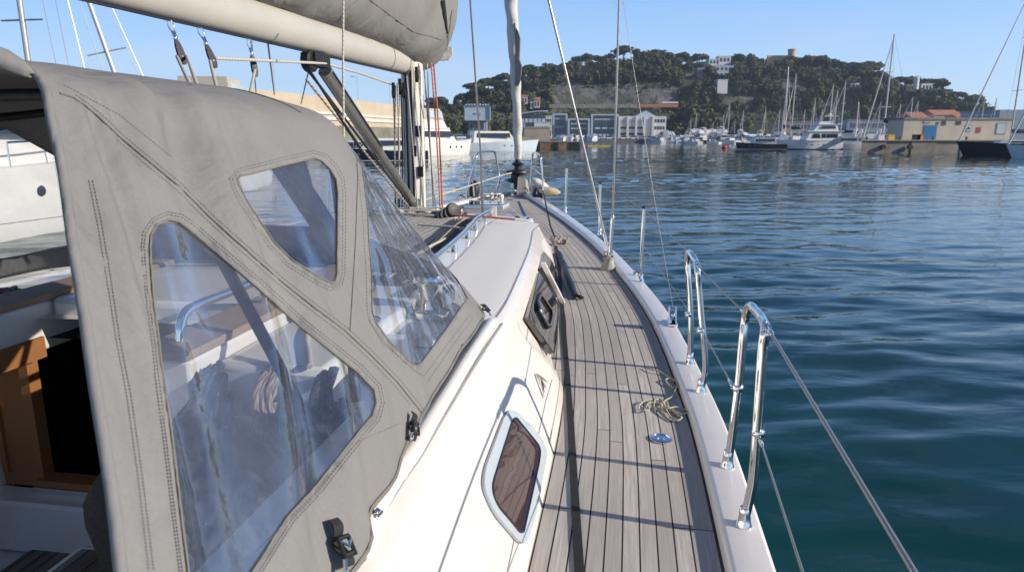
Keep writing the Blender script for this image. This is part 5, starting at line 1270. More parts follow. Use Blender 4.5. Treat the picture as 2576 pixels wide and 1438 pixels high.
TREELAB = {'pine': ('umbrella_pine', 'umbrella pine with a broad dark flattened crown', 'pine tree'), 'oak': ('broadleaf_tree', 'round crowned dark green tree', 'tree'), 'scrub': ('shrub', 'low green bush', 'bush'), 'cypress': ('cypress_tree', 'narrow pointed cypress', 'cypress')}
def place_tree(kind, P, sc, label, group, rnd=random):
    v = rnd.randrange(3) if kind != 'cypress' else 0
    key = (kind, v); nm, _, cat = TREELAB[kind]
    if key not in TREES:
        e = empty(nm, (0, 0, 0), 'x', cat); trunk_mesh(kind, 10*v+3).build('trunk', M['bark'], e, smooth=60); crown_mesh(kind, 31*v+7).build('crown', M[{'pine': 'pine', 'oak': 'oak', 'scrub': 'scrub', 'cypress': 'pine'}[kind]], e, recalc=False)
        TREES[key] = e; o = e
    else: o = copy_tree(TREES[key])
    o.location = P; o.rotation_euler = (0, 0, rnd.uniform(0, 6.28)); o.scale = (sc*rnd.uniform(.9, 1.1), sc*rnd.uniform(.9, 1.1), sc); o['label'] = label; o['group'] = group
    return o
def hillpt(x, y):
    h = HILLB.ray_cast(EY, ray(x, y).normalized()); return h[0]
rt = random.Random(42)
# skyline trees, measured column by column (top of crown, size)
SKY_ = [(1090, 252, 'oak', 1.0), (1118, 247, 'oak', .9), (1150, 240, 'oak', 1.0), (1180, 233, 'oak', 1), (1205, 218, 'pine', .9), (1225, 220, 'oak', 1), (1250, 206, 'oak', 1), (1272, 204, 'oak', 1), (1293, 197, 'oak', 1.0), (1316, 186, 'oak', 1.1), (1336, 172, 'oak', 1.1), (1360, 163, 'oak', 1.2), (1386, 159, 'oak', 1.1), (1410, 156, 'oak', 1), (1434, 149, 'oak', 1), (1453, 141, 'pine', 1.1), (1477, 147, 'oak', 1.1), (1497, 139, 'pine', 1.0), (1532, 137, 'pine', 1.15), (1562, 115, 'pine', 1.55), (1590, 140, 'oak', .9), (1612, 133, 'pine', 1.1), (1641, 124, 'pine', 1.6), (1674, 131, 'pine', 1.1), (1695, 138, 'oak', 1.1), (1716, 143, 'pine', 1.3), (1748, 137, 'pine', 1.5), (1838, 131, 'oak', 1.7), (1853, 142, 'oak', 1.1), (1876, 131, 'oak', 1.5), (1900, 145, 'oak', 1.2), (1925, 146, 'pine', 1), (1948, 150, 'oak', 1.0), (1998, 152, 'oak', 1.1), (2020, 150, 'oak', 1.1), (2047, 141, 'pine', 1.6), (2078, 157, 'oak', 1.1), (2100, 160, 'oak', 1), (2128, 156, 'pine', 1.2), (2165, 153, 'pine', 1.9), (2215, 186, 'oak', 1.0), (2246, 192, 'pine', 1.1), (2277, 192, 'pine', 1.4), (2316, 199, 'pine', 1.25), (2350, 199, 'pine', 1.4), (2373, 223, 'oak', 1), (2396, 232, 'pine', 1.2), (2418, 248, 'oak', .8), (2440, 238, 'pine', 1.4), (2462, 253, 'oak', 1.0), (2482, 266, 'oak', .9), (2502, 276, 'oak', .8)]
ntree = 0
for x, y, kd, sc in SKY_:
    yr, Yr = cr(RIDGE, x); P = terr(x, 1.0); Hh = {'pine': 10.2, 'oak': 8.7}[kd]*sc; top = ZY(y, P.y, x); P.z = min(P.z, top-Hh*.8)
    place_tree(kd, Vector((P.x, P.y, top-Hh)), sc, ('%s on the headland skyline' % TREELAB[kd][1]), 'trees along the hill skyline', rt); ntree += 1
for x, y in ((1195, 209),): P = terr(x+122/10, 1); place_tree('cypress', Vector((P.x, P.y, ZY(212, P.y, x)-10)), .95, 'single thin cypress on the left shoulder of the hill', 'cypress on the hill', rt)
# forest on the slopes, spread evenly over what the camera sees of them
CLEAR = [(1385, 1595, 222, 264), (1600, 1690, 228, 256), (1742, 1834, 142, 192), (1783, 1840, 198, 236), (1705, 1745, 192, 212), (1870, 1900, 196, 212), (1960, 2050, 194, 222), (1800, 1950, 238, 246), (1303, 1362, 238, 268), (1905, 1970, 120, 160), (2275, 2355, 205, 226), (2120, 2155, 206, 220)]
n = 0; tries = 0; pl = []
def zone(x, y):
    yt = cr(RIDGE, x)[0]
    if y < yt+2: return None
    if 1380 < x < 1700 and y > 212: return None
    if 1380 < x < 1700: return 'dense'
    if x > 2060 and y > yt+48: return 'open'
    if y > 288: return None
    return 'dense'
while n < 232 and tries < 20000:
    tries += 1
    x = rt.uniform(1080, 2480); y = rt.uniform(150, 300); zn = zone(x, y)
    if zn is None or (zn == 'open' and rt.random() < .45): continue
    if any(a < x < b and y-3 > c and y-26 < d for a, b, c, d in CLEAR) and rt.random() > .07: continue
    dmin = 17 if zn == 'dense' else 22
    if any(abs(x-a) < dmin and math.hypot(x-a, (y-b)*1.5) < dmin for a, b in pl): continue
    P = hillpt(x, y)
    if P is None: continue
    pl.append((x, y)); k = rt.random(); kd = 'pine' if k < .3 and y < cr(RIDGE, x)[0]+30 else 'oak'
    if zn == 'open': kd = 'scrub' if k < .55 else 'oak'
    side = 'left shoulder' if x < 1330 else ('central slope' if x < 1750 else ('slope below the tower' if x < 2060 else 'right hand slope'))
    place_tree(kd, P-Vector((0, 0, 2.5 if kd != 'scrub' else .5)), rt.uniform(.95, 1.4), '%s on the %s' % (TREELAB[kd][1].replace('umbrella pine with a ', 'umbrella pine, '), side), '%s trees, %s' % (kd if kd != 'oak' else 'round', side), rt); n += 1
print('forest', n, tries)
# tall dark trees low down beside the marina
for k in range(26):
    x = rt.uniform(1685, 1880) if k < 17 else rt.uniform(1085, 1300); base = PX(x, rt.uniform(392, 404), 2); 
    place_tree('oak', base, rt.uniform(1.35, 2.1) if 1690 < x < 1810 else rt.uniform(1.1, 1.5), 'large olive green tree at the foot of the hill ' + ('behind the marina awning' if x > 1500 else 'behind the pale signboard tower'), 'trees at the foot of the hill ' + ('right' if x > 1500 else 'left'), rt)
# scrub as ground cover
mb = MB(); rs_ = random.Random(9)
for k in range(5200):
    x = rs_.uniform(1060, 2560); f = rs_.uniform(.12, 1.0)
    if f < .33 and 1380 < x < 1700 and rs_.random() < .6: continue
    P = terr(x, f); d_ = P-EY; dep = d_.y*cp-d_.z*sp; yy = 719-F*(d_.y*sp+d_.z*cp)/dep
    if any(a < x < b and c < yy < d for a, b, c, d in CLEAR[:9]) and rs_.random() < .86: continue
    s_ = rs_.uniform(.7, 1.7)
    for q in range(4):
        nn = Vector((rs_.uniform(-1, 1), rs_.uniform(-1, .4), rs_.uniform(0, 1))).normalized(); a = nn.orthogonal().normalized(); b = nn.cross(a); p = P+Vector((rs_.uniform(-s_, s_), rs_.uniform(-s_, s_), rs_.uniform(0, s_)))
        mb.add([p-a*s_*.6, p-b*s_*.5, p+a*s_*.6+nn*.3, p+b*s_*.6], [(0, 1, 2, 3)])
tag(mb.build('hillside_scrub', M['scrub'], recalc=False), 'dense green scrub covering the hillside', 'scrub', kind='stuff')
# --- generic building
def building(name, x0, x1, ytop, Y, depth, mat, label, cat='building', base=1.5, floors=0, bays=0, wmat='pane', roof=None, wh=.5, ww=.55, bands=None, parent_mat=None, group=None, margin=.06):
    A, Bp = PX(x0, Y), PX(x1, Y); zt = ZY(ytop, Y, (x0+x1)/2); c = (A+Bp)/2; L_ = Bp.x-A.x
    e = empty(name, (c.x, c.y+depth/2, base), label, cat, group)
    mb = MB(); mb.box((c.x, Y+depth/2, (base+zt)/2), (L_, depth, zt-base)); mb.build('wall', M[mat], e)
    if roof == 'flat': mb = MB(); mb.box((c.x, Y+depth/2, zt+.15), (L_+.3, depth+.3, .30)); mb.build('parapet', M[mat if parent_mat is None else parent_mat], e)
    elif roof == 'gable':
        h = min(depth, 12)*.22; mb = MB(); x_0, x_1, y0, y1 = A.x-.4, Bp.x+.4, Y-.4, Y+depth+.4; ym = (y0+y1)/2
        mb.add([(x_0, y0, zt+.02), (x_1, y0, zt+.02), (x_1, y1, zt+.02), (x_0, y1, zt+.02), (x_0, ym, zt+h), (x_1, ym, zt+h)], [(0, 1, 5, 4), (2, 3, 4, 5), (0, 4, 3), (1, 2, 5), (0, 3, 2, 1)]); mb.build('roof', M['tile'], e)
    if floors and bays:
        fh = (zt-base)/floors; bw = L_*(1-2*margin)/bays
        for i in range(floors):
            for j in range(bays):
                cx = A.x+L_*margin+(j+.5)*bw; cz = base+(i+.52)*fh; mb = MB(); w_, h_ = bw*ww, fh*wh
                mb.box((cx, Y-.03, cz), (w_+.16, .08, h_+.16)); fo = mb.build('window', M['bwhite' if mat != 'bwhite' else 'concrete'], e)
                mb = MB(); mb.box((cx, Y-.08, cz), (w_, .06, h_)); mb.build('pane', M[wmat], fo)
    return e, A, Bp, zt
# hill houses
def hb(x0, x1, y0, y1, mat, label, floors=2, bays=3, roof='flat', depth=8, name='villa', cat='house', Yo=None):
    P = hillpt((x0+x1)/2, y1) or PX((x0+x1)/2, 500); Y = (Yo or P.y)-depth*.6; base = ZY(y1+6, Y, (x0+x1)/2)
    return building(name, x0, x1, y0, Y, depth, mat, label, cat, base, floors, bays, roof=roof)
hb(1772, 1800, 149, 172, 'bwhite', 'white hilltop villa, its left and lower wing'); hb(1796, 1826, 142, 172, 'bwhite', 'taller white hilltop villa wing near the round trees')
hb(1745, 1792, 171, 192, 'concrete', 'grey terraced house below the white villa, left half', 2, 5); hb(1788, 1834, 166, 190, 'panel', 'blue grey house below the white villa, right half', 2, 4)
hb(1797, 1822, 201, 230, 'bwhite', 'blank white block set in the cliff below the villa', 0, 0, name='block_house', cat='building')
hb(2302, 2348, 211, 224, 'bwhite', 'low white house under the pines on the right shoulder', 1, 5)
hb(1311, 1327, 242, 256, 'bpink', 'small pink house on the left slope behind the rolled headsail', 1, 2, 'gable'); hb(1343, 1358, 251, 266, 'bcream', 'small ochre roofed house right of the pink house', 1, 2, 'gable'); hb(1334, 1342, 256, 268, 'bwhite', 'tiny white hut beside the ochre house', 1, 1, 'flat', 5, 'hut')
hb(1225, 1238, 232, 240, 'bwhite', 'small white house on the left ridge right of the inner stay', 1, 2); hb(1193, 1206, 237, 244, 'bwhite', 'small white house on the left ridge, lowest of the pair', 1, 2)
for k, (x, y) in enumerate(((2133, 214), (2143, 213))): hb(x-5, x+5, y-3, y+5, 'bwhite', ('white hut left' if k == 0 else 'white hut right')+' of two on the wooded right slope', 1, 1, depth=4, name='hut')
tw = empty('castle_tower', PX(1974, 575, 50), 'round ochre stone castle tower on the hilltop with lower curtain wall', 'tower')
Yt = 560; zb, zt = ZY(165, Yt, 1974), ZY(129, Yt, 1974); c = PX(1974, Yt, 0)
t = NT('ochre_stone'); t.set(Base_Color=t.ramp(t.noise(t.coord(), .6, 5, .7), [(.3, (.40, .26, .12)), (.7, (.58, .40, .20))]), Roughness=.95); M['ochre'] = t.m
mb = MB(); mb.lathe([(2.9, zb), (2.75, zt)], c, n=24); mb.build('tower_wall', M['ochre'], tw, smooth=50); mb = MB(); mb.lathe([(2.9, zt), (3.1, zt+.5), (3.1, zt+1.4), (2.6, zt+1.4), (2.6, zt+.6)], c, n=24); mb.build('crown_parapet', M['ochre'], tw, smooth=30)
A = PX(1915, Yt+3); mb = MB(); mb.box(((A.x+c.x)/2, Yt+3, (zb+ZY(139, Yt))/2), (c.x-A.x, 2, ZY(139, Yt)-zb)); mb.build('curtain_wall', M['ochre'], tw)
mb = MB(); mb.tube([c+Vector((0, 0, zt+1)), c+Vector((0, 0, zt+5))], .07, 5); mb.build('flag_pole', M['bmast'], tw)
tu = empty('white_turret', PX(2288, 505, 30), 'slim white turret house half hidden by pines on the right shoulder', 'turret'); c = PX(2288, 505, 0); z0, z1 = ZY(226, 505, 2288), ZY(198, 505, 2288)
mb = MB(); mb.lathe([(1.9, z0), (1.9, z1)], c, n=16); mb.build('turret_wall', M['bwhite'], tu, smooth=50); mb = MB(); mb.lathe([(2.1, z1), (1.6, z1+.9), (.1, z1+1.6)], c, n=16); mb.build('dome', M['bwhite'], tu, smooth=50)
# retaining wall and railway terrace
def longwall(name, x0, x1, y0, y1, Y, th, mat, label, cat='retaining wall', base=None):
    A, Bp = PX(x0, Y), PX(x1, Y); z1 = ZY(y0, Y, (x0+x1)/2); z0 = ZY(y1, Y, (x0+x1)/2); e = MB(); e.box(((A.x+Bp.x)/2, Y+th/2, (z0+z1)/2), (Bp.x-A.x, th, z1-z0)); o = e.build(name, M[mat], origin=((A.x+Bp.x)/2, Y, z0)); tag(o, label, cat); return o
longwall('retaining_wall', 1382, 1600, 262, 272, 424, 4, 'concrete', 'long low grey retaining wall across the foot of the scarp')
longwall('retaining_wall', 1602, 1702, 262, 270, 425, 4, 'tile', 'reddish brick retaining wall right of the grey one', )
wl = longwall('terrace_parapet', 1662, 1702, 256, 260, 428, 2, 'bwhite', 'pale terrace parapet above the white offices', 'parapet')
# waterfront offices
def offices(x0, x1, y0, Y, label, rows_=((.86, 7), (.42, 5))):
    e, A, Bp, zt = building('office_block', x0, x1, y0, Y, 14, 'bluegl', label, 'office building')
    L_ = Bp.x-A.x; mb = MB(); f = .9; b_ = 1.5
    for cx, w_ in ((A.x+f/2-.5, f), (Bp.x-f/2+.5, f)): mb.box((cx, Y-.45, (b_+zt)/2), (w_, 1.1, zt-b_))
    mb.box(((A.x+Bp.x)/2, Y-.45, zt+.35), (L_+1, 1.1, .7)); mb.build('white_frame', M['panel'], e)
    for fz, n_ in rows_:
        for k in range(n_):
            mb = MB(); mb.box((A.x+L_*(.1+.8*(k+.5)/n_), Y-.06, b_+(zt-b_)*fz), (L_*.8/n_*.72, .12, (zt-b_)*.075)); mb.build('window', M['lightpane'], e)
    for k in range(5):
        mb = MB(); mb.box((A.x+L_*(.1+.8*(k+.5)/5), Y-.07, b_+(zt-b_)*.13), (L_*.12, .14, (zt-b_)*.16)); mb.build('shop_window', M['lightpane'], e)
offices(1392, 1424, 290, 335, 'dark blue glass office block behind the aluminium mast, left of three', ((.86, 5), (.5, 4)))
offices(1430, 1480, 302, 332, 'lower dark blue glass office block in a pale frame, middle of three', ((.8, 6), (.55, 6)))
offices(1488, 1552, 291, 332, 'widest dark blue glass office block in a pale frame, right of three', ((.84, 8), (.46, 3)))
e, A, Bp, zt = building('white_office', 1554, 1674, 294, 332, 14, 'bwhite', 'long white waterfront office with pale piers and dark ribbon windows', 'office building', 1.5, 0, 0, roof='flat')
L_ = Bp.x-A.x
for k in range(5):
    mb = MB(); mb.box((A.x+L_*(.02+k*.175), 331.4, (1.5+zt)/2), (1.0, 1.6, zt-1.5)); mb.build('pier', M['bwhite'], e)
for k in range(3):
    for q in (.22, .5, .78):
        mb = MB(); mb.box((A.x+L_*(.1075+k*.175), 331.93, 1.5+(zt-1.5)*q), (L_*.135, .14, (zt-1.5)*.11)); mb.build('window', M['pane' if q != .78 else 'lightpane'], e)
for k in range(4):
    for q in (.5, .82):
        mb = MB(); mb.box((A.x+L_*(.775+k*.06), 331.93, 1.5+(zt-1.5)*q), (L_*.036, .14, (zt-1.5)*.15)); mb.build('window', M['pane'], e)
mb = MB(); c = PX(1620, 336); mb.prism([(c.x-5, 334, zt+.3), (c.x+5, 334, zt+.3), (c.x, 334, zt+3)], (0, 6, 0)); mb.build('roof_gable', M['panel'], e)
e, A, Bp, zt = building('harbour_club', 1309, 1372, 288, 300, 12, 'bluegl', 'dark glazed club house with a blue curved canopy roof', 'building', 1.5)
mb = MB(); mb.grid([[Vector((lerp(A.x-1, Bp.x+1, k/12), Y_, zt+.3+1.3*math.sin(k/12*1.7))) for k in range(13)] for Y_ in (298, 313)]); o = mb.build('canopy_roof', M['panel'], e); m_ = o.modifiers.new('t', 'SOLIDIFY'); m_.thickness = .4
for k in range(6): mb = MB(); mb.box((lerp(A.x, Bp.x, (k+.5)/6), 299.9, lerp(1.5, zt, .75)), (1.4, .2, 1.6)); mb.build('window', M['lightpane'], e)
building('white_pavilion', 1368, 1388, 293, 305, 10, 'bwhite', 'white two storey pavilion right of the dark club house', 'building', 1.5, 2, 3, roof='flat')
building('white_pavilion', 1344, 1384, 309, 292, 6, 'bwhite', 'low white pavilion in front of the dark club house', 'building', 1.5, 1, 5, roof='flat')
building('tan_hall', 1318, 1384, 322, 190, 14, 'btan', 'blank tan quayside hall behind the brown barge', 'building', 1.3, 0, 0, roof='flat')
building('blue_container', 1306, 1322, 306, 200, 8, 'greyshed', 'blue grey container stack left of the tan hall', 'container', 1.3)
longwall('yellow_skip', 1302, 1320, 343, 356, 160, 3, 'yellow', 'yellow skip on the quay left of the tan hall', 'skip')
# signboard tower
e, A, Bp, zt = building('signboard_tower', 1177, 1224, 303, 118, 5, 'greyshed', 'pale square signboard raised on a grey concrete tower', 'tower', 1.2, 2, 3)
A, Bp = PX(1170, 117), PX(1232, 117); z0, z1 = ZY(302, 117, 1200), ZY(266, 117, 1200)
mb = MB(); mb.box(((A.x+Bp.x)/2, 119.5, (z0+z1)/2), (Bp.x-A.x, 5, z1-z0)); s_ = mb.build('signboard', M['panel'], e)
for (a, b, c, d) in ((A.x, Bp.x, z1, z1+.15), (A.x, Bp.x, z0-.15, z0), (A.x-.1, A.x+.05, z0, z1), (Bp.x-.05, Bp.x+.1, z0, z1)): mb = MB(); mb.box(((a+b)/2, 116.95, (c+d)/2), (b-a, .3, d-c)); mb.build('sign_frame', M['greyshed'], s_)
c = PX(1200, 117, lerp(z0, z1, .45)); mb = MB(); mb.box((c.x, 116.96, c.z), (.9, .1, .10)); mb.box((c.x+.55, 116.96, c.z-.1), (.14, .1, .4)); mb.box((c.x-.3, 116.96, c.z), (.12, .1, .24)); mb.build('sign_emblem', M['greyalu'], s_)
for k in range(9): mb = MB(); mb.lathe([(.05, 0), (.16, .12), (.1, .28), (.02, .32)], (lerp(A.x, Bp.x, (k+.5)/9), 117.5, z1), n=7); o = mb.build('perched_gull', M['bhull'] if k % 2 else M['greyalu'], None, smooth=60, origin=(lerp(A.x, Bp.x, (k+.5)/9), 117.5, z1)); tag(o, 'small gull perched in the row on top of the pale signboard', 'gull', 'gulls on the signboard')
longwall('orange_pile', 1229, 1235, 318, 362, 112, .5, 'rust', 'rusty orange post right of the signboard tower', 'post')
# breakwater wall
WL = [(40, 66), (300, 72), (600, 82), (700, 88), (800, 97), (900, 109), (1000, 124), (1040, 132)]
def wallband(name, z0, z1, off, mat, parent, top=.6):
    rows_ = []
    for k in range(34):
        x = lerp(40, 1040, k/33); Y = cr(WL, x)[0]; P = PX(x, Y-off); P2 = PX(x, Y+6)
        rows_.append([Vector((P2.x, P2.y, z0)), Vector((P.x, P.y, z0)), Vector((P.x, P.y, z1)), Vector((P2.x, P2.y, z1))])
    mb = MB(); mb.grid(rows_); return mb.build(name, M[mat], parent)
M['sand'] = simple('sandy_concrete', (.50, .42, .31), .9, 0, .12, .3, .3, 1.5, .03); M['stainc'] = simple('stained_concrete', (.20, .20, .16), .9, 0, .3, .4)
bw = empty('breakwater_wall', PX(700, 92, 0), 'long sandy concrete breakwater wall with pale ledges on the left', 'sea wall')
wallband('upper_wall', 4.9, 7.85, 0, 'sand', bw); wallband('ledge', 5.45, 5.75, .5, 'bwhite', bw); wallband('ledge', 4.7, 5.05, .9, 'bwhite', bw); wallband('lower_wall', -.5, 4.68, .2, 'stainc', bw); wallband('mid_wall', 3.9, 4.68, .35, 'sand', bw)
for k in range(3):
    x = (700, 905, 985)[k]; Y = cr(WL, x)[0]+2; c = PX(x, Y, 7.8); e = empty('lamp_post', c, ('leftmost', 'middle', 'rightmost')[k]+' of the thin lamp posts on the sea wall', 'lamp post'); mb = MB(); mb.tube([c, c+Vector((0, 0, 3.6)), c+Vector((-.5, 0, 3.8))], .05, 6); mb.build('pole', M['bmast'], e); mb = MB(); mb.box(c+Vector((-.75, 0, 3.8)), (.6, .2, .1)); mb.build('lamp_head', M['greyalu'], e)
# --- boats
def boat_hull(L_, W_, fb, rake=.12, stern=.8, fine=1.0, drop=-.4, zb=None, n=16):
    rows_ = []
    for i in range(n+1):
        f = i/n; x = -L_/2+L_*f; w_ = W_/2*(stern+(1-stern)*min(1, f*3))*(1-max(0, (f-.45)/.55)**(2.1/fine)) if f < 1 else .02
        zt_ = fb*(.88+.32*f*f); row = []
        for k in range(-6, 7):
            a = abs(k)/6; sgn = -1 if k < 0 else 1; z = lerp(drop, zt_, (0, .05, .18, .38, .6, .8, 1)[abs(k)])
            ww_ = w_*(0, .82, .90, .935, .96, .982, 1)[abs(k)]; row.append(Vector((x-(zt_-z)*rake*max(0, (f-.6)/.4)*2.2, sgn*ww_, z)))
        rows_.append(row)
    mb = MB(); mb.grid(rows_); mb.add(rows_[0], [tuple(range(13))]); deck = []
    for r in rows_: deck.append([r[0]+Vector((0, 0, -.05)), (r[0]+r[-1])/2, r[-1]+Vector((0, 0, -.05))])
    mb.grid(deck); return mb
def block(x0, x1, w0, w1, z0, z1, rf=.3, rb=.1, ti=.15):   # superstructure with raked ends
    mb = MB(); mb.hexa([(x0, -w0/2, z0), (x1, -w1/2, z0), (x1, w1/2, z0), (x0, w0/2, z0)], [(x0+rb, -w0/2+ti, z1), (x1-rf, -w1/2+ti, z1), (x1-rf, w1/2-ti, z1), (x0+rb, w0/2-ti, z1)]); return mb
class SideWin:
    def __init__(s): s.h = []
    def hexa(s, *a): m = MB(); m.hexa(*a); s.h.append(m)
    def build(s, *a, **k):
        for m in s.h: o = m.build(*a, **k)
        return o
def sidewin(x0, x1, y, z0, z1, sl=0):
    mb = SideWin()
    for s_ in (-1, 1): mb.hexa([(x0, s_*y-.03, z0), (x1, s_*y-.03, z0), (x1, s_*y+.03, z0), (x0, s_*y+.03, z0)], [(x0+sl, s_*(y-.05)-.03, z1), (x1-sl, s_*(y-.05)-.03, z1), (x1-sl, s_*(y-.05)+.03, z1), (x0+sl, s_*(y-.05)+.03, z1)])
    return mb
def motorboat(L_, label, hull='bhull', fly=True, group=None, canopy=None, stripe=None, name='motor_yacht', cat='motor yacht'):
    W_ = L_*.31; fb = .09*L_+.35; e = empty(name, (0, 0, 0), label, cat, group)
    boat_hull(L_, W_, fb).build('hull', M[hull], e, smooth=35)
    if stripe:
        mb = boat_hull(L_*1.002, W_*1.006, fb*.16, drop=.02); mb.build('boot_stripe', M[stripe], e)
    cab = block(-L_*.30, L_*.22, W_*.74, W_*.55, fb*.85, fb+.115*L_, L_*.10, L_*.02, .18).build('cabin', M['bhull'], e)
    zc = fb+.115*L_; sidewin(-L_*.26, L_*.13, W_*.345, fb+.045*L_, fb+.092*L_, .1).build('cabin_window', M['bglass'], cab)
    mb = MB(); x_ = L_*.17; mb.hexa([(x_+.02*L_, -W_*.24, fb+.04*L_), (x_+.02*L_+.06, -W_*.24, fb+.04*L_), (x_+.02*L_+.06, W_*.24, fb+.04*L_), (x_+.02*L_, W_*.24, fb+.04*L_)], [(x_-.035*L_, -W_*.22, zc-.1), (x_-.035*L_+.06, -W_*.22, zc-.1), (x_-.035*L_+.06, W_*.22, zc-.1), (x_-.035*L_, W_*.22, zc-.1)]); mb.build('windscreen', M['bglass'], cab)
    if fly:
        block(-L_*.36, L_*.13, W_*.74, W_*.5, zc, zc+.09, .2, 0, .02).build('fly_deck', M['bhull'], e)
        block(-L_*.22, L_*.09, W_*.62, W_*.48, zc+.09, zc+.075*L_, .5, .1, .08).build('flybridge', M['bhull'], e)
        if canopy:
            block(-L_*.22, L_*.05, W_*.6, W_*.48, zc+.075*L_, zc+.17*L_, .5, .1, .1).build('canopy', M[canopy], e)
            sidewin(-L_*.18, L_*.02, W_*.285, zc+.09*L_, zc+.15*L_, .1).build('canopy_window', M['lightpane'], e)
        else:
            mb = MB(); mb.tube([(-L_*.2, -W_*.3, zc), (-L_*.24, -W_*.27, zc+.15*L_), (-L_*.24, W_*.27, zc+.15*L_), (-L_*.2, W_*.3, zc)], .09, 8); mb.build('radar_arch', M['bhull'], e, smooth=50)
            mb = MB(); mb.lathe([(.3, 0), (.32, .1), (.2, .2)], (-L_*.24, 0, zc+.155*L_), n=12); mb.build('radar', M['bhull'], e, smooth=50)
    mb = MB(); pr = [(lerp(0, L_*.5, k/8)-.0, W_*.48*(1-(max(0, (k/8)*.5+.5-.45)/.55)**2.1)) for k in range(9)]
    for s_ in (-1, 1):
        mb.tube([(x, s_*max(y, .03), fb*(.88+.32*((x+L_/2)/L_)**2)+.55) for x, y in pr], .025, 5)
        for x, y in pr[::2]: z = fb*(.88+.32*((x+L_/2)/L_)**2); mb.tube([(x, s_*max(y, .03), z-.05), (x, s_*max(y, .03), z+.55)], .02, 5)
    mb.build('bow_rail', M['steel'], e)
    for k in range(3):
        f_ = .55+.09*k; wy = W_/2*(1-(max(0, f_-.45)/.55)**2.1)*.955
        for s_ in (-1, 1): mb = MB(); mb.lathe([(.13, -.05), (.13, .05)], (L_*(f_-.5), s_*wy, fb*.62), axis=(0, 1, 0), n=10); mb.build('porthole', M['bglass'], e, smooth=40)
    return e
def sailboat(L_, label, hull='bhull', mast=None, group=None, cover='bcover', jib='sail', name='moored_sailboat', furl=True):
    W_ = L_*.30; fb = .08*L_+.3; mast = mast or L_*1.3; e = empty(name, (0, 0, 0), label, 'sailboat', group)
    boat_hull(L_, W_, fb, rake=.25, stern=.7).build('hull', M[hull], e, smooth=35)
    mb = boat_hull(L_*1.002, W_*1.006, fb*.14, drop=.02, rake=0, stern=.7); 
    cab = block(-L_*.2, L_*.2, W_*.55, W_*.35, fb*.9, fb+.45, .5, .1, .1).build('cabin', M['bhull'], e); sidewin(-L_*.15, L_*.12, W_*.25, fb+.1, fb+.3, .1).build('cabin_window', M['bglass'], cab)
    mx = L_*.08; mb = MB(); mb.tube([(mx, 0, fb), (mx, 0, mast*.6), (mx, 0, mast)], [.10, .095, .07], 8); ms = mb.build('mast', M['bmast'], e, smooth=60)
    for f in (.38, .68): mb = MB(); mb.tube([(mx, -W_*.3*(1.2-f), mast*f), (mx, W_*.3*(1.2-f), mast*f)], .035, 5); mb.build('spreader', M['bmast'], ms)
    mb = MB(); bz = fb+1.25; mb.tube([(mx, 0, bz), (-L_*.36, 0, bz+.1)], .07, 8); mb.build('boom', M['bmast'], e, smooth=60)
    mb = MB(); mb.tube([(mx, 0, bz+.35), (mx-.5, 0, bz+.30), (-L_*.2, 0, bz+.22), (-L_*.35, 0, bz+.15)], [.17, .2, .15, .06], 8, flat=1.2); mb.build('sail_cover', M[cover], e, smooth=60)
    mb = MB()
    for s_ in (-1, 1): mb.tube([(mx-.2, s_*W_*.46, fb), (mx, s_*W_*.3*(.52), mast*.68), (mx, 0, mast*.97)], .016, 4)
    mb.tube([(-L_*.48, 0, fb), (mx, 0, mast)], .014, 4); mb.build('rigging', M['wire'], e)
    mb = MB(); mb.tube([(L_*.48, 0, fb*1.2), (mx+.1, 0, mast*.95)], [.10, .045] if furl else .012, 7); mb.build('furled_jib', M[jib], e, smooth=60)
    return e
def put(e, P, head, sc=1): e.location = (P.x, P.y, 0); e.rotation_euler = (0, 0, R(head)); e.scale = (sc, sc, sc); return e
# heading: degrees of the bow, 0 = to the right of the picture, 90 = away
put(motorboat(11.5, 'cream motor yacht with enclosed tan flybridge, bow right, moored just right of the mast', 'bhull', True, None, 'btan2'), WP(1094, 391), 52, 1.24)
put(motorboat(14, 'sleek pale motor yacht with low wedge bow, behind the furled headsail', 'bcool', False), WP(1250, 382), 16)
o = put(motorboat(9, 'motorboat with black hull and white cabin seen between vang and mast', 'bnavy', False, stripe='bhull'), WP(955, 407), 200)
put(motorboat(8, 'small dark hulled motorboat at the edge of the sprayhood, left of the vang', 'bblack', False), WP(905, 405), 185)
put(motorboat(15, 'large white motor yacht close by to port, seen under the sprayhood', 'bhull', True), Vector((-13.5, 16, 0)), 80)
put(motorboat(12, 'white motor yacht to port with tan flybridge canopy, seen through the clear windows', 'bhull', True, None, 'btan2'), Vector((-13.5, 33, 0)), 95)
put(sailboat(12, 'white sailboat to port whose thick white mast rises above the sprayhood', 'bhull', 17, furl=False), Vector((-18.0, 25.4, 0)), 80)
o = put(sailboat(11, 'sailboat to port whose leaning thin cream mast rises behind the sprayhood', 'bhull', 16, furl=False), Vector((-16.1, 30.5, 0)), 100); o.rotation_euler = (R(-13), 0, R(100))
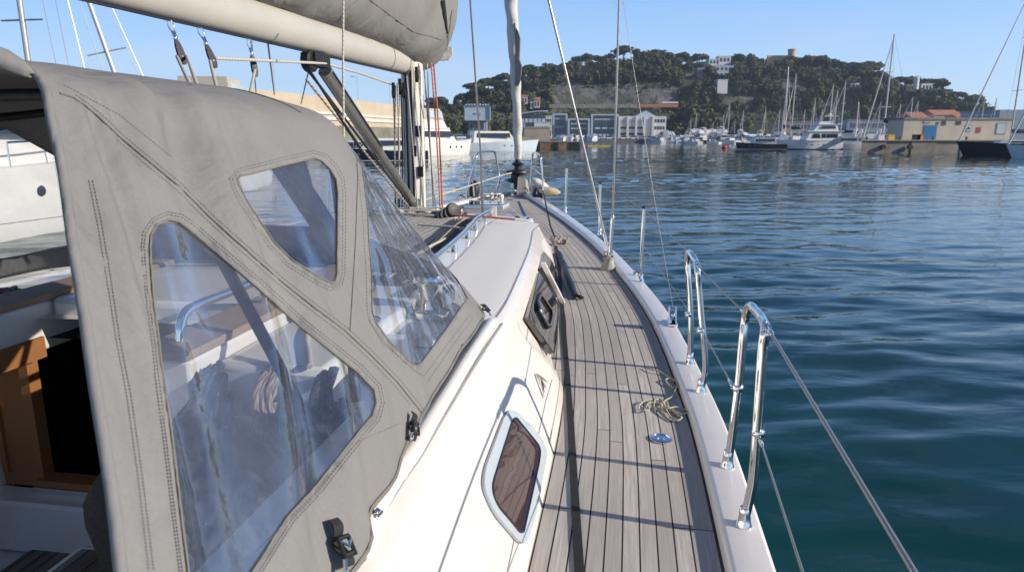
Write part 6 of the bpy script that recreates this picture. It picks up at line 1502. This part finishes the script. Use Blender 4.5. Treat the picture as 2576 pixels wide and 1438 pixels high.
def trawler():
    e = empty('trawler_yacht', (0, 0, 0), 'white trawler yacht with tall stepped superstructure at the end of the pier', 'motor yacht')
    boat_hull(11, 3.8, 1.75, rake=.1, stern=.9).build('hull', M['bhull'], e, smooth=35)
    mb = boat_hull(11.03, 3.86, .2, drop=.02, rake=0, stern=.9); mb.build('boot_stripe', M['bblack'], e)
    mb = MB(); mb.tube([(-5.4, -1.85, 1.62), (1, -1.93, 1.72), (3.2, -1.55, 1.85)], .06, 6); mb.tube([(-5.4, 1.85, 1.62), (1, 1.93, 1.72), (3.2, 1.55, 1.85)], .06, 6); mb.build('rubbing_strake', M['greyalu'], e)
    c = block(-5.0, 1.9, 3.3, 2.9, 1.6, 3.45, .8, .05, .1).build('saloon', M['bhull'], e)
    sidewin(-4.3, -2.1, 1.58, 2.3, 3.05).build('cabin_window', M['bglass'], c); sidewin(-1.9, -1.2, 1.56, 2.3, 3.05).build('cabin_window', M['bglass'], c); sidewin(-.9, .7, 1.53, 2.25, 3.05, .25).build('cabin_window', M['bglass'], c)
    block(-5.3, 2.0, 3.7, 3.2, 3.45, 3.6, .3, 0, .02).build('upper_deck', M['bhull'], e)
    b_ = block(-4.4, .4, 2.9, 2.4, 3.6, 4.75, .9, .2, .15).build('wheelhouse', M['bhull'], e); sidewin(-3.9, -.9, 1.38, 4.0, 4.5, .2).build('cabin_window', M['bglass'], b_)
    block(-4.6, -.2, 3.0, 2.6, 4.75, 4.87, .3, 0, .02).build('fly_deck', M['bhull'], e); block(-3.4, -.6, 2.4, 1.8, 4.87, 5.35, .4, .1, .1).build('flybridge', M['bhull'], e)
    mb = MB()
    for s_ in (-1, 1): mb.tube([(-4.4, s_*1.2, 4.8), (-4.5, s_*1.2, 6.3), (-1.6, s_*1.1, 6.35), (-1.0, s_*1.0, 5.3)], .045, 6)
    mb.build('canopy_frame', M['bmast'], e, smooth=50); block(-4.5, -1.5, 2.5, 2.3, 6.3, 6.4, .1, .1, 0).build('canopy', M['bhull'], e)
    mb = MB(); mb.tube([(-3.9, 0, 4.8), (-4.0, 0, 8.4)], .05, 6); mb.build('signal_mast', M['bmast'], e); mb = MB(); mb.lathe([(.05, 0), (.28, .12), (.28, .35), (.05, .5)], (-3.1, 0, 6.4), n=12); mb.build('radar_dome', M['bhull'], e, smooth=60)
    for k in range(8): mb = MB(); mb.lathe([(.12, -.04), (.12, .04)], (-1.5+k//2*1.1, (1 if k % 2 else -1)*(1.86-.04*(k//2)), 1.05), axis=(0, 1, 0), n=10); mb.build('porthole', M['bglass'], e)
    mb = MB()
    for s_ in (-1, 1):
        mb.tube([(1.9, s_*1.6, 2.6), (3.6, s_*1.2, 2.75), (5.3, s_*.15, 2.95)], .025, 5)
        for q in range(5): x = 1.9+q*.8; mb.tube([(x, s_*(1.6-.11*q*q*.6), 1.8), (x, s_*(1.6-.11*q*q*.6), 2.65+.05*q)], .02, 5)
    mb.build('bow_rail', M['steel'], e); return e
tr = put(trawler(), WP(2040, 377), 184, .95)
put(motorboat(9, 'black hulled launch with a white stripe, moored left of the trawler yacht', 'bblack', False, stripe='bhull', name='launch', cat='launch'), WP(1912, 377), 172)
nv = put(sailboat(15, 'navy hulled sailing yacht with tall mast at the right edge of the pier', 'bnavy', 21, cover='bwhite' if False else 'bcover'), Vector((0, 0, 0)), 172)
P = onz(2424, 392, 0); nv.location = (P.x+7.3, P.y+.6, 0)
mb = boat_hull(15.03, 4.54, .22, drop=.03, rake=0, stern=.7); mb.build('boot_stripe', M['bhull'], nv)
wh = put(sailboat(12, 'pale grey hulled sailboat cut off by the right edge, bow toward the navy yacht', 'bcool', 15), Vector((0, 0, 0)), 178); P = onz(2538, 398, 0); wh.location = (P.x+5.6, P.y, 0)
# barge and pontoons
bg_ = empty('barge', WP(1395, 374), 'brown steel work barge with black bow, moored before the tan hall', 'barge'); A, Bp = WP(1344, 374), WP(1454, 374)
mb = MB(); mb.box(((A.x+Bp.x)/2, A.y+3, .45), (Bp.x-A.x, 6, 1.7)); mb.build('barge_hull', M['rust'], bg_); mb = MB(); mb.box(((A.x+Bp.x)/2, A.y+3, 1.36), (Bp.x-A.x+.2, 6.2, .14)); mb.build('barge_deck', M['concrete'], bg_)
for x in (1347, 1400, 1447): q = WP(x, 374); mb = MB(); mb.box((q.x, q.y-.1, .5), (.7 if x == 1400 else 1.8, .3, 1.5)); mb.build('fender_plate', M['bblack'], bg_)
C_ = WP(1316, 376); mb = MB(); mb.prism([(C_.x, A.y+.5, 1.5), (A.x, A.y+.5, 1.5), (A.x, A.y+.5, -.3), (C_.x+1.6, A.y+.5, -.3)], (0, 5, 0)); mb.build('bow_plate', M['bblack'], bg_)
o = longwall('yellow_pontoon', 1479, 1536, 366, 371, 168, 2, 'yellow', 'low yellow floating pontoon right of the barge', 'pontoon')
for k, (x, y, r_, mt, lb) in enumerate(((1822, 372, .55, 'redp', 'red mooring buoy floating alone before the black launch'), (1574, 356, .9, 'redp', 'red buoy on the far quay line below the white office'), (1602, 356, .9, 'redp', 'red buoy right of the first one below the white office'), (1484, 356, .9, 'yellow', 'yellow buoy by the end of the barge'), (1533, 356, .9, 'yellow', 'yellow buoy at the right end of the yellow pontoon'), (1551, 355, .8, 'bwhite', 'cream buoy below the twin shrouds'), (1659, 356, .7, 'orange', 'orange buoy left of the marina boats'))):
    P = WP(x, y+1.5); mb = MB(); mb.lathe([(r_*.4, -r_*.6), (r_*.9, -r_*.2), (r_, .15*r_), (r_*.85, r_*.55), (r_*.45, r_*.9), (r_*.12, r_), (r_*.1, r_*1.3)], (P.x, P.y, .15), n=16); tag(mb.build('mooring_buoy', M[mt], None, smooth=60, origin=(P.x, P.y, 0)), lb, 'buoy')
# covered small boats on the quay behind the barge
P0 = [motorboat(5.5, 'x', 'bhull', False, name='small_motorboat', cat='motorboat'), motorboat(7, 'x', 'bcool', False, name='small_motorboat', cat='motorboat', canopy=None), motorboat(8.5, 'x', 'bhull', True, name='small_motorboat', cat='motorboat'), motorboat(7.5, 'x', 'bnavy', False, name='small_motorboat', cat='motorboat')]
rb = random.Random(8); first = [True]*4
def small(kind, P, head, label, group, sc=1, z=0):
    o = P0[kind] if first[kind] else copy_tree(P0[kind]); first[kind] = False
    o.location = (P.x, P.y, z); o.rotation_euler = (0, 0, R(head)); o.scale = (sc, sc, sc); o['label'] = label; o['group'] = group
for k in range(9): small(rb.choice((0, 1, 0)), PX(1405+k*11, 182+rb.uniform(-3, 3)), rb.uniform(60, 120), 'small white boat laid up ashore in the row behind the barge', 'boats ashore behind the barge', rb.uniform(.7, .9), 1.5)
for k in range(17): small(rb.choice((0, 1, 2, 3, 1)), PX(1648+k*13.2+rb.uniform(-2, 2), 283+rb.uniform(-4, 4)), rb.choice((-90, 90))+rb.uniform(-14, 14), 'small motorboat in the front row of the far marina', 'front row of marina boats', rb.uniform(1.15, 1.5))
for k in range(16): small(rb.choice((0, 1, 2, 1)), PX(1640+k*15+rb.uniform(-3, 3), 296+rb.uniform(-3, 3)), rb.choice((-90, 90))+rb.uniform(-14, 14), 'small motorboat in the second row of the far marina', 'second row of marina boats', rb.uniform(1.5, 1.9))
for k in range(9): small(rb.choice((0, 1, 2)), PX(1862+k*13+rb.uniform(-3, 3), 260+rb.uniform(-6, 6)), rb.choice((-90, 90))+rb.uniform(-20, 20), 'small motorboat moored behind the black launch', 'boats behind the black launch', rb.uniform(1.2, 1.6))
for k in range(5): small((2, 2, 1, 0, 2)[k], PX(2120+k*16, 135+k*4), 175+rb.uniform(-10, 10), 'white motorboat at the pontoon right of the trawler yacht', 'boats right of the trawler yacht', rb.uniform(1.0, 1.25))
# sailboats told apart by their masts (x of foot, top y, foot y, distance)
S0 = sailboat(9, 'x', 'bhull', 10, name='moored_sailboat'); s1st = True
def sb_(xf, yt, yf, Y, label, mat=None, heel=0):
    global s1st
    P = PX(xf, Y); zt = ZY(yt, Y, xf); sc = zt/10.0; sy = min(max(sc, .8), 1.5)
    o = S0 if s1st else copy_tree(S0); s1st = False
    h = rb.uniform(60, 120); o.location = (P.x, P.y, 0); o.scale = (sy, sy, sc); o.rotation_euler = (0, R(heel), R(h)) if heel else (0, 0, R(h)); o['label'] = label; o['group'] = 'sailboats moored in the marina'
MASTS = [(1739, 296, 'sailboat with short mast at the left end of the white awning'), (1751, 286, 'sailboat with mast just right of the shortest marina mast'), (1795, 305, 'sailboat with low brown mast before the dark trees'), (1821, 288, 'sailboat with mast near the right end of the white awning'), (1834, 260, 'sailboat with the tall mast at the awning corner'), (1850, 300, 'sailboat with low mast right of the awning corner'), (1868, 277, 'sailboat with leaning mast in the dark gap'), (1922, 267, 'sailboat with clean cream mast above the black launch'), (1961, 275, 'sailboat with short mast left of the two tallest marina masts'), (2022, 275, 'sailboat with short mast behind the trawler yacht bow'), (2044, 246, 'sailboat with radar mast above the trawler yacht'), (2067, 275, 'sailboat with short mast over the trawler flybridge'), (2100, 226, 'sailboat with brownish mast behind the trawler yacht stern'), (2152, 256, 'sailboat with medium mast left of the covered yacht'), (2212, 257, 'sailboat with mast left of the tall raked mast'), (2260, 261, 'sailboat with mast right of the tall raked mast'), (2293, 243, 'sailboat with dark mast at the warehouse corner'), (2304, 252, 'sailboat with thin mast at the warehouse corner'), (2472, 250, 'sailboat behind the warehouse, left of a pair of thin masts'), (2497, 247, 'sailboat behind the warehouse, right of a pair of thin masts')]
for x, yt, lb in MASTS: sb_(x, yt, 340, 240 if x < 1950 else (190 if x < 2270 else 160), lb)
for x, yt, Y, lb in ((1970, 166, 170, 'sailboat with the tallest mast left of the trawler yacht'), (1994, 183, 172, 'sailboat with the second tall mast right of the tallest'), (2091, 214, 160, 'sailboat with tall mast rising from behind the trawler stern'), (2122, 206, 150, 'sailboat with tall white mast right of the trawler yacht'), (2231, 84, 125, 'sailboat with the very tall mast and navy boom cover by the warehouse')): sb_(x, yt, 340, Y, lb)
# awnings
def awning(x0, x1, y0, Y, label):
    A, Bp = PX(x0, Y), PX(x1, Y); z = ZY(y0, Y, x0); e = empty('boat_awning', ((A.x+Bp.x)/2, Y, 1.4), label, 'awning'); rows_ = []
    for k in range(25):
        x = lerp(A.x, Bp.x, k/24); h = z+.35*math.sin(k*1.3)+.2; rows_.append([Vector((x, Y, z-.9)), Vector((x, Y+1.5, h)), Vector((x, Y+6, h+.3)), Vector((x, Y+10, z-.6))])
    mb = MB(); mb.grid(rows_); o = mb.build('roof_fabric', M['bwhite'], e, smooth=50); m_ = o.modifiers.new('t', 'SOLIDIFY'); m_.thickness = .15
    for k in range(9): x = lerp(A.x+.3, Bp.x-.3, k/8); mb = MB(); mb.box((x, Y+.5, (1.3+z-.8)/2), (.3, .3, z-.8-1.3)); mb.build('post', M['bwhite'], e)
awning(1737, 1832, 328, 325, 'long white fabric awning over the marina edge'); awning(1668, 1697, 334, 322, 'short white awning left of the long one')
# pier, warehouse and things on it
def pier():
    A, Bp = WP(2165, 386), WP(2700, 389); e = empty('stone_pier', ((A.x+Bp.x)/2, A.y+8, 0), 'stained concrete pier below the cream warehouse', 'pier'); mb = MB(); kb = (A.y+18)/A.y
    def slab(x0, x1, dy, z0, z1, ov=0):
        P = [(x0-ov, A.y+dy-ov), (x1+ov, A.y+dy-ov), (x1*kb+ov, A.y+18), (x0*kb-ov, A.y+18)]; mb.hexa([(x, y, z0) for x, y in P], [(x, y, z1) for x, y in P])
    n = 7
    for k in range(n): slab(lerp(A.x, Bp.x, k/n), lerp(A.x, Bp.x, (k+1)/n)-.12, .1*(k % 2), -.9, 1.8)
    mb.build('pier_wall', M['concrete'], e); mb = MB()
    P = [(A.x-.2, A.y-.2), (Bp.x, A.y-.2), (Bp.x*kb, A.y+18), (A.x*kb-.2, A.y+18)]; mb.hexa([(x, y, 1.78) for x, y in P], [(x, y, 1.89) for x, y in P]); mb.build('pier_coping', M['btan'], e)
    for k in range(2):
        x = lerp(A.x+3, Bp.x-3, k/5); mb = MB(); mb.lathe([(.35, -.2), (.35, .2)], (x, A.y-.3, .9), axis=(0, 1, 0), n=14); mb.build('tyre_fender', M['rubber'], e, smooth=40)
    for k in range(4):
        x = lerp(A.x+1, Bp.x-5, k/4); mb = MB(); mb.lathe([(.16, 0), (.14, .3), (.22, .38), (.2, .46)], (x, A.y+.6, 1.89), n=12); o = mb.build('bollard', M['rust'], None, smooth=40, origin=(x, A.y+.6, 1.89)); tag(o, 'rusty mooring bollard on the pier edge, number %s from the left end' % ('one', 'two', 'three', 'four')[k], 'bollard', 'bollards on the pier')
    return A
PA_ = pier()
e, A, Bp, zt = building('warehouse', 2270, 2545, 301, 106, 4.5, 'bcream', 'long cream warehouse with a bright blue door on the pier', 'warehouse', 1.9, 0, 0, roof='flat', parent_mat='concrete')
L_ = Bp.x-A.x; fx = lambda px: PX(px, 106).x; fz = lambda py, px=2400: ZY(py, 106, px)
def wpart(nm, x0, x1, y0, y1, mat, fr=None):
    mb = MB(); mb.box(((fx(x0)+fx(x1))/2, 105.97, (fz(y0)+fz(y1))/2), (fx(x1)-fx(x0), .1, fz(y0)-fz(y1))); o = mb.build(nm, M[mat], e)
    mb = MB(); mb.box(((fx(x0)+fx(x1))/2, 105.985, (fz(y0)+fz(y1))/2), (fx(x1)-fx(x0)+.16, .1, fz(y0)-fz(y1)+.16)); mb.build('frame', M['concrete'], o)
wpart('blue_door', 2322, 2353, 316, 350, 'bdoor'); wpart('window', 2402, 2412, 305, 313, 'pane'); wpart('vent', 2366, 2374, 304, 314, 'pane'); wpart('window', 2427, 2439, 316, 330, 'lightpane'); wpart('notice_board', 2455, 2463, 321, 333, 'redp'); wpart('grey_door', 2504, 2526, 311, 336, 'panel'); wpart('vent', 2353, 2356, 308, 312, 'pane'); wpart('sign_plate', 2320, 2334, 306, 309, 'sand')
t_ = MB(); p = Vector((fx(2433), 105.86, fz(323))); t_.prism([p+Vector((-.22, 0, -.15)), p+Vector((.22, 0, -.15)), p+Vector((0, 0, .25))], (0, .03, 0)); t_.build('triangle_sign', M['pane'], e)
for k in range(12):
    px = 2275+k*22; mb = MB(); mb.tube([(fx(px), 108, zt+.3), (fx(px), 108, zt+.75)], .02, 4); mb.build('roof_rail', M['bmast'], e)
mb = MB(); mb.tube([(fx(2275), 108, zt+.75), (fx(2518), 108, zt+.75)], .02, 4); mb.build('roof_rail', M['bmast'], e)
building('red_roofed_house', 2290, 2328, 296, 260, 10, 'bpink', 'pinkish house with tiled roof behind the left end of the warehouse', 'house', 2, 2, 4, roof='gable'); building('red_roofed_house', 2345, 2410, 290, 270, 10, 'bpink', 'long salmon house with tiled roof behind the middle of the warehouse', 'house', 2, 2, 6, roof='gable'); building('red_roofed_house', 2408, 2478, 300, 265, 9, 'sand', 'low orange roofed house behind the right half of the warehouse', 'house', 2, 1, 6, roof='gable')
sh = building('boat_shed', 2506, 2640, 276, 230, 20, 'greyshed', 'blue grey corrugated shed at the far right edge', 'shed', 1.6)[0]
building('boat_store', 2128, 2268, 304, 250, 12, 'greyshed', 'long grey boat store with dark bays behind the masts', 'boat store', 1.5, 2, 18, roof='flat')
building('boat_store', 1968, 2124, 308, 262, 12, 'concrete', 'low grey boat store behind the trawler yacht', 'boat store', 1.5, 2, 16, roof='flat')
# objects on the pier
for px, mt, nm, lb, cat in ((2312, 'orange', 'crate', 'orange crate stacked by the blue door on the pier', 'crate'), (2305, 'bblack', 'crate', 'black crate beside the orange crate on the pier', 'crate'), (2240, 'yellow', 'locker', 'small yellow locker on the pier end by the navy boom', 'locker'), (2215, 'bhull', 'dinghy_crate', 'white chest on the left end of the pier', 'chest')):
    c = Vector((PX(px, PA_.y+3).x, PA_.y+3, 1.9)); e = empty(nm, c, lb, cat); mb = MB(); mb.box(c+Vector((0, 0, .35)), (.9, .7, .7)); mb.build('box_body', M[mt], e); mb = MB(); mb.box(c+Vector((0, 0, .745)), (.98, .78, .08)); mb.build('lid', M[mt], e)

# parked cars along the office quay
def car():
    e = empty('parked_car', (0, 0, 0), 'x', 'car'); mb = MB(); mb.add([(-2.1, -.85, .3), (2.1, -.85, .3), (2.1, .85, .3), (-2.1, .85, .3), (-2.05, -.8, .85), (2.0, -.8, .75), (2.0, .8, .75), (-2.05, .8, .85)], [(3, 2, 1, 0), (4, 5, 6, 7), (0, 1, 5, 4), (1, 2, 6, 5), (2, 3, 7, 6), (3, 0, 4, 7)]); mb.build('body', M['bhull'], e)
    mb = MB(); mb.hexa([(-1.7, -.76, .84), (1.0, -.76, .80), (1.0, .76, .80), (-1.7, .76, .84)], [(-1.2, -.62, 1.42), (.3, -.62, 1.42), (.3, .62, 1.42), (-1.2, .62, 1.42)]); mb.build('cabin_glass', M['bglass'], e)
    mb = MB(); mb.box((-.45, 0, 1.44), (1.5, 1.22, .05)); mb.build('roof', M['bhull'], e)
    for x in (-1.3, 1.3):
        for y in (-.8, .8): mb = MB(); mb.lathe([(.2, -.1), (.32, -.08), (.32, .08), (.2, .1)], (x, y, .32), axis=(0, 1, 0), n=12); mb.build('wheel', M['rubber'], e)
    return e
c0 = car(); cars = [(1400, 'leftmost, before the left blue office'), (1422, 'second from the left, before the blue offices'), (1447, 'third from the left, before the blue offices'), (1470, 'left of the gap between two offices'), (1503, 'before the widest blue office, its left half'), (1533, 'before the widest blue office, its right half'), (1567, 'before the white office, left pier'), (1592, 'before the white office, middle'), (1622, 'before the white office, right part'), (1648, 'rightmost, at the end of the white office')]
for k, (x, lb) in enumerate(cars):
    o = c0 if k == 0 else copy_tree(c0); P = PX(x, 303+rb.uniform(-1, 3)); o.location = (P.x, P.y, 1.32); o.rotation_euler = (0, 0, R(rb.choice((0, 180, 90, 75)))); o['label'] = 'white parked car on the far quay, '+lb; o['group'] = 'cars parked along the far quay'; o.scale = (1.1, 1.1, 1.1)
# --- air: one even volume round the whole harbour
hz = MB(); hz.box((150, 560, 59), (2600, 1900, 124)); t = NT('sea_air'); t.n.remove(t.b)
pv = t.node('ShaderNodeVolumePrincipled', Density=.0002, Anisotropy=.3); pv.inputs['Color'].default_value = (.72, .84, 1, 1); t.link(pv.outputs[0], t.out.inputs['Volume'])
tag(hz.build('haze', t.m), 'thin bluish harbour haze', 'haze', kind='stuff')
